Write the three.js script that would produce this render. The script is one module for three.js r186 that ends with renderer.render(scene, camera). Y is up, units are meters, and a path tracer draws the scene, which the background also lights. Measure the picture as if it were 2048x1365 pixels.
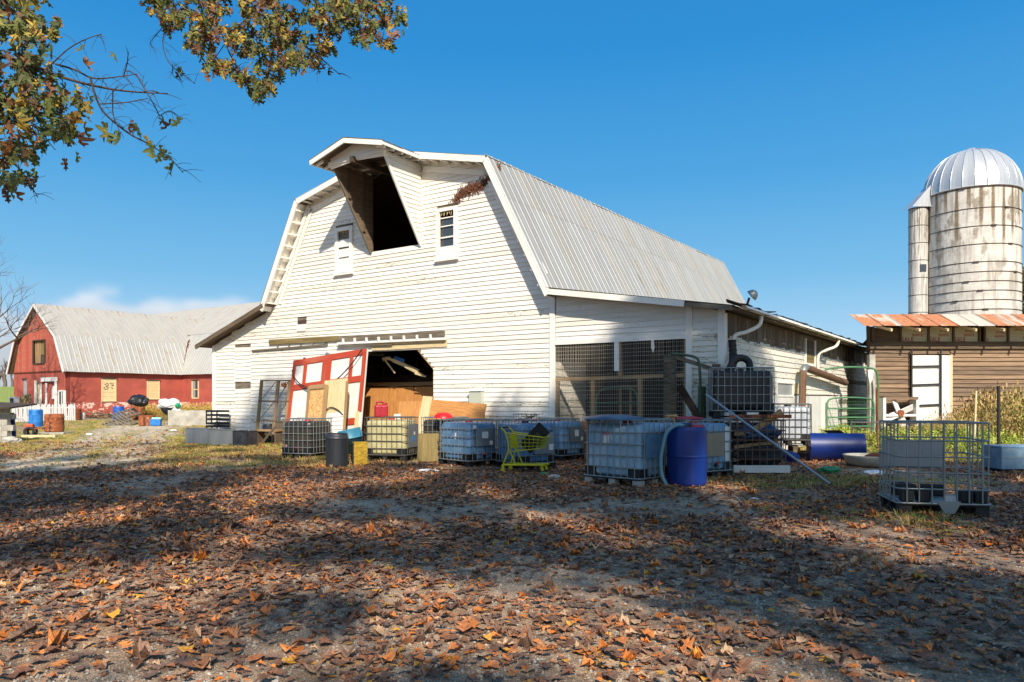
import * as THREE from 'three';
import { mergeGeometries } from 'three/addons/utils/BufferGeometryUtils.js';
import { RoundedBoxGeometry } from 'three/addons/geometries/RoundedBoxGeometry.js';

// ---------- camera (lens shifted up so that verticals stay vertical) ----------
const scene = new THREE.Scene();
const FOC = 1490, EYE = 1.45;                       // focal length in photo pixels, eye height in metres
const camera = new THREE.PerspectiveCamera(2 * Math.atan(682.5 / FOC) * 180 / Math.PI, 2048 / 1365, 0.1, 2500);
camera.position.set(0, EYE, 0);
camera.lookAt(0, EYE, -10);
camera.setViewOffset(2048, 1365, 0, -117.5, 2048, 1365);
camera.updateProjectionMatrix();
const renderer = new THREE.WebGLRenderer({ antialias: true });
renderer.setSize(1024, 682);
renderer.toneMapping = THREE.LinearToneMapping;
renderer.toneMappingExposure = 1.27;
renderer.shadowMap.enabled = true;

// ---------- random numbers, periodic noise ----------
function rng(seed) { let a = seed >>> 0; return () => { a = (a + 0x6D2B79F5) | 0; let t = Math.imul(a ^ (a >>> 15), 1 | a); t = (t + Math.imul(t ^ (t >>> 7), 61 | t)) ^ t; return ((t ^ (t >>> 14)) >>> 0) / 4294967296; }; }
const R = rng(20241);
const rr = (a, b) => a + (b - a) * R();
const pick = a => a[Math.floor(R() * a.length)];
const clamp = (x, a = 0, b = 1) => Math.min(b, Math.max(a, x));
const sstep = (a, b, x) => { const t = clamp((x - a) / (b - a)); return t * t * (3 - 2 * t); };
const lerp = (a, b, t) => a + (b - a) * t;
const gauss = () => { let s = 0; for (let i = 0; i < 4; i++) s += R(); return (s - 2) * 1.22; };
function h2(x, y, s) { let n = Math.imul(x, 374761393) + Math.imul(y, 668265263) + Math.imul(s, 1274126177); n = Math.imul(n ^ (n >>> 13), 1274126177); n ^= n >>> 16; return (n >>> 0) / 4294967296; }
function vn(x, y, px, py, s) {                      // value noise with periods px, py
  const xi = Math.floor(x), yi = Math.floor(y), fx = x - xi, fy = y - yi;
  const u = fx * fx * (3 - 2 * fx), v = fy * fy * (3 - 2 * fy);
  const m = (a, p) => ((a % p) + p) % p;
  const x0 = m(xi, px), x1 = m(xi + 1, px), y0 = m(yi, py), y1 = m(yi + 1, py);
  return lerp(lerp(h2(x0, y0, s), h2(x1, y0, s), u), lerp(h2(x0, y1, s), h2(x1, y1, s), u), v);
}
function fb(u, v, nx, ny, oct, s) { let a = 0, w = 0, k = 1; for (let o = 0; o < oct; o++) { a += k * vn(u * nx, v * ny, nx, ny, s + o * 17); w += k; k *= 0.55; nx *= 2; ny *= 2; } return a / w; }
const wn = (x, z, s) => { let a = 0, k = 1, w = 0; for (let o = 0; o < 4; o++) { a += k * vn(x, z, 4096, 4096, s + o * 13); w += k; k *= 0.5; x = x * 2.03 + 11.3; z = z * 2.03 + 5.7; } return a / w; };   // world noise

// ---------- sky: clear late-autumn blue with a low bank of cloud on the left ----------
const toLin = c => { c /= 255; return c <= 0.04045 ? c / 12.92 : Math.pow((c + 0.055) / 1.055, 2.4); };
const SUN = new THREE.Vector3(0.391, 2.0, 2.581).normalize();
{
  const W = 1024, H = 512, data = new Float32Array(W * H * 4);
  const stops = [[-90, [150, 150, 140]], [-4, [170, 190, 205]], [0, [186, 206, 220]], [4, [156, 194, 220]], [9, [112, 172, 212]], [16, [74, 150, 204]], [25, [44, 130, 194]], [36, [40, 118, 184]], [60, [62, 118, 172]], [90, [78, 124, 170]]].map(([e, c]) => [e, c.map(toLin)]);
  for (let j = 0; j < H; j++) for (let i = 0; i < W; i++) {
    const el = ((j + 0.5) / H - 0.5) * 180, ph = ((i + 0.5) / W - 0.5) * 2 * Math.PI;
    let k = 0; while (k < stops.length - 2 && el > stops[k + 1][0]) k++;
    const t = clamp((el - stops[k][0]) / (stops[k + 1][0] - stops[k][0]));
    let c = [0, 1, 2].map(q => lerp(stops[k][1][q], stops[k + 1][1][q], t));
    const ce = Math.cos(el * Math.PI / 180), d = new THREE.Vector3(Math.cos(ph) * ce, Math.sin(el * Math.PI / 180), Math.sin(ph) * ce);
    const cs = Math.max(0, d.dot(SUN));             // paler air towards the sun
    const g = 0.6 * Math.pow(cs, 5) + 1.2 * Math.pow(cs, 50);
    c = [c[0] + g * 0.9, c[1] + g * 0.85, c[2] + g * 0.75];
    const az = Math.atan2(d.x, -d.z) * 180 / Math.PI; // 0 straight ahead, negative left
    const left = az < 0 || az > 140 ? sstep(-13, -25, az > 140 ? az - 360 : az) : 0;
    const u = (i + 0.5) / W, v = (j + 0.5) / H;
    const n = fb(u, v, 40, 30, 5, 91), n2 = fb(u, v, 120, 160, 4, 33);
    const top = 3.6 + 5.0 * n + 2.0 * (n2 - 0.5);
    const cl = left * sstep(top + 0.2, top - 0.8, el) * clamp(0.0 + 1.9 * fb(u, v, 30, 150, 5, 7)) * (el > -2 ? 1 : 0);
    const br = 0.46 + 0.26 * sstep(top - 3, top, el) + 0.3 * (n2 - 0.5);
    c = [lerp(c[0], br * 0.9, cl * 0.85), lerp(c[1], br * 0.94, cl * 0.85), lerp(c[2], br * 1.0, cl * 0.85)];
    const o = (j * W + i) * 4; data[o] = c[0]; data[o + 1] = c[1]; data[o + 2] = c[2]; data[o + 3] = 1;
  }
  const sky = new THREE.DataTexture(data, W, H, THREE.RGBAFormat, THREE.FloatType);
  sky.mapping = THREE.EquirectangularReflectionMapping; sky.magFilter = sky.minFilter = THREE.LinearFilter; sky.needsUpdate = true;
  scene.background = sky; scene.environment = sky;
}
const sun = new THREE.DirectionalLight(new THREE.Color(1.0, 0.895, 0.755), 5.0);
sun.position.copy(SUN).multiplyScalar(90); sun.castShadow = true; sun.shadow.radius = 1.2;
sun.shadow.mapSize.set(4096, 4096);
Object.assign(sun.shadow.camera, { left: -60, right: 60, top: 60, bottom: -60, near: 1, far: 260 });
scene.add(sun, sun.target);

// ---------- naming and building helpers ----------
const taken = {};
const numbered = n => { const k = taken[n] = (taken[n] || 0) + 1; return k === 1 ? n : n + '_' + String(k - 1).padStart(3, '0'); };
function thing(name, label, category, pos = [0, 0, 0], turn = 0, group) {
  const o = new THREE.Group(); o.name = numbered(name); o.position.set(...pos); o.rotation.y = turn;
  o.userData = { label, category, kind: 'thing' }; if (group) o.userData.group = group; scene.add(o); return o;
}
function part(name, geo, mat, parent) { const m = new THREE.Mesh(Array.isArray(geo) ? mergeGeometries(geo.map(norm)) : geo, mat); m.name = name; m.castShadow = m.receiveShadow = true; parent.add(m); return m; }
function node(name, parent) { const g = new THREE.Group(); g.name = name; parent.add(g); return g; }
function solo(name, geo, mat, label, category, pos = [0, 0, 0], turn = 0, group) { const o = part(numbered(name), geo, mat, scene); o.position.set(...pos); o.rotation.y = turn; o.userData = { label, category, kind: 'thing' }; if (group) o.userData.group = group; return o; }
function setting(name, geo, mat, label) { const o = part(name, geo, mat, scene); o.userData = { kind: 'structure', label, category: name.replace(/_/g, ' ') }; return o; }
const norm = g => { const q = g.index ? g.toNonIndexed() : g; for (const k of Object.keys(q.attributes)) if (!['position', 'normal', 'uv'].includes(k)) q.deleteAttribute(k); return q; };
// boxes whose uv are in metres, u along the longer side of each face (wood grain), at a random place of the texture
function ubox(w, h, d, x = 0, y = 0, z = 0, rot) {
  const g = new THREE.BoxGeometry(w, h, d), uv = g.attributes.uv, ou = rr(0, 9), ov = rr(0, 9);
  const dims = [[d, h], [d, h], [w, d], [w, d], [w, h], [w, h]];
  for (let f = 0; f < 6; f++) for (let k = 0; k < 4; k++) {
    const n = f * 4 + k; let a = uv.getX(n) * dims[f][0], b = uv.getY(n) * dims[f][1];
    if (dims[f][1] > dims[f][0]) [a, b] = [b, a];
    uv.setXY(n, a + ou, b + ov);
  }
  if (rot) g.applyMatrix4(new THREE.Matrix4().makeRotationFromEuler(new THREE.Euler(...rot)));
  return g.translate(x, y, z);
}
const V = (x, y, z) => new THREE.Vector3(x, y, z);
const v3 = a => a.isVector3 ? a.clone() : new THREE.Vector3(...a);
function along(g, a, b, up) {                       // a geometry built along +y, laid from a to b
  const p = v3(a), q = v3(b), d = q.clone().sub(p).normalize();
  let s = up ? v3(up) : (Math.abs(d.y) > 0.95 ? V(0, 0, 1) : V(0, 1, 0));
  const x = d.clone().cross(s).normalize(), z = x.clone().cross(d).normalize();
  return g.applyMatrix4(new THREE.Matrix4().makeBasis(x, d, z).setPosition(p.add(q).multiplyScalar(0.5)));
}
const beam = (a, b, w, t, up) => along(ubox(w, v3(a).distanceTo(v3(b)), t), a, b, up);
const rod = (a, b, r, n = 7, r2) => along(new THREE.CylinderGeometry(r2 ?? r, r, v3(a).distanceTo(v3(b)), n, 1), a, b);
const tube = (pts, r, seg = 24, n = 7, closed = false) => new THREE.TubeGeometry(new THREE.CatmullRomCurve3(pts.map(v3), closed, 'centripetal'), seg, r, n, closed);
function limb(pts, r0, r1, seg = 12, n = 7) {        // tapered tube
  const g = tube(pts, 1, seg, n), c = new THREE.CatmullRomCurve3(pts.map(v3), false, 'centripetal'), p = g.attributes.position;
  for (let i = 0; i <= seg; i++) { const o = c.getPointAt(i / seg), r = lerp(r0, r1, i / seg); for (let k = 0; k <= n; k++) { const q = i * (n + 1) + k; p.setXYZ(q, o.x + (p.getX(q) - o.x) * r, o.y + (p.getY(q) - o.y) * r, o.z + (p.getZ(q) - o.z) * r); } }
  return g;
}
const lathe = (pts, n = 28) => new THREE.LatheGeometry(pts.map(p => new THREE.Vector2(...p)), n);
function poly(pts, depth, holes = []) { const s = new THREE.Shape(pts.map(p => new THREE.Vector2(...p))); for (const h of holes) s.holes.push(new THREE.Path(h.map(p => new THREE.Vector2(...p)))); return new THREE.ExtrudeGeometry(s, { depth, bevelEnabled: false }); }
function quad(a, b, c, d, uvs) { const g = new THREE.BufferGeometry(), P = [a, b, c, d].map(v3); g.setAttribute('position', new THREE.Float32BufferAttribute([P[0], P[1], P[2], P[0], P[2], P[3]].flatMap(p => [p.x, p.y, p.z]), 3)); const u = uvs || [[0, 0], [1, 0], [1, 1], [0, 1]]; g.setAttribute('uv', new THREE.Float32BufferAttribute([u[0], u[1], u[2], u[0], u[2], u[3]].flat(), 2)); g.computeVertexNormals(); return g; }
const at = (px, py, d) => [(px - 1024) / FOC * d, EYE + (800 - py) / FOC * d, -d];        // survey: bearing and level read off the photograph, at distance d
const on = (px, py, y = 0) => { const d = FOC * (EYE - y) / (py - 800); return [(px - 1024) / FOC * d, y, -d]; };   // foot of a thing on the ground
// ---------- procedural textures (colour in sRGB 0..255) ----------
function tex(w, h, su, sv, fn, srgb = true) {
  const d = new Uint8Array(w * h * 4);
  for (let j = 0; j < h; j++) for (let i = 0; i < w; i++) { const c = fn((i + 0.5) / w, (j + 0.5) / h, i, j), o = (j * w + i) * 4; d[o] = clamp(c[0], 0, 255); d[o + 1] = clamp(c[1], 0, 255); d[o + 2] = clamp(c[2], 0, 255); d[o + 3] = 255; }
  const t = new THREE.DataTexture(d, w, h); t.wrapS = t.wrapT = THREE.RepeatWrapping; t.magFilter = THREE.LinearFilter; t.minFilter = THREE.LinearMipmapLinearFilter; t.generateMipmaps = true;
  if (srgb) t.colorSpace = THREE.SRGBColorSpace; t.repeat.set(1 / su, 1 / sv); t.needsUpdate = true; return t;
}
const mix3 = (a, b, t) => [lerp(a[0], b[0], t), lerp(a[1], b[1], t), lerp(a[2], b[2], t)];
const mul3 = (a, k) => [a[0] * k, a[1] * k, a[2] * k];
const gray = v => [v * 255, v * 255, v * 255];
const std = (o) => new THREE.MeshStandardMaterial({ roughness: 0.8, metalness: 0, side: THREE.DoubleSide, ...o });
const col = (r, g, b, o = {}) => std({ color: new THREE.Color(`rgb(${r},${g},${b})`), ...o });

function paintTex(seed, base, wood, wear) {          // old paint on boards: grain, flakes down to grey wood, runs of dirt, nail heads
  return tex(1024, 256, 4, 0.6, (u, v) => {
    const g = fb(u, v, 6, 60, 4, seed), f = fb(u, v, 40, 24, 4, seed + 5), big = fb(u, v, 3, 2, 3, seed + 9), fine = fb(u, v, 160, 120, 2, seed + 3);
    let c = mul3(base, 0.93 + 0.10 * g + 0.05 * (fine - 0.5));
    c = mix3(c, [196, 186, 160], 0.22 * sstep(0.5, 0.8, fb(u, v, 5, 4, 4, seed + 21)));
    const flake = sstep(wear, wear + 0.05, f * 0.6 + g * 0.25 + big * 0.25);
    c = mix3(c, mul3(wood, 0.75 + 0.5 * g), flake * 0.9);
    return c;
  });
}
const woodTex = (seed, a, b, sw = 2.4, sh = 0.5) => tex(1024, 256, sw, sh, (u, v) => {
  const g = fb(u, v, 5, 70, 5, seed), k = fb(u, v, 3, 6, 4, seed + 4), f = fb(u, v, 120, 200, 2, seed + 8);
  let c = mix3(a, b, clamp(1.5 * (g - 0.25))); c = mul3(c, 0.8 + 0.35 * k + 0.14 * (f - 0.5));
  const cr = sstep(0.70, 0.76, fb(u, v, 4, 90, 3, seed + 12)); return mul3(c, 1 - 0.45 * cr);
});
const plyTex = (seed, a, b) => tex(512, 512, 2.4, 2.4, (u, v) => { const w = fb(u, v, 3, 5, 4, seed), g = Math.sin((v * 26 + w * 9) * 6.283) * 0.5 + 0.5, f = fb(u, v, 10, 160, 3, seed + 3); return mul3(mix3(a, b, clamp(0.25 + 0.35 * g + 0.5 * (f - 0.5) + 0.4 * (w - 0.5))), 0.92 + 0.16 * f); });
const osbTex = () => tex(512, 512, 1, 1, (u, v) => { let b = 0, bl = 9; for (let k = 0; k < 5; k++) { const a = h2(k, 3, 2) * 6.28, x = u * Math.cos(a) - v * Math.sin(a), y = u * Math.sin(a) + v * Math.cos(a), n = vn(x * 18 + 50, y * 70 + 50, 999, 999, k + 40); if (n < bl) { bl = n; b = h2(Math.floor(x * 18 + 50), Math.floor(y * 70 + 50), k); } } return mul3(mix3([176, 128, 72], [226, 190, 130], b), 0.75 + 0.5 * fb(u, v, 40, 40, 2, 9)); });
const metalTex = (seed, base, rust, amt) => tex(512, 512, 5, 5, (u, v) => {
  const n = fb(u, v, 14, 5, 5, seed), st = fb(u, v, 90, 5, 3, seed + 2), f = fb(u, v, 120, 120, 2, seed + 4), big = fb(u, v, 3, 3, 3, seed + 8);
  let c = mul3(base, 0.90 + 0.10 * n + 0.10 * (st - 0.5) + 0.06 * (f - 0.5));
  const k = sstep(1 - amt, 1 - amt + 0.14, 0.45 * n + 0.30 * st + 0.40 * big);
  return mix3(c, mul3(rust, 0.75 + 0.5 * f), k * 0.75);
});
const rustTex = (seed, light) => tex(512, 512, 1.5, 1.5, (u, v) => { const n = fb(u, v, 6, 6, 5, seed), f = fb(u, v, 60, 60, 3, seed + 3), k = fb(u, v, 10, 3, 4, seed + 6); let c = mix3([120, 62, 36], [176, 98, 54], n * 1.2 - 0.1); c = mix3(c, [86, 52, 40], sstep(0.55, 0.7, k)); c = mix3(c, [196, 150, 110], light * sstep(0.6, 0.7, f)); return mul3(c, 0.85 + 0.3 * f); });
const concTex = tex(512, 512, 1.2, 1.2, (u, v) => { const n = fb(u, v, 5, 5, 5, 71), f = fb(u, v, 90, 90, 2, 72); return mul3([176, 172, 160], 0.72 + 0.36 * n + 0.14 * f); });
const blotch = (seed, a, b, s = 1) => tex(256, 256, s, s, (u, v) => mix3(a, b, clamp(1.8 * (fb(u, v, 5, 5, 5, seed) - 0.22))));
const barkTex = tex(256, 512, 1, 1.6, (u, v) => { const w = fb(u, v, 5, 4, 4, 4), r = Math.abs(Math.sin((u * 11 + w * 2.2) * 6.283)), f = fb(u, v, 40, 20, 3, 6); return mul3(mix3([54, 46, 38], [112, 100, 86], r * 0.8), 0.7 + 0.5 * f); });

const M = {};
M.white = [paintTex(11, [234, 230, 220], [164, 164, 142], 0.735), paintTex(31, [228, 223, 211], [156, 156, 134], 0.715), paintTex(51, [237, 233, 224], [168, 168, 146], 0.75)].map(t => std({ map: t, roughness: 0.75, bumpMap: t, bumpScale: 0.002 }));
M.whiteWorn = [paintTex(61, [230, 225, 210], [150, 142, 124], 0.66), paintTex(67, [222, 218, 202], [140, 132, 114], 0.62)].map(t => std({ map: t, roughness: 0.82, bumpMap: t, bumpScale: 0.003 }));
M.trim = std({ map: paintTex(81, [240, 236, 225], [170, 160, 140], 0.76), roughness: 0.7 });
M.grayWood = std({ map: woodTex(101, [98, 88, 74], [150, 138, 118]), roughness: 0.9 });
M.brownWood = [woodTex(111, [112, 90, 70], [160, 134, 108]), woodTex(121, [100, 82, 66], [148, 126, 104]), woodTex(131, [122, 98, 76], [172, 146, 118])].map(t => std({ map: t, roughness: 0.9, bumpMap: t, bumpScale: 0.006 }));
M.oldWood = std({ map: woodTex(141, [84, 70, 54], [140, 120, 94]), roughness: 0.9 });
M.tanWood = std({ map: woodTex(151, [146, 114, 76], [190, 158, 112]), roughness: 0.8 });
M.oliveWood = std({ map: woodTex(161, [112, 96, 56], [160, 140, 90]), roughness: 0.9 });
M.postWood = std({ map: woodTex(171, [74, 68, 54], [128, 120, 98], 1.4, 0.5), roughness: 0.95, bumpMap: woodTex(171, [40, 40, 40], [220, 220, 220], 1.4, 0.5), bumpScale: 0.012 });
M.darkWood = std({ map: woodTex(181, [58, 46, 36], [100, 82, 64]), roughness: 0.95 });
M.ply = std({ map: plyTex(191, [182, 122, 62], [214, 156, 92]), roughness: 0.7 });
M.plyPale = std({ map: plyTex(195, [206, 182, 132], [232, 214, 168]), roughness: 0.7 });
M.osb = std({ map: osbTex(), roughness: 0.85 });
M.roofMetal = std({ map: metalTex(201, [176, 175, 168], [150, 122, 92], 0.34), roughness: 0.5, metalness: 0.25 });
M.roofVar = [[1, 1, 1], [0.93, 0.93, 0.92], [0.97, 0.95, 0.91]].map((c, k) => std({ map: metalTex(201 + k * 7, [176, 175, 168], [154, 134, 110], 0.27 + 0.02 * k), color: new THREE.Color(...c), roughness: 0.45 + 0.06 * k, metalness: 0.25 }));
M.redRoof = std({ map: metalTex(221, [186, 184, 176], [164, 148, 124], 0.30), roughness: 0.55, metalness: 0.2 });
M.redRoofWorn = std({ map: metalTex(227, [188, 182, 170], [160, 138, 108], 0.36), roughness: 0.6, metalness: 0.15 });
M.galv = std({ map: metalTex(241, [158, 164, 170], [120, 100, 84], 0.12), roughness: 0.38, metalness: 0.75 });
M.galvDull = col(150, 154, 152, { roughness: 0.45, metalness: 0.6 });
M.cage = std({ map: metalTex(247, [150, 154, 150], [110, 84, 62], 0.28), roughness: 0.45, metalness: 0.55 });
M.cageDark = std({ map: metalTex(249, [108, 108, 104], [104, 76, 56], 0.36), roughness: 0.55, metalness: 0.5 });
M.cageRust = std({ map: metalTex(251, [128, 112, 96], [112, 74, 50], 0.5), roughness: 0.75, metalness: 0.3 });
M.rust = std({ map: rustTex(261, 0.5), roughness: 0.9, bumpMap: rustTex(261, 0.5), bumpScale: 0.003 });
M.rustDark = std({ map: rustTex(263, 0.1), color: new THREE.Color(0.6, 0.55, 0.52), roughness: 0.9 });
M.conc = std({ map: concTex, roughness: 0.95, bumpMap: concTex, bumpScale: 0.006 });
M.bark = std({ map: barkTex, roughness: 1, bumpMap: barkTex, bumpScale: 0.02 });
M.twig = col(74, 62, 54, { roughness: 1 });
M.bareTwig = col(112, 98, 88, { roughness: 1 });
M.black = col(26, 27, 29, { roughness: 0.5 });
M.blackMatte = std({ map: blotch(301, [20, 20, 22], [46, 44, 42]), roughness: 0.75 });
M.blackPlastic = std({ map: blotch(303, [24, 26, 30], [50, 54, 60], 0.8), roughness: 0.5 });
M.rubber = col(34, 34, 36, { roughness: 0.65 });
M.holeShade = col(84, 70, 58, { roughness: 1 });  // brown standing in for the shade inside openings, used on solid sheets
M.whitePlain = col(226, 225, 220, { roughness: 0.6 });
M.whitePanel = std({ map: blotch(305, [226, 224, 218], [210, 206, 196], 1.5), roughness: 0.6 });
M.redTrim = std({ map: paintTex(307, [178, 66, 38], [140, 110, 90], 0.80), roughness: 0.65 });
M.green = std({ map: blotch(309, [52, 104, 66], [78, 128, 90], 0.6), roughness: 0.45 });
M.greenDull = std({ map: blotch(311, [62, 84, 60], [88, 106, 80], 0.6), roughness: 0.6 });
M.yellow = std({ map: blotch(313, [214, 204, 20], [190, 176, 24], 0.3), roughness: 0.4 });
M.yellowDirty = std({ map: blotch(315, [196, 160, 24], [140, 112, 26], 0.3), roughness: 0.6 });
M.blueDrum = std({ map: blotch(317, [6, 36, 104], [12, 48, 124], 1.2), roughness: 0.42 });
M.blueFaded = std({ map: blotch(319, [24, 98, 176], [48, 130, 200], 0.8), roughness: 0.5 });
M.blueSheet = std({ map: blotch(321, [26, 76, 158], [44, 104, 186], 0.8), roughness: 0.45 });
M.teal = std({ map: blotch(323, [44, 112, 138], [70, 136, 160], 0.6), roughness: 0.45 });
M.redCap = col(178, 34, 30, { roughness: 0.45 });
M.redCan = std({ map: blotch(325, [150, 26, 40], [172, 42, 52], 0.4), roughness: 0.4 });
M.orange = std({ map: blotch(327, [196, 92, 46], [160, 72, 42], 0.3), roughness: 0.6 });
M.rope = col(196, 148, 96, { roughness: 0.95 });
M.hose = std({ color: new THREE.Color('rgb(96,138,146)'), roughness: 0.35 });
M.paper = std({ map: blotch(329, [236, 232, 226], [214, 206, 200], 0.2), roughness: 0.8 });
M.bag = std({ map: blotch(331, [234, 234, 230], [196, 198, 196], 0.4), roughness: 0.4 });
M.glassDark = new THREE.MeshPhysicalMaterial({ color: new THREE.Color(0.05, 0.06, 0.07), roughness: 0.08, metalness: 0, side: THREE.DoubleSide });
M.glassDusty = new THREE.MeshPhysicalMaterial({ color: new THREE.Color(0.30, 0.32, 0.32), roughness: 0.25, side: THREE.DoubleSide });
M.hay = std({ map: blotch(333, [128, 84, 62], [96, 58, 42], 0.3), roughness: 1 });
M.tank = {
  blue: std({ map: blotch(341, [138, 174, 200], [108, 148, 178], 0.7), roughness: 0.32 }),
  deep: std({ map: blotch(343, [108, 148, 182], [78, 120, 158], 0.7), roughness: 0.32 }),
  grey: std({ map: blotch(345, [154, 182, 198], [122, 156, 180], 0.7), roughness: 0.34 }),
  tan: std({ map: blotch(347, [190, 182, 136], [168, 158, 114], 0.8), roughness: 0.4 }),
  black: std({ map: blotch(349, [14, 15, 17], [26, 27, 29], 0.8), roughness: 0.34 }),
  brownBlack: std({ map: blotch(351, [40, 38, 34], [62, 56, 48], 0.8), roughness: 0.4 }),
  white: std({ map: blotch(353, [200, 204, 206], [176, 182, 188], 0.8), roughness: 0.4 }),
};
// ---------- ground ----------
function gh(x, z) { const d = -z; const near = (wn(x * 0.55, z * 0.55, 5) - 0.5) * 0.10 * (1 - sstep(20, 32, d)) + (wn(x * 2.6, z * 2.6, 6) - 0.5) * 0.03 * (1 - sstep(14, 22, d)); return near - 0.012 + 0.26 * sstep(28, 44, d) + 3.9 * sstep(64, 150, d) + 3 * sstep(160, 420, d); }
const track = (x, z) => {                            // two worn wheel lines that lead to the red barn
  const d = -z; const c = -9.7 - (d - 16.6) * 0.43;
  const w = Math.min(Math.abs(x - c + 0.9), Math.abs(x - c - 0.9)); return sstep(1.5, 0.4, w) * sstep(11, 17, d) * sstep(50, 34, d);
};
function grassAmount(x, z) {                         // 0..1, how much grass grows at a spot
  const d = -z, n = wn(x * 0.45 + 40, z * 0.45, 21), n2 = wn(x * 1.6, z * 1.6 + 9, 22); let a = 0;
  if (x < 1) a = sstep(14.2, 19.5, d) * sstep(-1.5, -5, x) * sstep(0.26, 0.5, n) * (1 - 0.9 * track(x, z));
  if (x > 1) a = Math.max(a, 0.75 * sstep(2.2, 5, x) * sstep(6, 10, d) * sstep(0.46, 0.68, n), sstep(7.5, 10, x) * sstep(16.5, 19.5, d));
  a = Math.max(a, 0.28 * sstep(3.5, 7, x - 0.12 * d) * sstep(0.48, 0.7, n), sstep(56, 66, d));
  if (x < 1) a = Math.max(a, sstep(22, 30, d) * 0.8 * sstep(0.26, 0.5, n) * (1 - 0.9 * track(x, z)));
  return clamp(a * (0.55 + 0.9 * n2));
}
const litter = (x, z) => { const d = -z, n = wn(x * 0.5, z * 0.5 + 70, 31); return clamp(0.10 + 1.05 * sstep(0.26, 0.60, n) * (0.6 + 0.8 * wn(x * 2.2, z * 2.2, 32))) * (1 - 0.55 * sstep(16, 26, d)) * (1 - 0.6 * sstep(15, 17, d) * track(x, z)); };
{
  const axis = (lo, a, b, hi, step) => { const r = []; for (let v = a; v <= b + 1e-6; v += step) r.push(v); let s = step, v = a; const L = []; while (v > lo) { s *= 1.22; v -= s; L.push(Math.max(v, lo)); } s = step; v = b; while (v < hi) { s *= 1.22; v += s; r.push(Math.min(v, hi)); } return L.reverse().concat(r); };
  const xs = axis(-900, -17, 14, 900, 0.2), zs = axis(-1400, -28, 1, 300, 0.2), nx = xs.length, nz = zs.length;
  const pos = new Float32Array(nx * nz * 3), uv = new Float32Array(nx * nz * 2), cl = new Float32Array(nx * nz * 3), idx = [];
  const soil = [0.50, 0.34, 0.22], grav = [0.82, 0.64, 0.45], gra = [0.34, 0.33, 0.11], fld = [0.42, 0.52, 0.10], pale = [1.0, 0.84, 0.62], leafy = [0.50, 0.29, 0.15];
  for (let j = 0; j < nz; j++) for (let i = 0; i < nx; i++) {
    const x = xs[i], z = zs[j], k = j * nx + i, d = -z;
    pos.set([x, gh(x, z), z], k * 3); uv.set([x, -z], k * 2);
    const n = wn(x * 0.9, z * 0.9, 41), n2 = wn(x * 0.3 + 7, z * 0.3, 42), n3 = wn(x * 3.1, z * 3.1, 43);
    let c = mix3(soil, grav, clamp(1.7 * (n - 0.3) + 0.8 * (n2 - 0.5)));
    c = mix3(c, leafy, 0.55 * litter(x, z) * sstep(0.35, 0.65, n3));
    c = mix3(c, pale, 0.8 * track(x, z) * clamp(0.3 + 1.2 * n));
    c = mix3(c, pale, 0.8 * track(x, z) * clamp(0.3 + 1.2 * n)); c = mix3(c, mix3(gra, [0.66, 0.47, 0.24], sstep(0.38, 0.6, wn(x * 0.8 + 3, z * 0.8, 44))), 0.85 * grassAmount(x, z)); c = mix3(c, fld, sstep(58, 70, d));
    c = mul3(c, 0.82 + 0.36 * n3);
    cl.set(c, k * 3);
    if (i < nx - 1 && j < nz - 1) idx.push(k, k + nx, k + 1, k + 1, k + nx, k + nx + 1);
  }
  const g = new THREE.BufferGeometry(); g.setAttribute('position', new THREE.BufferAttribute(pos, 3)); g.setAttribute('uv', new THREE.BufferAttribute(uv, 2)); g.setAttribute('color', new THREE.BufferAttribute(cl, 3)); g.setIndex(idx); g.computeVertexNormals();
  // fine grit: cells of small stones between dark gaps
  const N = 1024, C = 100, pt = []; for (let i = 0; i < C * C; i++) pt.push([R(), R(), R(), R()]);
  const cell = (u, v) => { const x = u * C, y = v * C, xi = Math.floor(x), yi = Math.floor(y); let b = 9, b2 = 9, w = 0; for (let q = -1; q <= 1; q++) for (let p = -1; p <= 1; p++) { const o = pt[((yi + q + C) % C) * C + (xi + p + C) % C], dx = xi + p + o[0] - x, dy = yi + q + o[1] - y, e = dx * dx + dy * dy; if (e < b) { b2 = b; b = e; w = o; } else if (e < b2) b2 = e; } return [Math.sqrt(b), Math.sqrt(b2), w]; };
  const hgt = new Float32Array(N * N);
  const grit = tex(N, N, 1.5, 1.5, (u, v, i, j) => { const [a, b, w] = cell(u, v), n = fb(u, v, 12, 12, 4, 61), f = fb(u, v, 160, 160, 2, 62), st = sstep(0.0, 0.25, b - a) * (w[2] > 0.42 ? 1 : 0.25); hgt[j * N + i] = st * (0.4 + 0.6 * w[3]) * 0.6 + n * 0.4; let k = 0.64 + 0.34 * st * (0.4 + 0.8 * w[3]) + 0.5 * (n - 0.5) + 0.2 * (f - 0.5); return [255 * k * (1 + 0.05 * (w[3] - 0.5)), 250 * k, 243 * k]; });
  const bump = tex(N, N, 1.5, 1.5, (u, v, i, j) => gray(hgt[j * N + i]), false);
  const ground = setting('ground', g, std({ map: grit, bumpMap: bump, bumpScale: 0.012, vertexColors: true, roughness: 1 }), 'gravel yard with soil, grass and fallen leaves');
  M.ground = ground;
}
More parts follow.
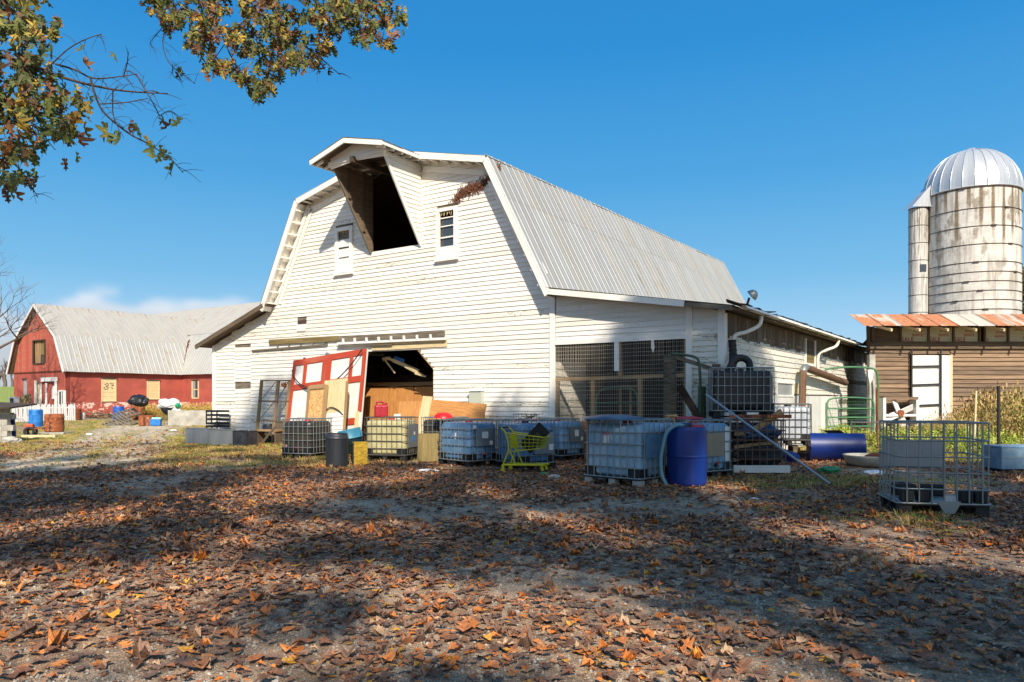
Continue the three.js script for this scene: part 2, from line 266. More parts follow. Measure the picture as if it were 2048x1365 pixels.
// ---------- white gambrel barn ----------
const TH = 34.67 * Math.PI / 180, BO = V(1.0492, 0, -19.3);
const BX = V(Math.cos(TH), 0, Math.sin(TH)), BZ = V(-Math.sin(TH), 0, Math.cos(TH));
const bl = (x, y, z) => BO.clone().addScaledVector(BX, x).addScaledVector(BZ, z).setY(y).toArray();   // from the barn's axes to the world
const slab = (p, q, t, z0, z1) => { const dx = q[0] - p[0], dy = q[1] - p[1], l = Math.hypot(dx, dy), nx = -dy / l * t, ny = dx / l * t, s = ny > 0 ? -1 : 1; return poly([p, q, [q[0] + nx * s, q[1] + ny * s], [p[0] + nx * s, p[1] + ny * s]], z0 - z1).translate(0, 0, z1); };
// one clapboard: thick lower edge, thin upper edge, ends may be cut on the slant
function boardGeo(x0b, x1b, x0t, x1t, y, h, zb = 0.030, zt = 0.008, sag0 = 0, sag1 = 0) {
  const A = [x0b, y + sag0, zb], B = [x1b, y + sag1, zb], C = [x1t, y + h + sag1, zt], D = [x0t, y + h + sag0, zt], A0 = [x0b, y + sag0, 0], B0 = [x1b, y + sag1, 0], C0 = [x1t, y + h + sag1, 0], D0 = [x0t, y + h + sag0, 0];
  const o = rr(0, 40), w = rr(0, 4), q = (a, b, c, d, u) => quad(a, b, c, d, u);
  const f = [[x0b + o, w], [x1b + o, w], [x1t + o, w + h], [x0t + o, w + h]], e = [[o, w], [o + 0.03, w], [o + 0.03, w + h], [o, w + h]];
  return mergeGeometries([q(A, B, C, D, f), q(A0, B0, B, A, [f[0], f[1], [f[1][0], w + 0.03], [f[0][0], w + 0.03]]), q(D, C, C0, D0, f), q(A0, A, D, D0, e), q(B, B0, C0, C, e)]);
}
function panelGeo(w, L, n = 2, hr = 0.014) {          // ribbed sheet: x across, y up the slope, z out
  const pr = [[0, hr], [0.018, hr], [0.036, 0]], s = w / n; const pts = [];
  for (let k = 0; k < n; k++) for (const [a, b] of [[0, hr], [0.016, hr], [0.034, 0], [s * 0.46, 0], [s * 0.5, hr * 0.35], [s * 0.54, 0], [s - 0.034, 0], [s - 0.016, hr]]) pts.push([k * s + a, b]);
  pts.push([w, hr]);
  const g = new THREE.PlaneGeometry(1, 1, pts.length - 1, 1), p = g.attributes.position, uv = g.attributes.uv, o = rr(0, 5), o2 = rr(0, 5);
  for (let r = 0; r < 2; r++) for (let i = 0; i < pts.length; i++) { const k = r * pts.length + i; p.setXYZ(k, pts[i][0], r ? 0 : L, pts[i][1]); uv.setXY(k, pts[i][0] + o, (r ? 0 : L) + o2); }
  g.computeVertexNormals(); return g.toNonIndexed ? (() => { const q = g.toNonIndexed(); q.computeVertexNormals(); return q; })() : g;
}
function sheetRoof(parent, p, q, z0, z1, cuts, mats, w = 0.61, lift = 0.012) {   // p lower, q upper corner of a slope's profile (x, y), laid from z0 back to z1
  const ey = V(q[0] - p[0], q[1] - p[1], 0), L = ey.length(); ey.normalize(); const ex = V(0, 0, q[0] > p[0] ? 1 : -1), en = ex.clone().cross(ey);
  if (en.y < 0) { ex.negate(); en.negate(); }
  const n = Math.round((z0 - z1) / w), ww = (z0 - z1) / n, ends = [0, ...cuts, 1];
  for (let c = 0; c < ends.length - 1; c++) {
    const l0 = ends[c] * L, l1 = ends[c + 1] * L + (c < ends.length - 2 ? 0.08 : 0), geos = [0, 1, 2].map(() => panelGeo(ww, l1 - l0));
    for (let k = 0; k < n; k++) {
      const m = part('roof_panel', geos[k % 3], mats[(k + c) % mats.length], parent), zs = ex.z > 0 ? z1 + k * ww : z0 - k * ww;
      const o = V(p[0], p[1], zs).addScaledVector(ey, l0 + rr(-0.012, 0.012)).addScaledVector(en, lift + (k % 2) * 0.003 + (ends.length - 2 - c === 0 ? 0 : -0.004));
      m.matrixAutoUpdate = false; m.matrix.makeBasis(ex, ey, en).setPosition(o); m.matrix.decompose(m.position, m.quaternion, m.scale); m.matrixAutoUpdate = true;
    }
  }
}
const barn = thing('white_barn', 'large white clapboard gambrel barn with projecting hay hood and ribbed metal roof', 'barn', BO.toArray(), -TH);
{
  const zB = -18.6, PITCH = 0.128;
  const line = (y, a, b) => a[0] + (b[0] - a[0]) * (y - a[1]) / (b[1] - a[1]);
  const RF = [0, 4.25], RB = [-1.87, 7.93], AP = [-5.70, 8.80], LB = [-9.58, 7.95], LF = [-11.30, 4.62];
  const xl = y => y < 3.46 ? -14.77 : y < 4.62 ? line(y, [-14.77, 3.46], LF) : y < LB[1] ? line(y, LF, LB) : line(y, LB, AP);
  const xr = y => y < 4.25 ? 0 : y < RB[1] ? line(y, RF, RB) : line(y, RB, AP);
  const doorCut = y => y < 2.92 ? [y < 2.42 ? -7.25 : line(y, [-7.25, 2.42], [-6.75, 2.92]), y < 2.37 ? -4.02 : line(y, [-4.02, 2.37], [-4.62, 2.92])] : null;
  const rect = (x0, x1, y0, y1) => y => y > y0 && y < y1 ? [x0, x1] : null;
  const cuts = [doorCut, rect(-3.90, -3.11, 5.45, 6.93), rect(-8.14, -7.34, 5.45, 6.93), rect(-6.56, -4.50, 5.97, 9), rect(-10.03, -9.55, 3.96, 4.11), rect(-13.46, -12.53, 0, 3.45)];
  const sheath = poly([[-14.77, 0], [0, 0], RF, RB, AP, LB, LF, [-14.77, 3.46]], 0.06, [[[-7.25, 0.01], [-4.02, 0.01], [-4.02, 2.37], [-4.62, 2.92], [-6.75, 2.92], [-7.25, 2.42]], [[-3.78, 5.6], [-3.2, 5.6], [-3.2, 6.88], [-3.78, 6.88]], [[-6.55, 5.97], [-4.51, 5.97], [-4.51, 8.4], [-6.55, 8.4]]]);
  part('sheathing', sheath.translate(0, 0, -0.062), M.grayWood, barn);
  const clap = (iv0, iv1, y, h, mats, parent = barn, tf) => {     // cut at lower and upper edge
    const L = Math.max(iv0[1] - iv0[0], iv1[1] - iv1[0]); if (L < 0.05) return;
    const js = []; if (L > 5.2) { const n = L > 10 ? 2 : 1; for (let k = 1; k <= n; k++) js.push(lerp(iv0[0], iv0[1], k / (n + 1)) + rr(-1.4, 1.4)); }
    const e0 = [iv0[0], ...js], e1 = [...js, iv0[1]];
    for (let k = 0; k < e0.length; k++) {
      const g = boardGeo(e0[k] + (k ? 0.002 : 0), e1[k] - (k < js.length ? 0.002 : 0), k ? e0[k] + 0.002 : iv1[0], k < js.length ? e1[k] - 0.002 : iv1[1], y, h, 0.03 + rr(0, 0.004), 0.008, rr(-0.011, 0.011), rr(-0.011, 0.011));
      if (tf) g.applyMatrix4(tf); part('clapboard', g, pick(mats), parent);
    }
  };
  const sub = (y, a, b) => { let r = [[a, b]]; for (const c of cuts) { const q = c(y); if (q) r = r.flatMap(([s, e]) => q[1] <= s || q[0] >= e ? [[s, e]] : [[s, Math.max(s, q[0])], [Math.min(e, q[1]), e]].filter(w => w[1] - w[0] > 0.02)); } return r; };
  for (let y = 0.12; y < 8.7; y += PITCH) {
    const y1 = y + PITCH + 0.018, a = sub(y + 0.01, xl(y) + 0.02, xr(y) - 0.02), b = sub(Math.min(y1, 8.76), xl(Math.min(y1, 8.76)) + 0.02, xr(Math.min(y1, 8.76)) - 0.02);
    a.forEach((iv, k) => { const w = b.length === a.length ? b[k] : iv; if (w[1] - w[0] < 0.02) return; clap(iv, [Math.max(w[0], iv[0] - 0.4), Math.min(w[1], iv[1] + 0.4)], y, PITCH + 0.018, y < 1.5 ? [...M.white, ...M.whiteWorn] : [...M.white, ...M.white, M.whiteWorn[0]]); });
  }
  for (let y = 0.07; y < 3.3; y += 0.135) if (Math.abs(y - 1.85) > 0.12) clap([-13.45, -12.54], [-13.45, -12.54], y, 0.15, M.white);   // blocked-up side door with its own boards
  // front of the right lean-to: boards over the mesh opening and beside it
  const roofR = x => 4.20 - (x) * 0.148;
  for (let y = 2.94; y < 4.15; y += PITCH) { const y1 = y + PITCH + 0.018, e = v => Math.min(4.46, (4.17 - v) / 0.148); if (e(y) > 0.25) clap([0.12, e(y)], [0.12, Math.max(0.14, e(y1))], y, PITCH + 0.018, M.white); }
  for (let y = 0.12; y < 2.9; y += PITCH) clap([3.78, 4.46], [3.78, 4.46], y, PITCH + 0.018, M.whiteWorn);
  part('sheathing', poly([[0, 0], [0.02, 2.93], [3.70, 2.93], [3.70, 0], [4.48, 0], [4.48, 3.5], [0, 4.18]], 0.05).translate(0, 0, -0.052), M.grayWood, barn);
  for (const [x, y0, y1, w] of [[0.02, 0, 4.22, 0.16], [3.71, 0, 3.64, 0.15], [4.47, 0, 3.52, 0.15], [-14.72, 0, 3.45, 0.13]]) part('corner_board', ubox(w, y1 - y0, 0.05, x, (y0 + y1) / 2, 0.032), M.trim, barn);
  part('corner_board', ubox(0.05, 3.4, 0.15, 4.52, 1.7, -0.075), M.trim, barn);
  part('header_board', ubox(3.6, 0.12, 0.03, 1.86, 2.92, 0.045), M.trim, barn);
  // rakes and friezes
  const prof = [[0.12, 4.12], RB, AP, LB, [-11.42, 4.5]], out = 0.42;
  for (let k = 0; k < 4; k++) { const a = prof[k], b = prof[k + 1]; part('rake_board', beam([a[0], a[1], out], [b[0], b[1], out], 0.04, 0.19, [b[1] - a[1], a[0] - b[0], 0]), M.trim, barn); }
  for (const s of [0.16, 0.36]) {
    const inL = [[LF[0] + s * 1.05, LF[1] + 0.12], [LB[0] + s * 0.92, LB[1] - s * 0.55]], inR = [[RF[0] - s * 1.1, RF[1] + 0.45], [RB[0] - s * 0.85, RB[1] - s * 0.5]];
    for (const [a, b] of [inL, inR]) part('frieze_board', beam([a[0], a[1], 0.045], [b[0], b[1], 0.045], 0.14, 0.03, [0, 0, 1]), M.trim, barn);
  }
  for (const [a, b] of [[[RB[0] - 0.1, RB[1] - 0.28], [-4.4, 8.20]], [[LB[0] + 0.1, LB[1] - 0.28], [-6.7, 8.24]]]) part('frieze_board', beam([a[0], a[1], 0.045], [b[0], b[1], 0.045], 0.15, 0.03, [0, 0, 1]), M.trim, barn);
  for (const [a, b] of [[LF, LB], [RF, RB], [LB, AP], [RB, AP]]) for (let t = 0.06; t < 0.98; t += 0.11) { const x = lerp(a[0], b[0], t), y = lerp(a[1], b[1], t), s = a[0] < -6 ? 1 : -1; part('lookout', ubox(0.06, 0.045, 0.38, x + s * 0.07, y - 0.075, 0.21), M.trim, barn); }
  for (const [p, q] of [[[0.10, 4.10], [-1.90, 7.92]], [RB, AP], [[-11.40, 4.52], [-9.57, 7.92]], [LB, AP]]) part('soffit', slab([p[0], p[1] - 0.02], [q[0], q[1] - 0.02], 0.02, 0.40, 0.03), M.trim, barn);
  // roof decks and ribbed sheets
  for (const [p, q] of [[[0.14, 4.17], [-1.88, 8.02]], [RB, [AP[0], AP[1] + 0.06]], [[-11.46, 4.6], [-9.60, 8.03]], [LB, [AP[0], AP[1] + 0.06]], [[4.86, 3.47], [-0.02, 4.28]], [[-15.25, 3.44], [-11.2, 4.72]]]) part('roof_deck', slab(p, q, 0.045, out, zB), M.oldWood, barn);
  sheetRoof(barn, [0.17, 4.13], [-1.86, 8.05], out + 0.03, zB, [0.68], [M.roofVar[0], M.roofVar[1], M.roofVar[0], M.roofVar[2], M.roofVar[1]]);
  sheetRoof(barn, [-1.80, 7.98], [AP[0], 8.88], out + 0.03, zB, [], [M.roofMetal], 1.22);
  sheetRoof(barn, [-11.50, 4.55], [-9.60, 8.06], out + 0.03, zB, [], [M.roofMetal], 1.22);
  sheetRoof(barn, [-9.66, 7.98], [AP[0], 8.88], out + 0.03, zB, [], [M.roofMetal], 1.22);
  sheetRoof(barn, [4.90, 3.48], [0.0, 4.30], out + 0.03, zB, [], [M.roofMetal], 1.22);
  sheetRoof(barn, [-15.30, 3.44], [-11.2, 4.74], out + 0.03, zB, [], [M.redRoofWorn], 1.22);
  part('ridge_cap', beam([AP[0], 8.915, out], [AP[0], 8.915, zB], 0.3, 0.03), M.roofMetal, barn);
  for (let k = 0; k < 46; k++) { const z = 0.2 - k * 0.4 + rr(-0.1, 0.1); part('broken_shingle', ubox(0.34, 0.02, rr(0.2, 0.38), 4.84 + rr(-0.06, 0.08), 3.56 + rr(0, 0.05), z, [rr(-0.15, 0.15), rr(-0.3, 0.3), -0.16 + rr(-0.2, 0.15)]), k % 3 ? M.blackMatte : M.darkWood, barn); }
  part('fascia_board', beam([-15.28, 3.40, out], [-11.3, 4.66, out], 0.05, 0.15, [-0.31, 0.95, 0]), M.oldWood, barn);
  part('fascia_board', beam([0.1, 4.2, out], [3.75, 3.62, out], 0.05, 0.14, [0.16, 0.98, 0]), M.trim, barn);
  part('fascia_board', beam([3.78, 3.61, out], [4.84, 3.45, out], 0.05, 0.10, [0.16, 0.98, 0]), M.grayWood, barn);
  // remaining walls, so that the inside is dark
  const back = poly([[-14.77, 0], [4.48, 0], [4.48, 3.46], [0, 4.18], RB, AP, LB, LF, [-14.77, 3.42]], 0.08).translate(0, 0, zB - 0.02);
  part('back_wall', back, M.whiteWorn[0], barn);
  part('side_wall', ubox(0.08, 3.5, 18.5, -14.72, 1.75, zB / 2 - 0.05), M.whiteWorn[0], barn);
  part('side_wall', ubox(0.05, 3.46, 18.5, 4.452, 1.73, zB / 2 - 0.05), M.grayWood, barn);
  // boards of the lean-to's long side
  const tf = new THREE.Matrix4().makeRotationY(Math.PI / 2).setPosition(4.478, 0, 0);      // board x -> -z
  const sideCuts = (y) => { let r = [[0.16, 18.5]]; const cut = (a, b) => r = r.flatMap(([s, e]) => b <= s || a >= e ? [[s, e]] : [[s, a], [b, e]].filter(w => w[1] - w[0] > 0.1)); if (y > 2.62 && y < 3.3) cut(7.45, 8.8); if (y < 1.60) cut(4.1, 12.4); if (y > 1.5 && y < 1.95) cut(4.3, 7.0); return r; };
  for (let y = 0.12; y < 2.86; y += 0.15) for (const [a, b] of sideCuts(y + 0.07)) { const n = b - a > 9 ? 3 : 1; for (let k = 0; k < n; k++) { const s = lerp(a, b, k / n), e = lerp(a, b, (k + 1) / n), g = boardGeo(s + 0.002, e - 0.002, s + 0.002, e - 0.002, y, 0.172, 0.034, 0.008, rr(-0.012, 0.012), rr(-0.012, 0.012)); part('clapboard', g.applyMatrix4(tf), e > 13.5 && k === n - 1 ? pick([M.whiteWorn[1], M.grayWood]) : pick(M.whiteWorn), barn); } }
  for (let k = 0; k < 62; k++) { const z = 0.3 + k * 0.295; if (z > 7.4 && z < 8.8 || k % 9 === 5 && z > 9) continue; part('eave_plank', ubox(0.02, 0.56 + rr(-0.06, 0.04), 0.27, 4.485 + rr(0, 0.012), 3.14, -z), pick([M.oldWood, M.grayWood, M.oldWood]), barn); }
  for (let k = 0; k < 6; k++) part('whitewashed_panel', ubox(0.03, 1.54, 1.36, 4.49, 0.80, -4.82 - k * 1.382), pick([M.whitePanel, M.trim]), barn);
  part('whitewashed_panel', ubox(0.03, 0.30, 0.9, 4.488, 1.77, -6.55), M.plyPale, barn);
  { const w = node('window', barn); part('frame', [ubox(0.05, 0.36, 0.06, 4.5, 1.76, -4.34), ubox(0.05, 0.36, 0.06, 4.5, 1.76, -6.06), ubox(0.05, 0.05, 1.66, 4.5, 1.56, -5.2), ubox(0.05, 0.05, 1.66, 4.5, 1.935, -5.2)], M.trim, w); part('pane', ubox(0.01, 0.33, 1.66, 4.485, 1.75, -5.2), M.glassDusty, w); }
  { const w = node('hatch', barn); part('frame', [ubox(0.06, 0.85, 0.09, 4.51, 2.92, -7.5), ubox(0.06, 0.85, 0.09, 4.51, 2.92, -8.75), ubox(0.06, 0.08, 1.2, 4.51, 2.55, -8.12)], M.trim, w); part('painted_opening', ubox(0.02, 0.7, 1.16, 4.487, 2.95, -8.12), M.holeShade, w); part('shutter', ubox(0.03, 0.30, 1.0, 4.50, 2.74, -8.14), M.oliveWood, w); }  // solid brown sheet stands in for the dark inside the hatch
  // inside of the lean-to seen through the mesh: the barn's own side wall
  const tf2 = new THREE.Matrix4().makeRotationY(Math.PI / 2).setPosition(0.03, 0, 0);
  for (let y = 0.85; y < 4.0; y += 0.2) { const e = y < 2.3 ? 1.7 : 0.1; if (e > 0.2) part('clapboard', boardGeo(0.1, e, 0.1, e, y, 0.225, 0.03, 0.008, rr(-0.01, 0.01), 0).applyMatrix4(tf2), pick(M.whiteWorn), barn); part('clapboard', boardGeo(e, 6.0, e, 6.0, y, 0.225, 0.03, 0.008, 0, rr(-0.01, 0.01)).applyMatrix4(tf2), M.darkWood, barn); }  // boards coloured pale where the sun strip falls, dark for the shaded rest
  part('kick_panel', ubox(0.03, 0.85, 5.8, 0.05, 0.43, -3.0), M.ply, barn);
  part('side_wall', ubox(0.05, 4.1, 18.4, -0.03, 2.05, zB / 2), M.grayWood, barn);
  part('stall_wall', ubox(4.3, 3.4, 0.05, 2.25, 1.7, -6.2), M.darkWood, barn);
  // mesh opening: rails, posts, wire
  for (const [a, b, w] of [[[0.1, 1.97, -0.02], [3.64, 2.02, -0.02], 0.09], [[1.93, 2.0, -0.03], [1.91, 2.9, -0.03], 0.11], [[1.17, 0, -0.03], [1.17, 1.95, -0.03], 0.10], [[2.48, 0, -0.03], [2.46, 1.95, -0.03], 0.11], [[0.13, 0, -0.05], [0.13, 1.95, -0.05], 0.09], [[3.6, 0, -0.04], [3.6, 2.9, -0.04], 0.09]]) part('post', beam(a, b, w, 0.08, [0, 0, 1]), M.tanWood, barn);
  part('post', ubox(0.13, 0.74, 0.03, 1.86, 2.52, 0.03), M.trim, barn);
  const wires = []; for (let x = 0.14; x < 3.64; x += 0.05) wires.push(rod([x, 0.05, 0.02 + 0.01 * Math.sin(x * 9)], [x + rr(-0.01, 0.01), 2.9, 0.02], 0.0045, 3)); for (let y = 0.1; y < 2.9; y += 0.1) wires.push(tube([[0.1, y, 0.02], [1.1, y - 0.02 + rr(-0.01, 0.01), 0.03], [2.3, y + rr(-0.012, 0.012), 0.02], [3.66, y, 0.02]], 0.0045, 10, 3));
  const wm = part('wire_mesh', wires, col(206, 198, 182, { metalness: 0.1, roughness: 0.5 }), barn); wm.userData.kind = 'stuff';
  part('rag', poly([[0, 0], [0.06, 0.02], [0.09, -0.16], [0.05, -0.3], [0.0, -0.18]], 0.012).translate(2.78, 2.86, 0.05), M.paper, barn);
  // sliding-door tracks
  part('track_board', beam([-11.45, 3.44, 0.06], [-8.0, 3.41, 0.06], 0.17, 0.05, [0, 0, 1]), M.oliveWood, barn);
  part('track_board', beam([-7.98, 3.40, 0.062], [-3.58, 3.34, 0.062], 0.16, 0.05, [0, 0, 1]), M.grayWood, barn);
  part('track_rail', beam([-12.40, 3.18, 0.055], [-8.5, 3.23, 0.055], 0.06, 0.05, [0, 0, 1]), M.grayWood, barn);
  part('track_rail', beam([-7.95, 3.24, 0.12], [-3.50, 3.19, 0.12], 0.07, 0.06, [0, 0, 1]), M.whitePlain, barn);
  part('track_rail', beam([-8.0, 3.16, 0.10], [-5.6, 3.11, 0.10], 0.03, 0.06, [0, 0, 1]), M.grayWood, barn);
  for (let x = -7.7; x < -3.6; x += 0.52) part('track_bracket', ubox(0.04, 0.16, 0.10, x, 3.31 - (x + 8) * 0.012, 0.10), M.whitePlain, barn);
  for (let x = -11.0; x < -8.6; x += 0.6) part('track_bracket', ubox(0.03, 0.09, 0.05, x, 3.27, 0.06), M.grayWood, barn);
  for (let k = 0; k < 2; k++) part('patch_board', ubox(3.0, 0.13, 0.02, -5.0, 3.03 + k * 0.14, 0.045), M.plyPale, barn);
  part('door_jamb', ubox(0.09, 2.35, 0.12, -4.0, 1.2, -0.05), M.plyPale, barn);
  part('door_jamb', beam([-4.02, 2.36, -0.03], [-4.62, 2.93, -0.03], 0.08, 0.1, [0, 0, 1]), M.tanWood, barn);
  part('door_jamb', beam([-7.22, 2.40, -0.03], [-6.72, 2.92, -0.03], 0.08, 0.1, [0, 0, 1]), M.grayWood, barn);
  // inside the big door: cabinets, beam, sagging ceiling boards
  for (let k = 0; k < 4; k++) part('cabinet_door', ubox(1.02, 1.75, 0.04, -8.4 + k * 1.06, 0.98, -1.05 - 0.002 * k), M.ply, barn);
  part('cabinet_top', ubox(4.6, 0.12, 0.7, -7.0, 1.95, -1.4), M.tanWood, barn);
  part('inner_beam', ubox(8, 0.2, 0.2, -6.5, 2.16, -1.9), M.darkWood, barn);
  for (let k = 0; k < 9; k++) part('rack_slot', ubox(0.06, 0.5, 0.06, -9.4 + k * 0.75, 2.5, -1.9), M.darkWood, barn);
  part('partition', ubox(7.0, 5.0, 0.05, -6.6, 2.5, -4.2), M.darkWood, barn);
  part('loft_floor', ubox(11.2, 0.06, 15, -5.65, 3.75, -10.0), M.darkWood, barn);
  for (const [x, y, L, t, s] of [[-6.4, 2.74, 0.34, 0.1, 0.10], [-6.05, 2.66, 0.7, -0.35, 0.08], [-5.6, 2.50, 1.0, -0.42, 0.12], [-5.25, 2.33, 0.7, -0.5, 0.09], [-6.25, 2.48, 0.5, -1.0, 0.05], [-5.0, 2.2, 0.4, -0.3, 0.05]]) part('hanging_board', ubox(L, s, 0.02, x, y, -0.5, [0.3, 0.1, t]), M.plyPale, barn);
  part('blue_scrap', ubox(0.4, 0.10, 0.01, -5.82, 2.70, -0.46, [0.3, 0, -0.3]), M.blueFaded, barn);
  // windows
  { const w = node('window', barn), x = -3.505, y = 6.19; part('frame', [ubox(0.13, 1.5, 0.06, x - 0.33, y, 0.05), ubox(0.13, 1.5, 0.06, x + 0.33, y, 0.05), ubox(0.55, 0.10, 0.06, x, y + 0.70, 0.05), ubox(0.5, 0.03, 0.05, x, 6.42, 0.0), ubox(0.5, 0.04, 0.05, x, 6.10, 0.0), ubox(0.5, 0.03, 0.05, x, 6.66, 0.0)], M.trim, w); part('sill', ubox(0.86, 0.05, 0.10, x, 5.44, 0.07), M.trim, w); part('shutter', ubox(0.54, 0.36, 0.03, x, 5.66, 0.01), M.whitePlain, w); for (const yy of [5.95, 6.26, 6.54]) part('pane', ubox(0.5, 0.27, 0.008, x, yy, -0.02), M.glassDark, w); for (let k = 0; k < 9; k++) part('straw', rod([x - 0.25 + k * 0.06, 6.84, 0.03], [x - 0.25 + k * 0.06 + rr(-0.06, 0.06), 6.84 - rr(0.06, 0.16), 0.05], 0.008, 4), M.plyPale, w); }
  { const w = node('window', barn), x = -7.74, y = 6.19; part('frame', [ubox(0.13, 1.5, 0.06, x - 0.33, y, 0.05), ubox(0.13, 1.5, 0.06, x + 0.33, y, 0.05), ubox(0.55, 0.12, 0.06, x, y + 0.69, 0.05)], M.trim, w); part('sill', ubox(0.86, 0.05, 0.10, x, 5.44, 0.07), M.trim, w); for (const [y0, h] of [[5.73, 0.44], [6.12, 0.26], [6.43, 0.24]]) part('shutter', ubox(0.54, h, 0.03, x, y0, 0.02 + rr(0, 0.01)), M.whitePlain, w); part('painted_opening', ubox(0.54, 1.36, 0.02, x, 6.18, -0.02), M.holeShade, w); for (let k = 0; k < 8; k++) part('straw', rod([x - 0.25 + k * 0.065, 6.83, 0.03], [x - 0.25 + k * 0.065 + rr(-0.06, 0.06), 6.83 - rr(0.06, 0.14), 0.05], 0.008, 4), M.plyPale, w); }  // sheet behind the shutters coloured as the shade within; no hole is cut
  { const w = node('vent_hole', barn); part('painted_opening', ubox(0.46, 0.13, 0.02, -9.79, 4.04, 0.0), M.darkWood, w); part('cover', ubox(0.44, 0.22, 0.015, -9.80, 3.85, 0.045), M.whitePlain, w); }  // solid dark sheet painted as the shade of the hole
  { const path = [[-3.22, 7.08], [-3.0, 7.22], [-2.7, 7.34], [-2.4, 7.34], [-2.12, 7.42], [-1.9, 7.62], [-1.66, 7.80]].map(p => V(...p, 0)), cv = new THREE.CatmullRomCurve3(path), st = [];   // dead creeper clinging under the roof edge
    for (let k = 0; k < 420; k++) { const t = R(), p = cv.getPointAt(t), w = t < 0.62 ? 0.19 : 0.08, a = rr(0, 6.28), l = rr(0.05, 0.16), x = p.x + gauss() * w * 0.6, y = p.y + gauss() * w * 0.5; st.push(rod([x, y, rr(0.035, 0.07)], [x + Math.cos(a) * l, y + Math.sin(a) * l, rr(0.035, 0.09)], 0.011, 3)); }
    for (let k = 0; k < 4; k++) st.push(tube(path.map(p => [p.x + rr(-0.04, 0.04), p.y + rr(-0.04, 0.04), 0.05]), 0.014, 20, 4)); part('dry_vine', st, M.hay, barn); }
  { const b = node('utility_box', barn); part('box', ubox(0.42, 0.36, 0.14, -2.4, 1.5, 0.1), col(186, 190, 172, { roughness: 0.6 }), b); part('cap', ubox(0.46, 0.03, 0.18, -2.4, 1.70, 0.11), M.whitePlain, b); }
  // hay hood
  const H = node('hay_hood', barn), yb = 5.97, yt = 8.36, zt = 1.56;
  for (const [x, s] of [[-4.51, 1], [-6.55, -1]]) {
    const inner = poly([[0, yb], [zt, yt], [0, yt]], 0.03).applyMatrix4(new THREE.Matrix4().makeRotationY(-Math.PI / 2)); // x->z
    part('cheek_lining', inner.translate(x + (s > 0 ? -0.0 : 0.03), 0, 0), M.brownWood[1], H);
    for (const t of [0.25, 0.62]) part('stud', ubox(0.05, (yt - yb) * (1 - t) , 0.09, x - s * 0.055, yt - (yt - yb) * (1 - t) / 2, zt * t), M.oldWood, H);
    part('cheek_edge', beam([x, yb, 0.02], [x, yt, zt + 0.02], 0.10, 0.05, [s, 0, 0]), s > 0 ? M.trim : M.grayWood, H);
    const tfc = new THREE.Matrix4().makeBasis(V(0, 0, s > 0 ? -1 : 1), V(0, 1, 0), V(s, 0, 0)).setPosition(x + (s > 0 ? 0.002 : -0.002), 0, s > 0 ? zt : 0);
    for (let y = yb; y < yt - 0.02; y += PITCH) { const y1 = Math.min(y + PITCH + 0.018, yt), za = zt * (y - yb) / (yt - yb), zc = zt * (y1 - yb) / (yt - yb), iv = s > 0 ? [zt - za, zt] : [0, za], iw = s > 0 ? [zt - zc, zt] : [0, zc]; if (zc > 0.08) clap(iv, iw, y, y1 - y, M.white, H, tfc); }
  }
  part('header_panel', poly([[-6.62, 8.18], [-5.6, 8.26], [-4.46, 8.18], [-4.46, 8.46], [-5.66, 8.76], [-6.62, 8.50]], 0.04).translate(0, 0, zt - 0.0), M.trim, H);
  part('header_board', ubox(2.3, 0.10, 0.06, -5.53, 8.33, zt + 0.05), M.trim, H);
  for (const s of [-1, 1]) {
    const e = s < 0 ? [-7.08, 8.40] : [-4.18, 8.43], a = [-5.66, 8.78];
    part('roof_deck', slab(e, a, 0.04, 1.95, -0.3), M.oldWood, H);
    const sh = new THREE.Group(); sh.name = 'hood_sheets'; sheetRoof(H, s < 0 ? [e[0] - 0.04, e[1]] : [e[0] + 0.04, e[1]], [a[0], a[1] + 0.02], 1.99, -0.5, [], [M.redRoofWorn], 0.83);
    part('rake_board', beam([e[0], e[1] - 0.05, 1.96], [a[0], a[1] - 0.05, 1.96], 0.04, 0.13, [a[1] - e[1], e[0] - a[0], 0]), M.trim, H);
    part('eave_board', ubox(0.04, 0.10, 2.2, e[0], e[1] - 0.04, 0.86), M.trim, H);
    for (let k = 0; k < 6; k++) part('rafter_tail', ubox(0.34, 0.07, 0.05, e[0] - s * 0.2, e[1] - 0.06, 0.1 + k * 0.34, [0, 0, s * -0.24]), M.trim, H);
  }
  for (let k = 0; k < 9; k++) part('roof_board', ubox(1.9, 0.02, 0.17, -5.53 + rr(-0.05, 0.05), 8.40 + rr(0, 0.02), 0.1 + k * 0.18), pick([M.grayWood, M.oldWood, M.darkWood, M.trim]), H);
  part('hoist_beam', ubox(0.12, 0.16, 2.3, -5.6, 8.26, 0.6), M.darkWood, H);
}
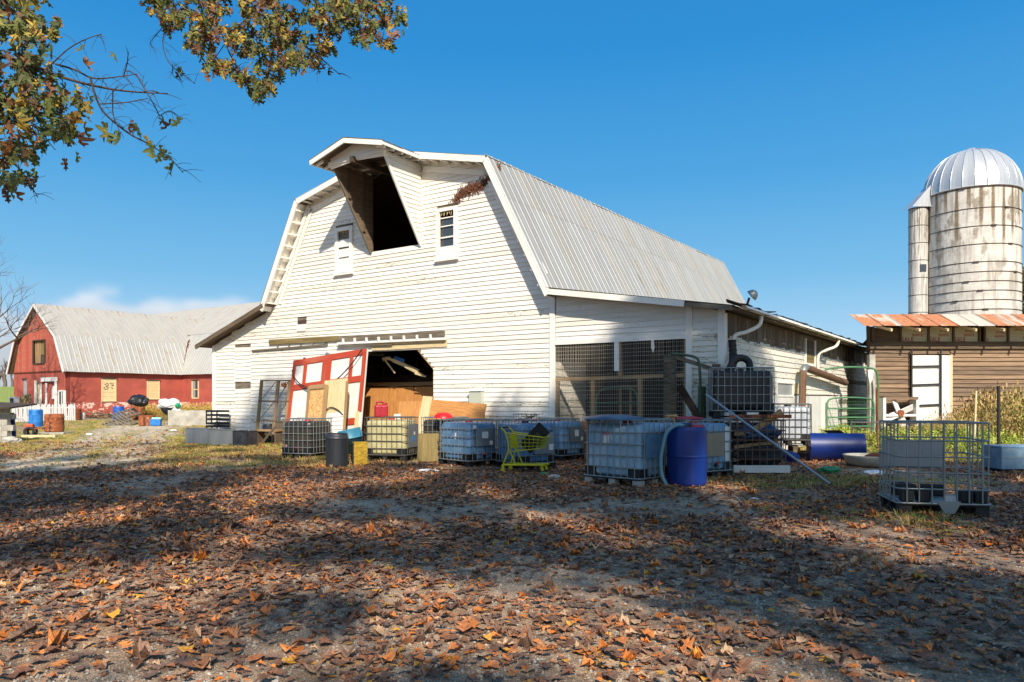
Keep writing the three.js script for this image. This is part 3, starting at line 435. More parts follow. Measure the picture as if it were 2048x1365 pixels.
// ---------- red barn with cross wing ----------
{
  const O = at(133, 0, 50); O[1] = 0;
  const rb = thing('red_barn', 'red gambrel barn with rusty grey metal roof and peeling block walls', 'barn', O, -TH);
  const joint = (u, v) => { const r = Math.floor(v / 0.2), a = ((u + (r % 2) * 0.2) % 0.4 + 0.4) % 0.4, b = ((v % 0.2) + 0.2) % 0.2; return Math.min(a, b) < 0.012 ? 0 : 1; };
  const block = tex(1024, 512, 8, 4, (u, v) => { const n = fb(u, v, 12, 8, 4, 401), f = fb(u, v, 90, 60, 3, 403), j = joint(u * 8, v * 4); let c = mul3([170, 84, 70], 0.86 + 0.24 * n + 0.08 * (f - 0.5)); c = mix3(c, [172, 74, 56], (1 - j) * 0.5); return c; });
  const blockPeel = tex(1024, 512, 8, 4, (u, v) => { const n = fb(u, v, 12, 8, 4, 405), f = fb(u, v, 60, 40, 4, 407), j = joint(u * 8, v * 4), y = v * 4; let c = mul3([170, 84, 70], 0.86 + 0.24 * n); c = mix3(c, [172, 74, 56], (1 - j) * 0.5); const p = sstep(0.54, 0.60, 0.55 * f + 0.45 * n); return mix3(c, [222, 206, 192], p * 0.85); });
  const redBlock = std({ map: block, roughness: 0.85 }), redPeel = std({ map: blockPeel, roughness: 0.85 });
  const redBoard = [paintTex(411, [186, 94, 74], [160, 116, 94], 0.70), paintTex(413, [174, 84, 66], [150, 106, 86], 0.68)].map(t => std({ map: t, roughness: 0.85 }));
  const uvm = (g) => { const p = g.attributes.position, n = g.attributes.normal, uv = g.attributes.uv; for (let i = 0; i < p.count; i++) uv.setXY(i, Math.abs(n.getX(i)) > 0.5 ? p.getZ(i) : p.getX(i), p.getY(i)); return g; };
  const W = 8.05, zE = -8.35;
  part('gable_wall', uvm(poly([[-W, -0.1], [0, -0.1], [0, 3.36], [-W, 3.36]], 0.2, [[[-6.58, 1.75], [-5.94, 1.75], [-5.94, 2.92], [-6.58, 2.92]]]).translate(0, 0, -0.2)), redBlock, rb);
  // vertical boards of the gable
  const top = x => { const a = [[-W, 3.4], [-7.1, 5.72], [-4.05, 7.95], [-1.0, 5.72], [0, 3.4]]; for (let k = 0; k < 4; k++) if (x <= a[k + 1][0]) return lerp(a[k][1], a[k + 1][1], (x - a[k][0]) / (a[k + 1][0] - a[k][0])); return 3.4; };
  for (let x = -W; x < -0.05; x += 0.22) { const a = x + 0.005, b = x + 0.215, win = x > -5.0 && x < -3.1; const mk = (y0, y1) => part('gable_board', poly([[a, y0], [b, y0], [b, Math.min(y1, top(b))], [a, Math.min(y1, top(a))]], 0.03).translate(0, 0, -0.02 + rr(0, 0.006)), pick(redBoard), rb); if (win) { mk(3.42, 4.0); mk(5.62, 99); } else mk(3.42, 99); }
  part('gable_backing', poly([[-W + 0.1, 3.3], [-0.1, 3.3], [-1.05, 5.68], [-4.05, 7.9], [-7.05, 5.68]], 0.03).translate(0, 0, -0.30), M.darkWood, rb);
  { const w = node('loft_window', rb); part('frame', [ubox(0.08, 1.65, 0.08, -4.92, 4.8, 0.02), ubox(0.08, 1.65, 0.08, -3.12, 4.8, 0.02), ubox(1.8, 0.08, 0.08, -4.0, 5.62, 0.02), ubox(1.8, 0.08, 0.1, -4.0, 3.98, 0.03)], M.darkWood, w); part('board', ubox(0.85, 1.55, 0.03, -4.45, 4.8, -0.1), M.tanWood, w); part('board', ubox(0.85, 1.0, 0.03, -3.6, 5.1, -0.12), M.oliveWood, w); part('painted_opening', ubox(0.9, 0.6, 0.02, -3.6, 4.3, -0.16), M.holeShade, w); }  // brown sheet coloured as the shadowed lower part of the window
  part('belt_course', ubox(W, 0.08, 0.06, -W / 2, 3.40, 0.03), M.rustDark, rb);
  part('long_wall', uvm(new THREE.BoxGeometry(0.2, 2.1, -zE).translate(-0.10, 2.33, zE / 2)), redBlock, rb);
  part('long_wall', uvm(new THREE.BoxGeometry(0.2, 1.4, -zE).translate(-0.102, 0.58, zE / 2)), redPeel, rb);
  // wing wall facing the yard
  part('wing_wall', uvm(new THREE.BoxGeometry(15, 2.1, 0.2).translate(7.4, 2.33, zE - 0.05)), redBlock, rb);
  part('wing_wall', uvm(new THREE.BoxGeometry(15, 1.4, 0.2).translate(7.4, 0.58, zE - 0.052)), redPeel, rb);
  part('wing_end', poly([[zE, 0], [zE - 13.4, 0], [zE - 13.4, 3.4], [zE - 11.6, 6.6], [zE - 6.7, 9.5], [zE - 1.8, 6.6], [zE, 3.4]], 0.15).applyMatrix4(new THREE.Matrix4().makeRotationY(-Math.PI / 2)).translate(-16.5, 0, 0), redBlock, rb);
  // windows of the long wall
  const pale = (name, z0, z1, y0, y1, slats) => { const w = node(name, rb); const zc = (z0 + z1) / 2, yc = (y0 + y1) / 2; part('frame', [ubox(0.08, y1 - y0, 0.07, 0.02, yc, z0), ubox(0.08, y1 - y0, 0.07, 0.02, yc, z1), ubox(0.10, 0.06, z0 - z1 + 0.1, 0.02, y0, zc)], M.plyPale, w); part('lintel', ubox(0.1, 0.08, z0 - z1 + 0.16, 0.03, y1 + 0.03, zc), M.darkWood, w); const n = slats; for (let k = 0; k < n; k++) part('slat', ubox(0.03, (y1 - y0) / n - 0.012, z0 - z1 - 0.06, 0.012 + (k % 2) * 0.004, y0 + (k + 0.5) * (y1 - y0) / n, zc), M.plyPale, w); return w; };
  const w1 = pale('boarded_window', -2.30, -3.25, 1.35, 2.92, 5);
  const scr = []; const sq = (pts) => scr.push(tube(pts.map(([a, b]) => [0.035, 2.35 + b * 0.5, -2.45 - a * 0.7]), 0.02, 20, 4)); sq([[0, 0.3], [0.35, 0.45], [0.4, 0.2], [0.1, 0.1], [0.4, -0.05], [0.3, -0.3], [0, -0.3], [0.02, 0]]); sq([[0.55, 0.5], [0.9, 0.55]]); sq([[0.6, 0.25], [0.95, 0.3], [0.75, 0.1]]); sq([[0.65, -0.1], [0.85, -0.2]]);
  part('scrawl', scr, M.darkWood, w1);
  pale('boarded_window', -5.55, -6.45, 1.50, 2.86, 10);
  const sash = (x0, x1, y0, y1) => { const w = node('window', rb), xc = (x0 + x1) / 2, z = zE + 0.06; part('frame', [ubox(0.1, y1 - y0, 0.06, x0, (y0 + y1) / 2, z), ubox(0.1, y1 - y0, 0.06, x1, (y0 + y1) / 2, z), ubox(x1 - x0, 0.08, 0.06, xc, y0 + 0.02, z), ubox(x1 - x0, 0.07, 0.06, xc, (y0 + y1) / 2, z)], M.plyPale, w); part('lintel', ubox(x1 - x0 + 0.2, 0.09, 0.08, xc, y1 + 0.04, z), M.darkWood, w); for (const [a, b] of [[y0, (y0 + y1) / 2], [(y0 + y1) / 2, y1]]) { part('pane', ubox((x1 - x0) / 2, b - a - 0.08, 0.01, xc - (x1 - x0) / 4, (a + b) / 2, z), M.glassDusty, w); part('pane', ubox((x1 - x0) / 2, b - a - 0.08, 0.01, xc + (x1 - x0) / 4, (a + b) / 2, z + 0.003), M.glassDark, w); } };
  sash(1.35, 2.15, 1.55, 2.88); sash(4.15, 4.95, 1.6, 2.9);
  // porch door, side windows
  { const d = node('door', rb); part('frame', [ubox(0.12, 2.5, 0.12, -4.30, 1.55, 0.12), ubox(0.12, 2.5, 0.12, -1.30, 1.55, 0.12), ubox(2.2, 0.28, 0.14, -2.3, 2.85, 0.12), ubox(0.10, 2.3, 0.1, -3.55, 1.45, 0.10), ubox(0.10, 2.3, 0.1, -2.75, 1.45, 0.10)], M.whitePlain, d); part('leaf', ubox(0.42, 2.2, 0.05, -3.80, 1.4, 0.08), M.plyPale, d); part('gap', ubox(0.28, 2.5, 0.05, -4.10, 1.5, 0.02), M.oldWood, d); part('notice', ubox(0.5, 0.9, 0.03, -1.65, 1.95, 0.10), M.paper, d); }
  { const w = node('window', rb); part('pane', ubox(0.62, 1.15, 0.03, -6.26, 2.32, -0.05), M.glassDusty, w); part('frame', ubox(0.7, 0.08, 0.1, -6.26, 2.95, 0.02), M.darkWood, w); }
  { const w = node('window', rb); part('frame', [ubox(0.16, 1.2, 0.08, -1.02, 1.45, 0.05), ubox(0.26, 1.2, 0.08, -0.22, 1.45, 0.05), ubox(0.8, 0.1, 0.08, -0.6, 2.05, 0.05)], M.whitePlain, w); part('pane', ubox(0.6, 1.1, 0.03, -0.65, 1.44, 0.05), M.glassDark, w); part('bar', ubox(0.06, 1.1, 0.05, -0.55, 1.44, 0.07), M.whitePlain, w); }
  // roofs
  const pr = [[0.30, 3.36], [-1.0, 5.80], [-4.05, 8.12], [-7.1, 5.80], [-W - 0.3, 3.36]];
  for (const [p, q] of [[pr[0], pr[1]], [pr[1], pr[2]], [pr[4], pr[3]], [pr[3], pr[2]]]) part('roof_deck', slab(p, q, 0.05, 0.35, zE - 3), M.oldWood, rb);
  sheetRoof(rb, [0.32, 3.33], [-0.98, 5.83], 0.38, zE - 0.9, [], [M.redRoof], 0.7); sheetRoof(rb, [-0.96, 5.80], [-4.05, 8.17], 0.38, zE - 5.6, [], [M.redRoofWorn], 0.7);
  sheetRoof(rb, [-W - 0.32, 3.33], [-7.12, 5.83], 0.38, zE - 3, [], [M.redRoof], 1.4); sheetRoof(rb, [-7.14, 5.80], [-4.05, 8.17], 0.38, zE - 5.6, [], [M.redRoofWorn], 1.4);
  for (let k = 0; k < 4; k++) part('rake_board', beam([pr[k][0], pr[k][1] - 0.06, 0.37], [pr[k + 1][0], pr[k + 1][1] - 0.06, 0.37], 0.05, 0.16, [pr[k + 1][1] - pr[k][1], pr[k][0] - pr[k + 1][0], 0]), M.whitePlain, rb);
  // wing roof: ridge runs across; built along its own z, then turned
  const wing = node('wing_roof', rb); wing.rotation.y = Math.PI / 2;       // its x -> -z of the barn, its z -> x
  const zx = z => -z;                                                      // barn z to wing x
  sheetRoof(wing, [zx(zE + 0.35), 3.33], [zx(zE - 1.65), 6.60], 15.0, -1.6, [], [M.redRoof], 0.7);
  sheetRoof(wing, [zx(zE - 1.60), 6.57], [zx(zE - 6.7), 9.62], 15.0, -16.6, [], [M.redRoofWorn], 0.7);
  sheetRoof(wing, [zx(zE - 13.6), 3.33], [zx(zE - 6.7), 9.62], 15.0, -16.6, [], [M.redRoofWorn], 1.4);
  part('valley_strip', beam([0.2, 3.5, zE + 0.22], [-1.0, 5.95, zE - 1.05], 0.08, 0.03), M.rustDark, rb); part('valley_strip', beam([-1.0, 5.95, zE - 1.05], [-4.2, 8.32, zE - 4.5], 0.08, 0.03), M.rustDark, rb);
}
// ---------- plank milk shed with rusty roof ----------
const SHZ = -27;
{
  const sh = thing('plank_shed', 'brown plank shed with rust-streaked metal roof and tall white door', 'shed', [12.92, 0, SHZ]);
  const L = 9.5, top = 4.0;
  part('wall_core', poly([[0, 0], [L, 0], [L + 0.0, -2.6], [1.6, -2.6]], top).applyMatrix4(new THREE.Matrix4().makeRotationX(-Math.PI / 2).scale(V(1, -1, 1))), M.darkWood, sh);
  for (let y = 0.15, k = 0; y < 3.36; y += 0.158, k++) for (const [a, b] of [[0.05, 1.48], [2.95, L]]) part('plank', boardGeo(a, b, a, b, y, 0.165, 0.055 + rr(0, 0.02), 0.02, rr(-0.012, 0.012), rr(-0.012, 0.012)).translate(0, 0, 0.01), pick(M.brownWood), sh);
  for (let y = 3.10; y < 3.4; y += 0.16) part('plank', boardGeo(1.5, 2.93, 1.5, 2.93, y, 0.165, 0.05, 0.02).translate(0, 0, 0.012), pick(M.brownWood), sh);
  part('ledger_beam', ubox(L, 0.26, 0.12, L / 2, 3.42, 0.08), M.oldWood, sh);
  { const d = node('door', sh); for (const [x, w] of [[1.98, 0.92], [2.68, 0.46]]) part('leaf', ubox(w, 2.95, 0.05, x, 1.58, 0.10 + (w > 0.5 ? 0.012 : 0)), M.whitePanel, d); part('jamb', ubox(0.07, 3.0, 0.1, 2.95, 1.55, 0.08), M.plyPale, d); for (const x of [1.47, 2.52]) part('ladder_rail', ubox(0.045, 3.25, 0.05, x, 1.65, 0.20), M.rubber, d); for (const y of [1.26, 2.0, 2.66, 0.5]) part('ladder_rung', ubox(1.0, 0.05, 0.04, 2.0, y, 0.20, [0, 0, rr(0.01, 0.05)]), M.rubber, d); }
  // panels under the eave cut from printed sale signs
  const sign = (words) => { const c = document.createElement('canvas'); c.width = 256; c.height = 128; const x = c.getContext('2d'); x.fillStyle = '#c9c4a4'; x.fillRect(0, 0, 256, 128); x.strokeStyle = '#a8a488'; x.lineWidth = 2; for (let k = 1; k < 5; k++) { x.beginPath(); x.moveTo(0, k * 26 + 3); x.lineTo(256, k * 26); x.stroke(); } x.fillStyle = '#9c2f26'; for (const [t, a, b, s] of words) { x.font = `bold ${s}px sans-serif`; x.fillText(t, a, b); } const t = new THREE.CanvasTexture(c); t.colorSpace = THREE.SRGBColorSpace; return std({ map: t, roughness: 0.8 }); };
  const A = sign([['DOWN', 120, 40, 30], ['MONTH', 108, 76, 30], ['SALE', 6, 124, 54]]), B = sign([['SALE', 60, 24, 50], ['DOWN', 150, 66, 28], ['MONTH', 140, 98, 28]]), C2 = sign([['DOWN', 130, 52, 30], ['MONTH', 118, 88, 30], ['SALE', -60, 128, 48]]);
  const xs = [[0.22, 1.12, null], [1.16, 2.12, A], [2.18, 3.02, A], [3.08, 3.96, A], [4.20, 5.0, C2], [5.06, 6.02, B], [6.06, 7.0, B], [7.05, 8.0, C2], [8.05, 9.1, A]];
  for (const [a, b, m] of xs) { const g = new THREE.BoxGeometry(b - a, 0.52, 0.03).translate((a + b) / 2, 3.80, -0.01 + 0.02); part(m ? 'sign_panel' : 'blank_panel', g, m || M.oldWood, sh); }
  for (const x of [0.15, 1.14, 2.15, 3.05, 4.0, 4.18, 5.03, 6.04, 7.02, 8.02]) part('stud', ubox(0.06, 0.6, 0.10, x, 3.80, 0.05), M.oldWood, sh);
  part('corner_post', ubox(0.2, 4.1, 0.2, 0.12, 2.05, -0.08), M.darkWood, sh);
  part('eave_brace', beam([-0.02, 3.25, 0.05], [-0.45, 4.02, 0.9], 0.1, 0.08), M.darkWood, sh);
  for (let k = 0; k < 10; k++) part('rafter_end', ubox(0.06, 0.09, 1.3, 0.3 + k * 0.98, 4.02, 0.45, [0.22, 0, 0]), M.plyPale, sh);
  // rusty sheets: front slope and back slope
  const rustM = [[0.66, 441], [0.50, 443], [0.25, 445], [0.58, 447]].map(([a, s]) => std({ map: metalTex(s, [214, 202, 184], [188, 104, 54], a), roughness: 0.6, metalness: 0.1 }));
  const rg = panelGeo(0.66, 1.0, 1, 0.03), rg2 = panelGeo(0.66, 3.6, 1, 0.03), ey = V(-0.0, 0.52, -1.18).normalize(), ex = V(1, 0, 0), en = ex.clone().cross(ey);
  for (let k = 0; k < 16; k++) { const m = part('roof_sheet', panelGeo(0.665, 1.35, 1, 0.03), rustM[[0, 1, 0, 3, 0, 2, 2, 1, 3, 0, 1, 0, 3, 1, 2, 0][k]], sh); m.matrixAutoUpdate = false; m.matrix.makeBasis(ex, ey, en).setPosition(-0.62 + k * 0.66, 4.03 + (k % 2) * 0.004, 1.0 + rr(-0.02, 0.02)); m.matrix.decompose(m.position, m.quaternion, m.scale); m.matrixAutoUpdate = true; }
  const eb = V(0, -0.4, -1).normalize(), exb = V(-1, 0, 0); for (let k = 0; k < 8; k++) { const m = part('roof_sheet', panelGeo(1.1, 2.6, 2, 0.03), rustM[k % 4], sh), n2 = exb.clone().cross(eb); m.matrixAutoUpdate = false; m.matrix.makeBasis(exb, eb, n2).setPosition(0.9 + (k + 1) * 1.1, 4.56, -0.22); m.matrix.decompose(m.position, m.quaternion, m.scale); m.matrixAutoUpdate = true; }
}
// ---------- concrete stave silo ----------
{
  const SD = 33.4, X = 20.61, r = 1.88, yT = 10.55;
  const si = thing('silo', 'tall stained white stave silo with ribbed metal dome behind the shed', 'silo', [X, 0, -SD]);
  // stains: rust-brown runs that start at the roof seams, lichen blotches
  const stain = tex(1024, 1024, 1, 1, (u, v) => {
    const y = v * yT, n = fb(u, v, 24, 30, 5, 501), f = fb(u, v, 120, 160, 3, 503), col0 = fb(u, v, 90, 3, 3, 505);
    let c = mul3([208, 203, 193], 0.86 + 0.22 * n + 0.10 * (f - 0.5));
    c = mix3(c, [150, 142, 130], 0.6 * sstep(0.52, 0.74, fb(u, v, 60, 8, 4, 507)));
    const stv = sstep(0.03, 0.01, Math.abs(((u * 44) % 1) - 0.5)); c = mul3(c, 1 - 0.16 * stv); const seam = (u * 26) % 1, w = 0.20 + 0.16 * (fb(u, v, 26, 12, 3, 509) - 0.5) , len = 0.6 + 1.9 * h2(Math.floor(u * 26), 4, 9);
    const run = sstep(w, w * 0.5, Math.abs(seam - 0.5)) * sstep(yT - len - 0.5, yT - len + 0.5, y + 1.1 * (n - 0.5));
    c = mix3(c, mul3([96, 76, 52], 0.7 + 0.5 * f), run * 0.68);
    c = mix3(c, mul3([128, 116, 98], 0.7 + 0.5 * f), 0.6 * sstep(0.58, 0.72, fb(u, v, 40, 16, 5, 511)) * sstep(4.5, 9, y));
    return c;
  });
  const cyl = new THREE.CylinderGeometry(r, r, yT, 64, 1, true).translate(0, yT / 2, 0);
  part('wall', cyl, std({ map: stain, roughness: 0.9 }), si);
  const hoop = std({ map: blotch(513, [96, 84, 74], [62, 54, 48], 0.5), roughness: 0.7, metalness: 0.3 });
  for (const y of [10.5, 9.62, 8.85, 8.08, 7.32, 6.90, 6.50, 6.10, 5.70, 5.30, 4.92, 4.5, 4.1, 3.7]) { const hp = part('hoop', new THREE.TorusGeometry(r + 0.012, 0.017, 5, 72).rotateX(Math.PI / 2).translate(0, y, 0), hoop, si); part('turnbuckle', ubox(0.22, 0.05, 0.06, (r + 0.03) * Math.sin(rr(-0.8, 0.6)), y, 0), hoop, hp).position.set(0, 0, 0); const tb = hp.children[0], a = rr(-0.9, 0.7); tb.geometry.dispose(); tb.geometry = ubox(0.22, 0.05, 0.06).rotateY(a).translate((r + 0.03) * Math.sin(a), y, (r + 0.03) * Math.cos(a)); }
  // dome of overlapping gores
  const domeM = std({ map: metalTex(521, [200, 203, 204], [150, 142, 134], 0.22), roughness: 0.32, metalness: 0.35 }), NG = 26, hD = 2.02;
  const gore = (() => { const g = new THREE.BufferGeometry(), P = [], U = [], I = [], n = 12, m = 4; for (let i = 0; i <= n; i++) for (let k = 0; k <= m; k++) { const t = i / n * Math.PI / 2, a = (k / m - 0.5) * 2 * Math.PI / NG, q = r * 1.012 * Math.pow(Math.cos(t), 0.92) + 0.02 + (k === 0 || k === m ? 0.022 : 0), y = yT + 0.02 + hD * Math.sin(t); P.push(q * Math.sin(a), y, q * Math.cos(a)); U.push(k / m * 0.5, i / n * 2.4); if (i < n && k < m) { const o = i * (m + 1) + k; I.push(o, o + 1, o + m + 1, o + 1, o + m + 2, o + m + 1); } } g.setAttribute('position', new THREE.Float32BufferAttribute(P, 3)); g.setAttribute('uv', new THREE.Float32BufferAttribute(U, 2)); g.setIndex(I); g.computeVertexNormals(); return g; })();
  const dome = node('dome', si); for (let k = 0; k < NG; k++) { const g = part('gore', gore, domeM, dome); g.rotation.y = (k + 0.5) * 2 * Math.PI / NG; }
  for (let k = 0; k < NG; k++) { const a = k * 2 * Math.PI / NG, pts = []; for (let i = 0; i <= 8; i++) { const t = i / 8 * Math.PI / 2, q = r * 1.012 * Math.pow(Math.max(0, Math.cos(t)), 0.92) + 0.045; pts.push([q * Math.sin(a), yT + 0.02 + hD * Math.sin(t), q * Math.cos(a)]); } part('seam_rib', tube(pts, 0.018, 14, 4), domeM, dome); }
  part('cap', lathe([[0, 0.14], [0.2, 0.12], [0.3, 0.0]], 16).translate(0, yT + hD, 0), domeM, dome);
  part('drip_rim', new THREE.TorusGeometry(r + 0.035, 0.035, 6, 72).rotateX(Math.PI / 2).translate(0, yT + 0.02, 0), domeM, si);
  // unloading chute on the left side
  const ch = node('chute', si), cx = -2.22, cr = 0.40; 
  part('tube', new THREE.CylinderGeometry(cr, cr, 10.1, 24, 1, true).translate(cx, 5.05, -0.3), std({ map: stain, roughness: 0.8, color: new THREE.Color(0.92, 0.95, 0.98) }), ch);
  for (let k = 0; k < 9; k++) part('band', new THREE.TorusGeometry(cr + 0.006, 0.014, 4, 28).rotateX(Math.PI / 2).translate(cx, 10.05 - k * 0.78, -0.3), hoop, ch);
  part('hood', quad([cx - 0.50, 10.08, 0.16], [cx + 0.85, 11.5, 0.2], [cx + 0.85, 11.5, -0.8], [cx - 0.50, 10.08, -0.76]), domeM, ch); part('hood', poly([[-0.52, 10.08], [0.6, 10.08], [0.75, 11.55]], 0.03).translate(cx, 0, 0.14), domeM, ch);
  part('hatch', ubox(0.26, 0.32, 0.03, cx - 0.0, 7.35, 0.11), M.glassDark, ch);
}
// ---------- caged liquid totes ----------
const toteGeo = {};
function bottleGeo(W, D, h) {                        // moulded bottle: rounded plan, upright flutes, rounded shoulders
  const n = 120, rc = 0.13, P = [], U = [], I = [];
  const per = 2 * (W + D) - 8 * rc + 2 * Math.PI * rc;
  const plan = s => { let q = s * per; const a = W / 2 - rc, b = D / 2 - rc, arcs = Math.PI * rc / 2; const seg = [[2 * a, t => [-a + t, D / 2, 0, 1]], [arcs, t => { const f = t / rc; return [a + rc * Math.sin(f), b + rc * Math.cos(f), Math.sin(f), Math.cos(f)]; }], [2 * b, t => [W / 2, b - t, 1, 0]], [arcs, t => { const f = t / rc; return [a + rc * Math.cos(f), -b - rc * Math.sin(f), Math.cos(f), -Math.sin(f)]; }], [2 * a, t => [a - t, -D / 2, 0, -1]], [arcs, t => { const f = t / rc; return [-a - rc * Math.sin(f), -b - rc * Math.cos(f), -Math.sin(f), -Math.cos(f)]; }], [2 * b, t => [-W / 2, -b + t, -1, 0]], [arcs, t => { const f = t / rc; return [-a - rc * Math.cos(f), b + rc * Math.sin(f), -Math.cos(f), Math.sin(f)]; }]]; for (const [l, f] of seg) { if (q <= l + 1e-9) return f(q); q -= l; } return seg[0][1](0); };
  const rings = [[0.02, 0.10], [0.0, 0.05], [0.03, 0.012], [0.07, 0.0], [0.2, 0], [0.4, 0.003], [0.6, 0.003], [0.8, 0], [0.9, 0.004], [0.95, 0.02], [0.985, 0.05], [1.0, 0.11]];
  rings.forEach(([t, inn], j) => { for (let i = 0; i <= n; i++) { const s = i / n, [x, z, nx, nz] = plan(s % 1), fl = j > 2 && j < 10 ? 0.013 * Math.pow(Math.abs(Math.sin(s * Math.PI * 26)), 0.5) - 0.013 : -0.013, o = -inn + fl; P.push(x + nx * o, t * h, z + nz * o); U.push(s * per, t * h); if (i < n && j < rings.length - 1) { const k = j * (n + 1) + i; I.push(k, k + 1, k + n + 1, k + 1, k + n + 2, k + n + 1); } } });
  const g = new THREE.BufferGeometry(); g.setAttribute('position', new THREE.Float32BufferAttribute(P, 3)); g.setAttribute('uv', new THREE.Float32BufferAttribute(U, 2)); g.setIndex(I); g.computeVertexNormals();
  const top = new THREE.BoxGeometry(W - 0.2, 0.01, D - 0.2).translate(0, h - 0.004, 0);
  return mergeGeometries([norm(g), norm(top)]);
}
function ringGeo(W, D, r, rc = 0.07) { const a = W / 2, b = D / 2, p = new THREE.CurvePath(); const L = (x0, z0, x1, z1) => p.add(new THREE.LineCurve3(V(x0, 0, z0), V(x1, 0, z1))), Q = (x0, z0, xc, zc, x1, z1) => p.add(new THREE.QuadraticBezierCurve3(V(x0, 0, z0), V(xc, 0, zc), V(x1, 0, z1))); L(-a + rc, b, a - rc, b); Q(a - rc, b, a, b, a, b - rc); L(a, b - rc, a, -b + rc); Q(a, -b + rc, a, -b, a - rc, -b); L(a - rc, -b, -a + rc, -b); Q(-a + rc, -b, -a, -b, -a, -b + rc); L(-a, -b + rc, -a, b - rc); Q(-a, b - rc, -a, b, -a + rc, b); return new THREE.TubeGeometry(p, 64, r, 5, true); }
function tote(o) {                                   // o: pos (foot of the centre), turn, s scale, W, D, tank, label, plates [[face,x,y,w,h,sticker]], cap, cageMat, missing parts
  const { W = 1.2, D = 1.0, s = 1, H = 1.16, cageMat = M.cage } = o, key = W + '_' + D;
  const G = toteGeo[key] || (toteGeo[key] = { bottle: bottleGeo(W - 0.05, D - 0.05, 0.92), ring: ringGeo(W, D, 0.011), base: ringGeo(W + 0.01, D + 0.01, 0.016), bar: new THREE.CylinderGeometry(0.0095, 0.0095, 1.0, 6), barTop: 0 });
  const t = thing('liquid_tote', o.label, 'tote', o.pos, o.turn, o.group); t.scale.setScalar(s);
  const pal = node('pallet', t), palM = o.palMat || M.blackMatte;
  part('deck', ubox(W - 0.02, 0.025, D - 0.02, 0, 0.135, 0), palM, pal);
  for (const x of [-1, 0, 1]) for (const z of [-1, 0, 1]) part('foot', ubox(x ? 0.15 : 0.13, 0.12, z ? 0.15 : 0.13, x * (W / 2 - 0.09), 0.062, z * (D / 2 - 0.09)), o.footMat || palM, pal);
  for (const z of [-1, 1]) part('runner', ubox(W - 0.05, 0.02, 0.10, 0, 0.0105, z * (D / 2 - 0.09)), palM, pal);
  if (o.tank) {
    const b = part('bottle', G.bottle, o.tank, t); b.position.y = 0.165;
    for (const x of [-1, 1]) for (const z of [-1, 1]) part('corner_guard', [ubox(0.24, 0.17, 0.012, x * (W / 2 - 0.145), 0.235, z * (D / 2 - 0.018)), ubox(0.012, 0.17, 0.22, x * (W / 2 - 0.018), 0.235, z * (D / 2 - 0.135))], M.black, t);
    const cap = part('fill_cap', lathe([[0, 0.055], [0.075, 0.055], [0.085, 0.045], [0.085, 0.0], [0.10, 0.0], [0.10, -0.01]], 20), o.cap || M.redCap, t); cap.position.set(0, 1.085, 0);
    if (o.valve !== false) { const v = node('valve', t), f = o.valve || 'z'; const sh = f === 'z' ? (x, y, z) => [x, y, z] : (x, y, z) => [z - D / 2 + W / 2, y, -x]; part('spout', rod(sh(0, 0.26, D / 2 - 0.05), sh(0, 0.26, D / 2 + 0.03), 0.035, 12), M.black, v); part('handle', rod(sh(0, 0.30, D / 2 + 0.0), sh(0.05, 0.33, D / 2 + 0.04), 0.018, 8), M.redCap, v); }
  }
  const cage = node('cage', t), hy = [0.155, 0.33, 0.53, 0.73, 0.93, H - 0.012];
  hy.forEach((y, k) => { const m = part('hoop_bar', k === 0 ? G.base : G.ring, cageMat, cage); m.position.y = y; m.rotation.set(rr(-0.006, 0.006), 0, rr(-0.006, 0.006)); });
  const nx = Math.round(W / 0.155), nz = Math.round(D / 0.165), len = H - 0.16;
  const up = (x, z) => { const m = part('upright_bar', G.bar, cageMat, cage); m.position.set(x, 0.155 + len / 2, z); m.scale.y = len; m.rotation.set(rr(-0.010, 0.010), 0, rr(-0.012, 0.012)); };
  for (const sg of [-1, 1]) { for (let k = 0; k < nx; k++) up((k + 0.5) / nx * (W - 0.06) - (W - 0.06) / 2, sg * (D / 2 + 0.012)); for (let k = 0; k < nz; k++) up(sg * (W / 2 + 0.012), (k + 0.5) / nz * (D - 0.06) - (D - 0.06) / 2); }
  if (o.tank) for (const z of [-0.2, 0.2]) part('top_bar', rod([-W / 2, H + 0.004, z], [W / 2, H + 0.004, z], 0.011, 6), cageMat, cage);
  for (const [f, x, y, w, h, st] of o.plates || []) {
    const p = node('label_plate', t); if (f === 'x') { p.rotation.y = Math.PI / 2; p.position.x = W / 2 - D / 2; } p.position.y = 0;
    const zf = D / 2 + 0.03; part('plate', ubox(w, h, 0.006, x, y, zf), o.plateMat || M.galvDull, p);
    for (const [sx, sy, sw, shh, sm] of st || []) part('sticker', ubox(sw, shh, 0.003, x + sx, y + sy, zf + 0.006), sm || M.paper, p);
  }
  for (const [f, x, y, w, h, m] of o.stickers || []) { const p = node('sticker_mount', t); if (f === 'x') { p.rotation.y = Math.PI / 2; p.position.x = W / 2 - D / 2; } part('sticker', ubox(w, h, 0.003, x, y, D / 2 - 0.022), m || M.paper, p); }
  return t;
}
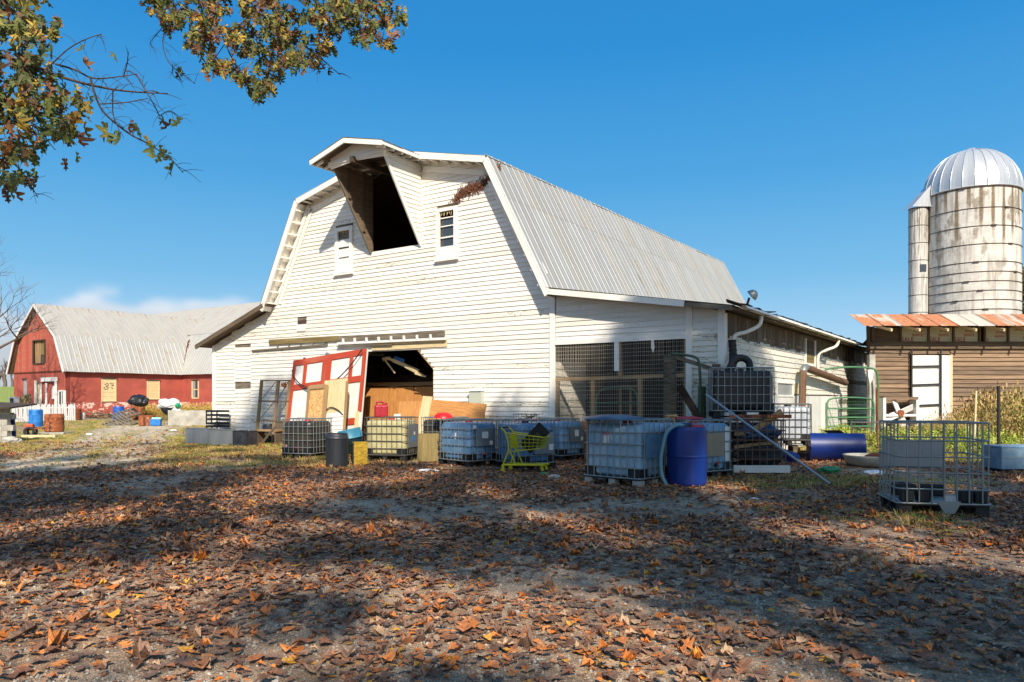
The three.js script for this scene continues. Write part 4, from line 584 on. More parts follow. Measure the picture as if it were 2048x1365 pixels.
// front corner c (world x, z), a: how far the left face turns away, in degrees
function toteAt(c, a, o) { a *= Math.PI / 180; const s = o.s || 1, W = (o.W ?? 1.2) * s, D = (o.D ?? 1.0) * s, x = [Math.cos(a), Math.sin(a)], z = [-Math.sin(a), Math.cos(a)]; const px = c[0] - x[0] * W / 2 - z[0] * D / 2, pz = c[1] - x[1] * W / 2 - z[1] * D / 2; return tote({ ...o, pos: [px, (o.y || 0) + (o.y ? 0 : gh(px, pz)), pz], turn: -a }); }
const redMark = col(176, 60, 56, { roughness: 0.8 }), blueMark = col(38, 132, 204, { roughness: 0.6 }), pinkMark = col(200, 130, 130, { roughness: 0.8 });
const GT = 'caged totes lined up in front of the white barn';
toteAt([-4.86, -18.0], 18, { W: 1.0, D: 1.2, s: 0.84, tank: M.tank.brownBlack, valve: 'z', group: GT, label: 'dark brown caged tote with pale cage beside the black drum', stickers: [['z', -0.36, 0.36, 0.09, 0.09, pinkMark]] });
toteAt([-2.47, -17.28], 13.5, { s: 0.88, tank: M.tank.tan, group: GT, valve: false, label: 'cream yellow caged tote with the red fuel can on top', plates: [['x', 0.0, 0.66, 0.74, 0.62, [[-0.05, -0.08, 0.14, 0.14, blueMark], [0.06, 0.06, 0.08, 0.08]]]], cageMat: M.cageDark });
toteAt([-1.35, -18.75], 16, { s: 0.86, tank: M.tank.brownBlack, group: GT, label: 'dark caged tote behind a leaning plywood scrap, between cream and blue totes', valve: false });
toteAt([-0.92, -15.89], 46, { s: 0.88, tank: M.tank.deep, group: GT, valve: 'x', label: 'slate blue caged tote just left of the yellow shopping cart', plates: [['x', 0.0, 0.72, 0.6, 0.42, [[0.0, 0.06, 0.2, 0.16], [0.2, -0.14, 0.1, 0.1]]]], stickers: [['z', 0.05, 0.75, 0.08, 0.16], ['x', -0.3, 0.98, 0.12, 0.09]] });
toteAt([0.19, -15.43], 58, { s: 0.90, tank: M.tank.deep, group: GT, valve: false, label: 'blue caged tote directly behind the yellow shopping cart', plates: [['x', 0.12, 0.62, 0.55, 0.5, [[0.2, -0.1, 0.12, 0.14]]]], stickers: [['x', -0.05, 0.98, 0.16, 0.10], ['z', 0.2, 0.6, 0.08, 0.18]], cageMat: M.cage });
toteAt([1.16, -17.5], 46, { s: 0.86, tank: M.tank.blue, group: GT, valve: false, label: 'pale blue caged tote farthest back, against the barn corner board', plates: [['x', 0.1, 0.72, 0.55, 0.42, [[0.0, 0.04, 0.16, 0.18], [0.22, -0.12, 0.08, 0.1]]]] });
toteAt([2.09, -12.14], 43.5, { s: 0.97, tank: M.tank.grey, group: GT, valve: false, label: 'large grey-blue caged tote in front, left of the royal blue drum', plates: [['x', -0.1, 0.70, 0.56, 0.40, []]], stickers: [['z', -0.12, 0.80, 0.11, 0.17], ['z', -0.12, 0.90, 0.13, 0.05, pinkMark]], plateMat: std({ map: blotch(361, [96, 130, 152], [74, 110, 136], 0.5), roughness: 0.5 }), footMat: M.conc });
toteAt([3.38, -13.55], 58, { s: 0.94, tank: M.tank.blue, group: GT, valve: 'x', label: 'pale blue caged tote behind the royal blue drum', plates: [['x', -0.05, 0.68, 0.5, 0.46, []]], plateMat: std({ map: metalTex(363, [150, 140, 120], [110, 90, 70], 0.3), roughness: 0.4, metalness: 0.4 }), stickers: [['x', 0.36, 0.62, 0.16, 0.8, M.whitePlain]] });
// right-hand pile
const toteD = toteAt([5.40, -15.25], 6, { s: 0.92, W: 1.1, D: 0.95, tank: M.tank.black, valve: false, label: 'lower black tote under the upper black tote, behind the rusty cage', cageMat: M.cageDark });
toteAt([5.40, -15.30], 8, { s: 0.90, y: 1.08, W: 1.36, D: 1.05, tank: M.tank.black, valve: false, label: 'black caged tote on top of the pile at the barn corner', cageMat: M.cage, cap: M.black });
tote({ pos: [4.90, gh(4.9, -14.9), -14.95], turn: -0.02, s: 0.93, W: 1.14, D: 0.5, valve: false, label: 'rusty empty tote cage leaning full of scrap, under the black totes', cageMat: M.cageRust, palMat: M.cageRust });
toteAt([7.47, -18.55], 14, { s: 0.90, y: 0.30, W: 1.15, tank: M.tank.white, valve: false, label: 'white caged tote beside the lean-to wall, behind the blue half drum', cageMat: M.cageDark, cap: M.black });
{ const c = at(1592, 900, 18.95); const b = thing('timber_pad', 'stacked timbers carrying the white tote beside the lean-to', 'timber stack', [c[0] - 0.05, gh(c[0], c[2]), c[2]], -0.24); for (let k = 0; k < 3; k++) part('timber', ubox(1.2, 0.15, 0.16, 0, 0.075, -0.4 + k * 0.4), M.darkWood, b); for (let k = 0; k < 3; k++) part('timber', ubox(0.16, 0.148, 1.1, -0.45 + k * 0.45, 0.225, 0), M.oldWood, b); }
// near empty cage
{ const t = tote({ pos: [5.56, gh(5.5, -9.9), -9.86], turn: -0.22, s: 1.03, W: 1.04, D: 0.9, label: 'empty galvanised tote cage standing in the leaves, nearest on the right', cageMat: M.cage });
  part('backing_sheet', ubox(0.75, 0.36, 0.01, -0.12, 0.72, -0.42), M.galv, t); part('floor_sheet', ubox(0.95, 0.012, 0.82, 0, 0.155, 0), M.galvDull, t);
  for (const [x, z, w] of [[-0.40, 0.36, 0.15], [-0.21, 0.36, 0.15], [0.26, 0.36, 0.15], [0.42, 0.36, 0.14], [0.1, -0.34, 0.3], [-0.25, -0.34, 0.3]]) part('plastic_foot_cup', new RoundedBoxGeometry(w, 0.15, 0.16, 2, 0.025).translate(x, 0.24, z), M.blackMatte, t);
  part('spout_guard', poly([[-0.14, 0.06], [0.12, 0.06], [0.10, 0.0], [0.05, -0.09], [-0.06, -0.09], [-0.11, 0]], 0.02).translate(0.06, 0.13, 0.455), M.galvDull, t);
}
// ---------- drums ----------
function drum(name, label, pos, r, h, mat, o = {}) {
  const d = thing(name, label, o.cat || 'drum', pos, o.turn || 0, o.group), pts = [[0, 0.012], [r * 0.9, 0.0], [r * 0.97, 0.02], [r, 0.06]];
  const ribs = o.ribs || [0.34, 0.66]; for (const t of ribs) pts.push([r, h * t - 0.03], [r + 0.012, h * t - 0.012], [r + 0.012, h * t + 0.012], [r, h * t + 0.03]);
  pts.push([r, h - 0.07], [r * 0.985, h - 0.04], [r * 0.95, h - 0.015]); const body = pts.slice();
  if (o.open) { body.push([r * 0.95, h], [r * 0.93, h - 0.01], [r * 0.93, 0.06], [0, 0.06]); } else body.push([r * 0.94, h], [r * 0.90, h], [r * 0.89, h - 0.02], [0, h - 0.02]);
  const b = part('body', lathe(body, 36), mat, d);
  if (o.rim) part('rim', new THREE.TorusGeometry(r * 0.955, 0.015, 6, 36).rotateX(Math.PI / 2).translate(0, h - 0.005, 0), o.rim, d);
  for (const [x, z, m, rr0] of o.bungs || []) part('bung', lathe([[0, 0.05], [rr0 * 0.8, 0.05], [rr0, 0.03], [rr0, 0]], 18).translate(x, h - 0.02, z), m, d);
  if (o.lie) { b.rotation.z = Math.PI / 2; }
  return d;
}
{
  const p = on(1383, 977); drum('blue_drum', 'royal blue plastic drum with red lid, in front of the totes', [p[0], gh(p[0], p[2] - 0.3), p[2] - 0.3], 0.325, 0.98, M.blueDrum, { ribs: [0.5], bungs: [[0.16, 0.0, M.redCap, 0.14], [-0.1, 0.1, M.black, 0.1]] });
  const q = [p[0], 0.98, p[2] - 0.3];
  const h = thing('drain_hose', 'clear blue-grey hose looping from drum top down to the ground', 'hose', [q[0], 0, q[2]]);
  part('hose', tube([[-0.05, 1.0, 0.12], [-0.2, 1.03, 0.2], [-0.38, 0.93, 0.26], [-0.46, 0.7, 0.28], [-0.50, 0.45, 0.30], [-0.48, 0.2, 0.32], [-0.40, 0.02, 0.36]], 0.032, 36, 10), M.hose, h);
  part('coupling', rod([-0.10, 1.0, 0.10], [0.05, 1.01, 0.02], 0.055, 12), M.black, h);
  const k = on(668, 935); drum('black_drum', 'faded black open drum between dark tote and yellow crate', [k[0], gh(k[0], k[2] - 0.25), k[2] - 0.25], 0.24, 0.74, M.blackPlastic, { open: true, ribs: [0.85] });
  const w = on(520, 884); drum('dark_drum', 'dark blue-grey drum standing against the wall beside the wooden screen frame', bl(-11.0, 0.0, 0.42), 0.2, 0.62, M.blackPlastic, {});
  const b2 = on(71, 856, 0.1); drum('blue_drum', 'bright blue drum in front of the white picket fence', [b2[0], gh(b2[0], b2[2]), b2[2]], 0.30, 0.86, M.blueFaded, { ribs: [0.3, 0.7] });
  const r1 = on(108, 867, 0.06); drum('rusty_barrel', 'open rusty barrel on a concrete slab, nearest to the picket fence drum', [r1[0], gh(r1[0], r1[2]) + 0.1, r1[2]], 0.36, 0.75, M.rust, { open: true, ribs: [0.3, 0.6, 0.82] });
  solo('slab', ubox(1.0, 0.16, 0.8), M.conc, 'small concrete slab under the rusty barrel', 'slab', [r1[0] + 0.12, gh(r1[0], r1[2]) + 0.02, r1[2]]);
  const r2 = on(150, 842, 0.2); drum('rusty_barrel', 'dark rusty barrel heaped with rubble at the end of the picket fence', [r2[0], gh(r2[0], r2[2]), r2[2]], 0.32, 0.66, M.rustDark, { open: true, ribs: [0.33, 0.66] });
  const r3 = on(276, 843, 0.2); drum('rusty_barrel', 'rusty barrel with a black bag on top by the red wall', [r3[0], gh(r3[0], r3[2]), r3[2]], 0.36, 0.9, M.rust, { ribs: [0.5] });
  const r4 = on(293, 852, 0.15); drum('rusty_barrel', 'short rusty barrel filled with ash beside the blue cooler', [r4[0], gh(r4[0], r4[2]), r4[2]], 0.37, 0.52, M.rust, { open: true, ribs: [0.9] });
  const r5 = on(237, 842, 0.2); drum('blue_bin', 'faded blue bin behind the stacked pallets', [r5[0], gh(r5[0], r5[2]), r5[2]], 0.30, 0.8, M.blueSheet, { open: true, cat: 'bin' });
  // half drum lying open on the right
  const hd = thing('half_drum', 'blue half drum lying open in the weeds', 'half drum', [7.78, gh(7.8, -17.9), -17.9], -0.22);
  const half = new THREE.CylinderGeometry(0.36, 0.36, 1.22, 28, 1, true, 0, Math.PI).rotateZ(Math.PI / 2).rotateX(0.0); part('shell', half.rotateX(Math.PI * 0.62).translate(0, 0.33, 0), M.blueDrum, hd);
  for (const s of [-1, 1]) part('end', new THREE.CircleGeometry(0.355, 24, 0, Math.PI).rotateY(Math.PI / 2).rotateX(Math.PI * 0.62 + Math.PI / 2).translate(s * 0.6, 0.33, 0), M.blueDrum, hd);
}
// ---------- things leaning on the barn front ----------
{
  const d = thing('sliding_door', 'big white sliding barn door with red trim, leaning crooked on the wall', 'barn door', bl(-7.78, -0.02, 0.95), -TH);
  const g = node('door_leaf', d); g.rotation.set(-0.20, 0, 0.085);
  const bx = (x0, x1, y0, y1, m, n, z = 0.05, t = 0.03) => part(n, ubox(x1 - x0, y1 - y0, t, (x0 + x1) / 2, (y0 + y1) / 2, z), m, g);
  bx(-1.66, 1.66, 0.1, 2.95, M.whitePanel, 'panel', 0, 0.06);
  for (const a of [[-1.66, 1.66, 2.76, 2.95], [-1.66, -1.53, 0.1, 2.76], [1.52, 1.66, 1.0, 2.76], [-0.24, 0.16, 1.95, 2.76], [-1.12, -0.98, 2.12, 2.76], [0.98, 1.12, 2.12, 2.76], [-1.53, -0.24, 1.93, 2.12], [0.16, 1.52, 1.93, 2.12], [-0.20, -0.05, 1.2, 1.93], [0.03, 0.16, 1.1, 1.95], [-1.53, -0.7, 0.38, 0.56], [0.90, 1.46, 0.62, 0.82], [0.86, 1.0, 1.1, 1.75]]) bx(...a, M.redTrim, 'trim', 0.047 + rr(0, 0.006));
  bx(1.44, 1.60, 0.1, 1.0, M.plyPale, 'trim', 0.05);
  part('latch', ubox(0.08, 0.08, 0.05, -1.2, 2.97, 0.0), M.rustDark, g); part('roller', rod([-0.1, 2.98, -0.03], [-0.1, 2.98, 0.06], 0.06, 12), M.galvDull, g);
  const c = thing('cable', 'black cable sagging across the leaning red and white door', 'cable', bl(-7.78, 0, 0.95), -TH);
  part('cable', tube([[-1.85, 2.42, -0.40], [-1.60, 2.18, -0.28], [-1.2, 1.92, -0.24], [-0.6, 1.75, -0.20], [-0.05, 1.83, -0.22], [0.5, 2.12, -0.26], [1.0, 2.55, -0.34], [1.36, 2.98, -0.42]], 0.018, 40, 6), M.rubber, c);
  part('cable', tube([[-1.2, 1.93, -0.23], [-0.5, 1.82, -0.21], [0.2, 1.95, -0.24], [0.9, 2.40, -0.30]], 0.010, 30, 6), M.rubber, c);
}
{
  const d = thing('osb_door', 'small door of strand board in a brown frame, leaning before the sliding door', 'door', bl(-7.55, 0.0, 1.45), -TH); const g = node('leaf', d); g.rotation.set(-0.16, 0.05, 0.06);
  part('panel', ubox(0.62, 1.72, 0.03, 0, 0.98, 0), M.osb, g); for (const [w, h, x, y] of [[0.10, 1.9, -0.36, 0.96], [0.12, 1.9, 0.36, 0.96], [0.62, 0.14, 0, 1.86], [0.62, 0.14, 0, 0.06]]) part('frame', ubox(w, h, 0.05, x, y, 0.02), M.tanWood, g);
  const e = thing('cream_door', 'cream door with clapboarded lower half leaning beside the strand board door', 'door', bl(-6.82, 0.0, 1.35), -TH); const q = node('leaf', e); q.rotation.set(-0.15, -0.02, 0.07);
  part('panel', ubox(0.92, 1.02, 0.03, 0, 1.58, 0), M.plyPale, q); for (let k = 0; k < 8; k++) part('clapboard', boardGeo(-0.44, 0.44, -0.44, 0.44, 0.06 + k * 0.125, 0.14).translate(0, 0, 0.01), M.white[k % 3], q); part('edge', ubox(0.05, 2.08, 0.06, -0.48, 1.05, 0.01), M.plyPale, q); part('edge', ubox(0.06, 2.0, 0.06, 0.47, 1.0, 0.01), M.tanWood, q); part('backing', ubox(0.9, 1.05, 0.02, 0, 0.55, -0.01), M.grayWood, q);
  part('handle_wire', tube([[-0.4, 1.12, 0.05], [-0.15, 1.24, 0.06], [0.2, 1.14, 0.06], [0.42, 0.98, 0.05]], 0.016, 16, 5), M.rubber, q);
}
{ // wooden screen frame
  const d = thing('screen_frame', 'tall brown wooden screen frame with wire diagonals, left of the leaning door', 'frame', bl(-10.55, 0, 0.62), -TH); const g = node('frame', d); g.rotation.set(-0.10, 0, -0.01);
  for (const [w, x, m] of [[0.10, -0.86, M.oliveWood], [0.12, 0.02, M.brownWood[2]], [0.30, 0.72, M.tanWood]]) part('upright', ubox(w, 2.12, 0.07, x, 1.06, 0), m, g);
  for (const [y, m] of [[2.10, M.brownWood[2]], [1.40, M.oldWood], [0.74, M.oldWood], [0.28, M.oldWood]]) part('rail', ubox(1.6, 0.05, 0.05, -0.1, y, 0.01), m, g);
  for (const [a, b] of [[[-0.80, 1.42, 0.02], [-0.10, 2.05, 0.02]], [[0.08, 1.42, 0.02], [0.55, 2.05, 0.02]], [[-0.8, 0.76, 0.02], [-0.06, 1.38, 0.02]], [[0.08, 0.76, 0.02], [0.55, 1.38, 0.02]]]) part('brace_wire', rod(a, b, 0.014, 5), M.grayWood, g);
  part('lower_panel', ubox(0.5, 0.72, 0.03, 0.33, 0.4, 0.0), M.oldWood, g); part('lamp_socket', lathe([[0.02, 0.12], [0.05, 0.08], [0.11, 0.0]], 14).rotateZ(-0.8).translate(0.42, 1.92, 0.08), M.rust, g);
  const wires = []; for (let x = -0.8; x < 0.55; x += 0.06) wires.push(rod([x, 0.3, 0.03], [x, 2.08, 0.03], 0.002, 3)); part('wire_screen', wires, M.galvDull, g).userData.kind = 'stuff';
  const t = thing('scrap_table', 'low wooden bench behind the screen frame with planks on it', 'bench', bl(-10.2, 0, 1.0), -TH + 0.2); part('top', ubox(0.9, 0.05, 0.4, 0, 0.45, 0), M.tanWood, t); for (const x of [-0.38, 0.38]) part('leg', ubox(0.07, 0.43, 0.34, x, 0.215, 0), M.oldWood, t); part('brace', beam([-0.1, 0.05, 0.22], [0.45, 0.62, 0.22], 0.07, 0.03, [0, 0, 1]), M.oldWood, t);
}
{ // plywood at the big door
  const p = thing('plywood_sheet', 'long orange plywood sheet leaning below the grey utility box', 'plywood', bl(-2.95, 0.0, 0.62), -TH); const g = node('sheet', p); g.rotation.set(-0.22, 0, -0.065); part('face', ubox(1.95, 1.42, 0.02, 0, 0.72, 0), M.ply, g); part('edge_strip', ubox(0.36, 1.5, 0.022, -1.16, 0.76, 0.012), M.plyPale, g);
  const q = thing('plywood_sheet', 'orange plywood sheet standing in the dark barn doorway', 'plywood', bl(-4.55, 0.0, 0.45), -TH); const h = node('sheet', q); h.rotation.set(-0.18, 0, 0.02); part('face', ubox(1.25, 1.42, 0.02, 0, 0.72, 0), M.ply, h); part('batten', ubox(0.24, 0.9, 0.03, -0.62, 0.6, 0.03), M.whitePlain, h);
}
{ // galvanised ducts in a row
  [['wide galvanised duct box lying on the grass, leftmost of the row', -12.1, 1.3, M.galv], ['dull galvanised duct box in the middle of the row', -10.86, 1.12, M.galvDull], ['dark square duct box at the end of the row near the screen frame', -9.95, 0.62, M.blackPlastic]].forEach(([l, x, w, m], k) => { const b = thing('duct_box', l, 'duct', bl(x, 0, 2.1), -TH + 0.16, 'duct boxes lying by the barn'); part('shell', [ubox(w, 0.50 - k * 0.02, 0.02, 0, 0.26, 0.2), ubox(w, 0.02, 0.42, 0, 0.50 - k * 0.02, 0), ubox(0.02, 0.48, 0.4, w / 2 - 0.01, 0.25, 0), ubox(0.02, 0.48, 0.4, -w / 2 + 0.01, 0.25, 0)], m, b); part('flange', ubox(0.04, 0.52, 0.03, w / 2 - 0.02, 0.26, 0.215), m, b); });
  const c = thing('milk_crate_stack', 'stack of two black plastic crates at the left barn corner', 'crate stack', bl(-13.85, 0, 0.45), -TH); for (const y of [0.28, 0.82]) { const k = node('crate', c); k.position.y = y; for (const s of [-1, 1]) for (const yy of [-0.22, -0.07, 0.08, 0.22]) { part('rail', ubox(0.66, 0.07, 0.02, 0, yy, s * 0.24), M.black, k); part('rail', ubox(0.02, 0.07, 0.48, s * 0.33, yy, 0), M.black, k); } for (const x of [-0.32, 0, 0.32]) part('slat', ubox(0.05, 0.52, 0.024, x, 0, 0.243), M.black, k); part('floor', ubox(0.64, 0.02, 0.46, 0, -0.25, 0), M.black, k); }
}
// ---------- among the totes ----------
{
  const p = on(714, 930), c = thing('bottle_crate', 'dirty yellow plastic crate standing on end beside the black drum', 'crate', [p[0], gh(p[0], p[2] - 0.2), p[2] - 0.2], 0.35);
  for (const z of [-0.12, 0, 0.12]) part('panel', ubox(0.30, 0.5, 0.02, 0.02, 0.26, z), M.yellowDirty, c); for (let k = 0; k < 6; k++) part('rib', ubox(0.31, 0.025, 0.27, 0.02, 0.03 + k * 0.095, 0), M.yellowDirty, c); for (const z of [-0.10, 0.12]) part('lattice', ubox(0.025, 0.5, 0.05, -0.15, 0.25, z), M.black, c); for (let k = 0; k < 6; k++) part('lattice', ubox(0.02, 0.03, 0.26, -0.155, 0.02 + k * 0.09, 0.01), M.black, c);
  const q = on(708, 912), b = thing('bin', 'teal plastic tub tipped open behind the yellow crate', 'tub', [q[0], gh(q[0], q[2]), q[2] + 0.1], 0.3);
  const body = lathe([[0, 0.02], [0.30, 0.02], [0.38, 0.46], [0.42, 0.47], [0.42, 0.44], [0.39, 0.44], [0.31, 0.05], [0, 0.05]], 4).rotateY(Math.PI / 4).rotateZ(0.22).rotateX(0.35).translate(0, 0.15, 0); part('shell', body, M.teal, b);
  const n = on(697, 903), b2 = thing('bin', 'dark navy storage box behind the teal tub', 'box', [n[0], 0, n[2] - 0.3], 0.1); part('shell', new RoundedBoxGeometry(0.62, 0.5, 0.45, 2, 0.04).translate(0, 0.25, 0), col(40, 44, 96, { roughness: 0.5 }), b2); part('lid', ubox(0.66, 0.05, 0.48, 0, 0.52, 0), col(60, 66, 84, { roughness: 0.6 }), b2);
  const f = thing('fuel_can', 'red plastic fuel can standing on the cream tote', 'fuel can', [-3.12, 1.02, -17.75], 0.3); part('body', new RoundedBoxGeometry(0.32, 0.30, 0.2, 3, 0.05).translate(0, 0.16, 0), M.redCan, f); part('handle', tube([[-0.10, 0.3, 0], [-0.10, 0.37, 0], [0.03, 0.37, 0], [0.06, 0.3, 0]], 0.022, 16, 8), M.redCan, f); part('spout', rod([0.11, 0.3, 0], [0.12, 0.36, 0], 0.035, 10), M.redCan, f); part('rib', ubox(0.03, 0.26, 0.215, 0, 0.15, 0), M.redCan, f);
  solo('plywood_scrap', beam([-1.95, 0.02, -17.2], [-1.95, 0.66, -17.42], 0.48, 0.02, [0, 0, 1]), M.oliveWood, 'weathered plywood scrap leaning on the dark tote', 'board');
  const rt = thing('red_tub', 'bright red bowl upturned on the dark tote behind the slate blue one', 'bowl', [-1.72, 0.99, -18.7]); part('shell', lathe([[0.24, 0], [0.22, 0.07], [0.14, 0.13], [0, 0.15]], 20), col(206, 24, 28, { roughness: 0.4 }), rt);
  // yellow shopping cart
  const s = on(1052, 946), k = thing('shopping_cart', 'bright yellow shopping cart parked before the blue totes', 'shopping cart', [s[0] + 0.02, gh(s[0], s[2] - 0.2), s[2] - 0.15], -0.38); k.scale.setScalar(0.93);
  const Y = M.yellow, bw = 0.22, rim0 = [[-0.42, 0.86], [0.46, 0.80]], bot = [[-0.30, 0.42], [0.34, 0.50]], basket = node('basket', k);
  for (const z of [-bw, bw]) { part('rim', rod([-0.40, 0.84, z], [0.46, 0.76, z], 0.013, 6), Y, basket); part('side_wire', rod([-0.28, 0.44, z * 0.85], [0.36, 0.52, z * 0.85], 0.010, 5), Y, basket); for (let j = 1; j < 4; j++) part('side_wire', rod([-0.40 + j * 0.03, 0.84 - j * 0.10, z * (1 - j * 0.03)], [0.46 - j * 0.025, 0.76 - j * 0.06, z * (1 - j * 0.03)], 0.006, 4), Y, basket); for (let j = 0; j <= 8; j++) { const t = j / 8; part('side_wire', rod([lerp(-0.40, 0.46, t), lerp(0.84, 0.76, t), z], [lerp(-0.28, 0.36, t), lerp(0.44, 0.52, t), z * 0.85], 0.005, 4), Y, basket); } }
  for (let j = -3; j <= 3; j++) { part('floor_wire', rod([-0.28, 0.44, j * 0.06], [0.36, 0.52, j * 0.06], 0.005, 4), Y, basket); part('front_wire', rod([0.36, 0.52, j * 0.06], [0.46, 0.76, j * 0.07], 0.005, 4), Y, basket); }
  part('rim', rod([0.46, 0.76, -bw], [0.46, 0.76, bw], 0.013, 6), Y, basket); part('flap', [ubox(0.02, 0.30, 0.40, -0.30, 0.66, 0, [0, 0, 0.2])], M.yellow, basket); part('flap_sign', ubox(0.012, 0.12, 0.34, -0.335, 0.74, 0, [0, 0, 0.2]), M.black, basket);
  const fr = node('frame', k); for (const z of [-bw, bw]) { part('tube', tube([[-0.52, 0.95, z], [-0.42, 0.86, z], [-0.34, 0.50, z], [-0.46, 0.17, z]], 0.016, 20, 7), Y, fr); part('tube', rod([-0.34, 0.5, z * 0.95], [-0.18, 0.17, z * 0.9], 0.014, 7), Y, fr); part('base_rail', rod([-0.48, 0.15, z], [0.46, 0.17, z * 0.7], 0.020, 7), Y, fr); }
  part('base_rail', rod([-0.48, 0.15, -bw], [-0.48, 0.15, bw], 0.016, 7), Y, fr); part('base_tray', ubox(0.62, 0.012, 0.34, 0.05, 0.175, 0), Y, fr);
  part('handle', rod([-0.53, 0.95, -bw - 0.02], [-0.53, 0.95, bw + 0.02], 0.02, 8), M.black, k);
  for (const [x, z] of [[-0.46, bw], [-0.46, -bw], [0.40, bw * 0.6], [0.40, -bw * 0.6]]) { const w = node('caster', k); part('fork', ubox(0.05, 0.11, 0.045, x, 0.10, z, [0, 0, 0.25]), Y, w); part('wheel', rod([x - 0.01, 0.048, z - 0.014], [x - 0.01, 0.048, z + 0.014], 0.048, 14), x < 0 ? Y : M.rubber, w); }
  const bp = thing('dark_board', 'dark flat panel sticking out of the shopping cart', 'panel', [s[0] + 0.18, 0.62, s[2] - 0.2], -0.38); part('panel', ubox(0.30, 0.62, 0.05, 0, 0.06, 0, [0.15, 0, -0.78]), M.blackMatte, bp); part('label', ubox(0.26, 0.2, 0.004, 0.1, 0.02, 0.034, [0.15, 0, -0.78]), col(70, 74, 40, { roughness: 0.8 }), bp);
  // on the totes: tarp, red rags, orange rope, tray
  const hump = (w, h, d, seed) => { const g = new THREE.SphereGeometry(1, 28, 14, 0, Math.PI * 2, 0, Math.PI / 2), p = g.attributes.position; for (let i = 0; i < p.count; i++) { const x = p.getX(i), y = p.getY(i), z = p.getZ(i), n = 0.75 + 0.5 * wn(x * 2 + seed, z * 2 + y + seed, seed); p.setXYZ(i, x * w * n, y * h * n, z * d * n); } g.computeVertexNormals(); return g; };
  solo('tarp', hump(0.6, 0.085, 0.42, 3), col(44, 70, 92, { roughness: 0.35 }), 'folded dark blue tarp heaped on the front grey-blue tote', 'tarp', [1.72, 1.11, -12.75], -0.6);
  solo('red_rag', hump(0.2, 0.05, 0.14, 5), M.redCan, 'crumpled red rag lying on the front grey-blue tote', 'rag', [2.0, 1.125, -12.5]);
  solo('red_rag', hump(0.3, 0.05, 0.16, 7), M.redCan, 'crumpled red rag on the tote behind the royal blue drum', 'rag', [3.3, 1.09, -13.95]);
  { const r = thing('rope_coil', 'tangle of orange rope hanging over the tote behind the drum', 'rope', [2.86, 1.06, -13.35]); const pts = []; for (let j = 0; j < 22; j++) pts.push([0.10 * Math.cos(j * 1.7) + rr(-0.03, 0.03), 0.06 + rr(-0.02, 0.06), 0.08 * Math.sin(j * 1.7) + rr(-0.03, 0.03)]); part('coil', tube(pts, 0.014, 120, 5), M.rope, r); part('strand', tube([[0.0, 0.06, 0.08], [0.02, 0.0, 0.16], [0.0, -0.12, 0.17], [0.01, -0.28, 0.17]], 0.013, 16, 5), M.rope, r); }
  { const t = thing('wire_tray', 'rusty wire tray with dry stems on the tote behind the cart', 'tray', [0.35, 1.02, -16.0], -0.3); const g = []; for (let j = 0; j <= 10; j++) g.push(rod([-0.28 + j * 0.056, 0.12, 0.16], [-0.28 + j * 0.056, 0, 0.14], 0.004, 4), rod([-0.28 + j * 0.056, 0, 0.14], [-0.28 + j * 0.056, 0, -0.14], 0.004, 4)); g.push(rod([-0.3, 0.12, 0.16], [0.3, 0.12, 0.16], 0.007, 5), rod([-0.3, 0.12, -0.16], [0.3, 0.12, -0.16], 0.007, 5)); part('basket', g, M.cageRust, t); part('bottom', ubox(0.56, 0.02, 0.28, 0, 0.0, 0), M.redCan, t); const st = []; for (let j = 0; j < 14; j++) st.push(rod([rr(-0.1, 0.1), 0.03, 0], [rr(-0.2, 0.2), rr(0.08, 0.16), rr(-0.1, 0.1)], 0.006, 4)); part('dry_stems', st, M.oliveWood, t); }
  // skid under the slate blue tote, litter scraps
  solo('plank', beam([-1.5, 0.03, -15.55], [-0.2, 0.03, -15.25], 0.16, 0.04, [0, 1, 0]), M.oldWood, 'grey plank lying under the edge of the slate blue tote', 'plank');
  solo('crushed_bottle', hump(0.14, 0.06, 0.07, 9), new THREE.MeshPhysicalMaterial({ color: new THREE.Color(0.7, 0.78, 0.8), roughness: 0.2, transmission: 0.5 }), 'crushed clear plastic bottle on the leaves right of the cart', 'bottle', [0.78, gh(0.78, -13.95), -13.95], 0.4);
  solo('green_scrap', hump(0.10, 0.05, 0.06, 11), col(48, 138, 92, { roughness: 0.4 }), 'small green plastic scrap beside the cart wheel', 'scrap', [0.62, gh(0.62, -14.5), -14.5]);
  solo('white_scrap', hump(0.22, 0.05, 0.08, 13), M.bag, 'crumpled white plastic lying left of the slate blue tote', 'scrap', [-1.75, gh(-1.75, -15.4), -15.4]);
  solo('white_scrap', hump(0.07, 0.03, 0.05, 14), M.bag, 'small white scrap alone on the shaded leaves right of centre', 'scrap', [3.55, gh(3.55, -10.9), -10.9]);
}
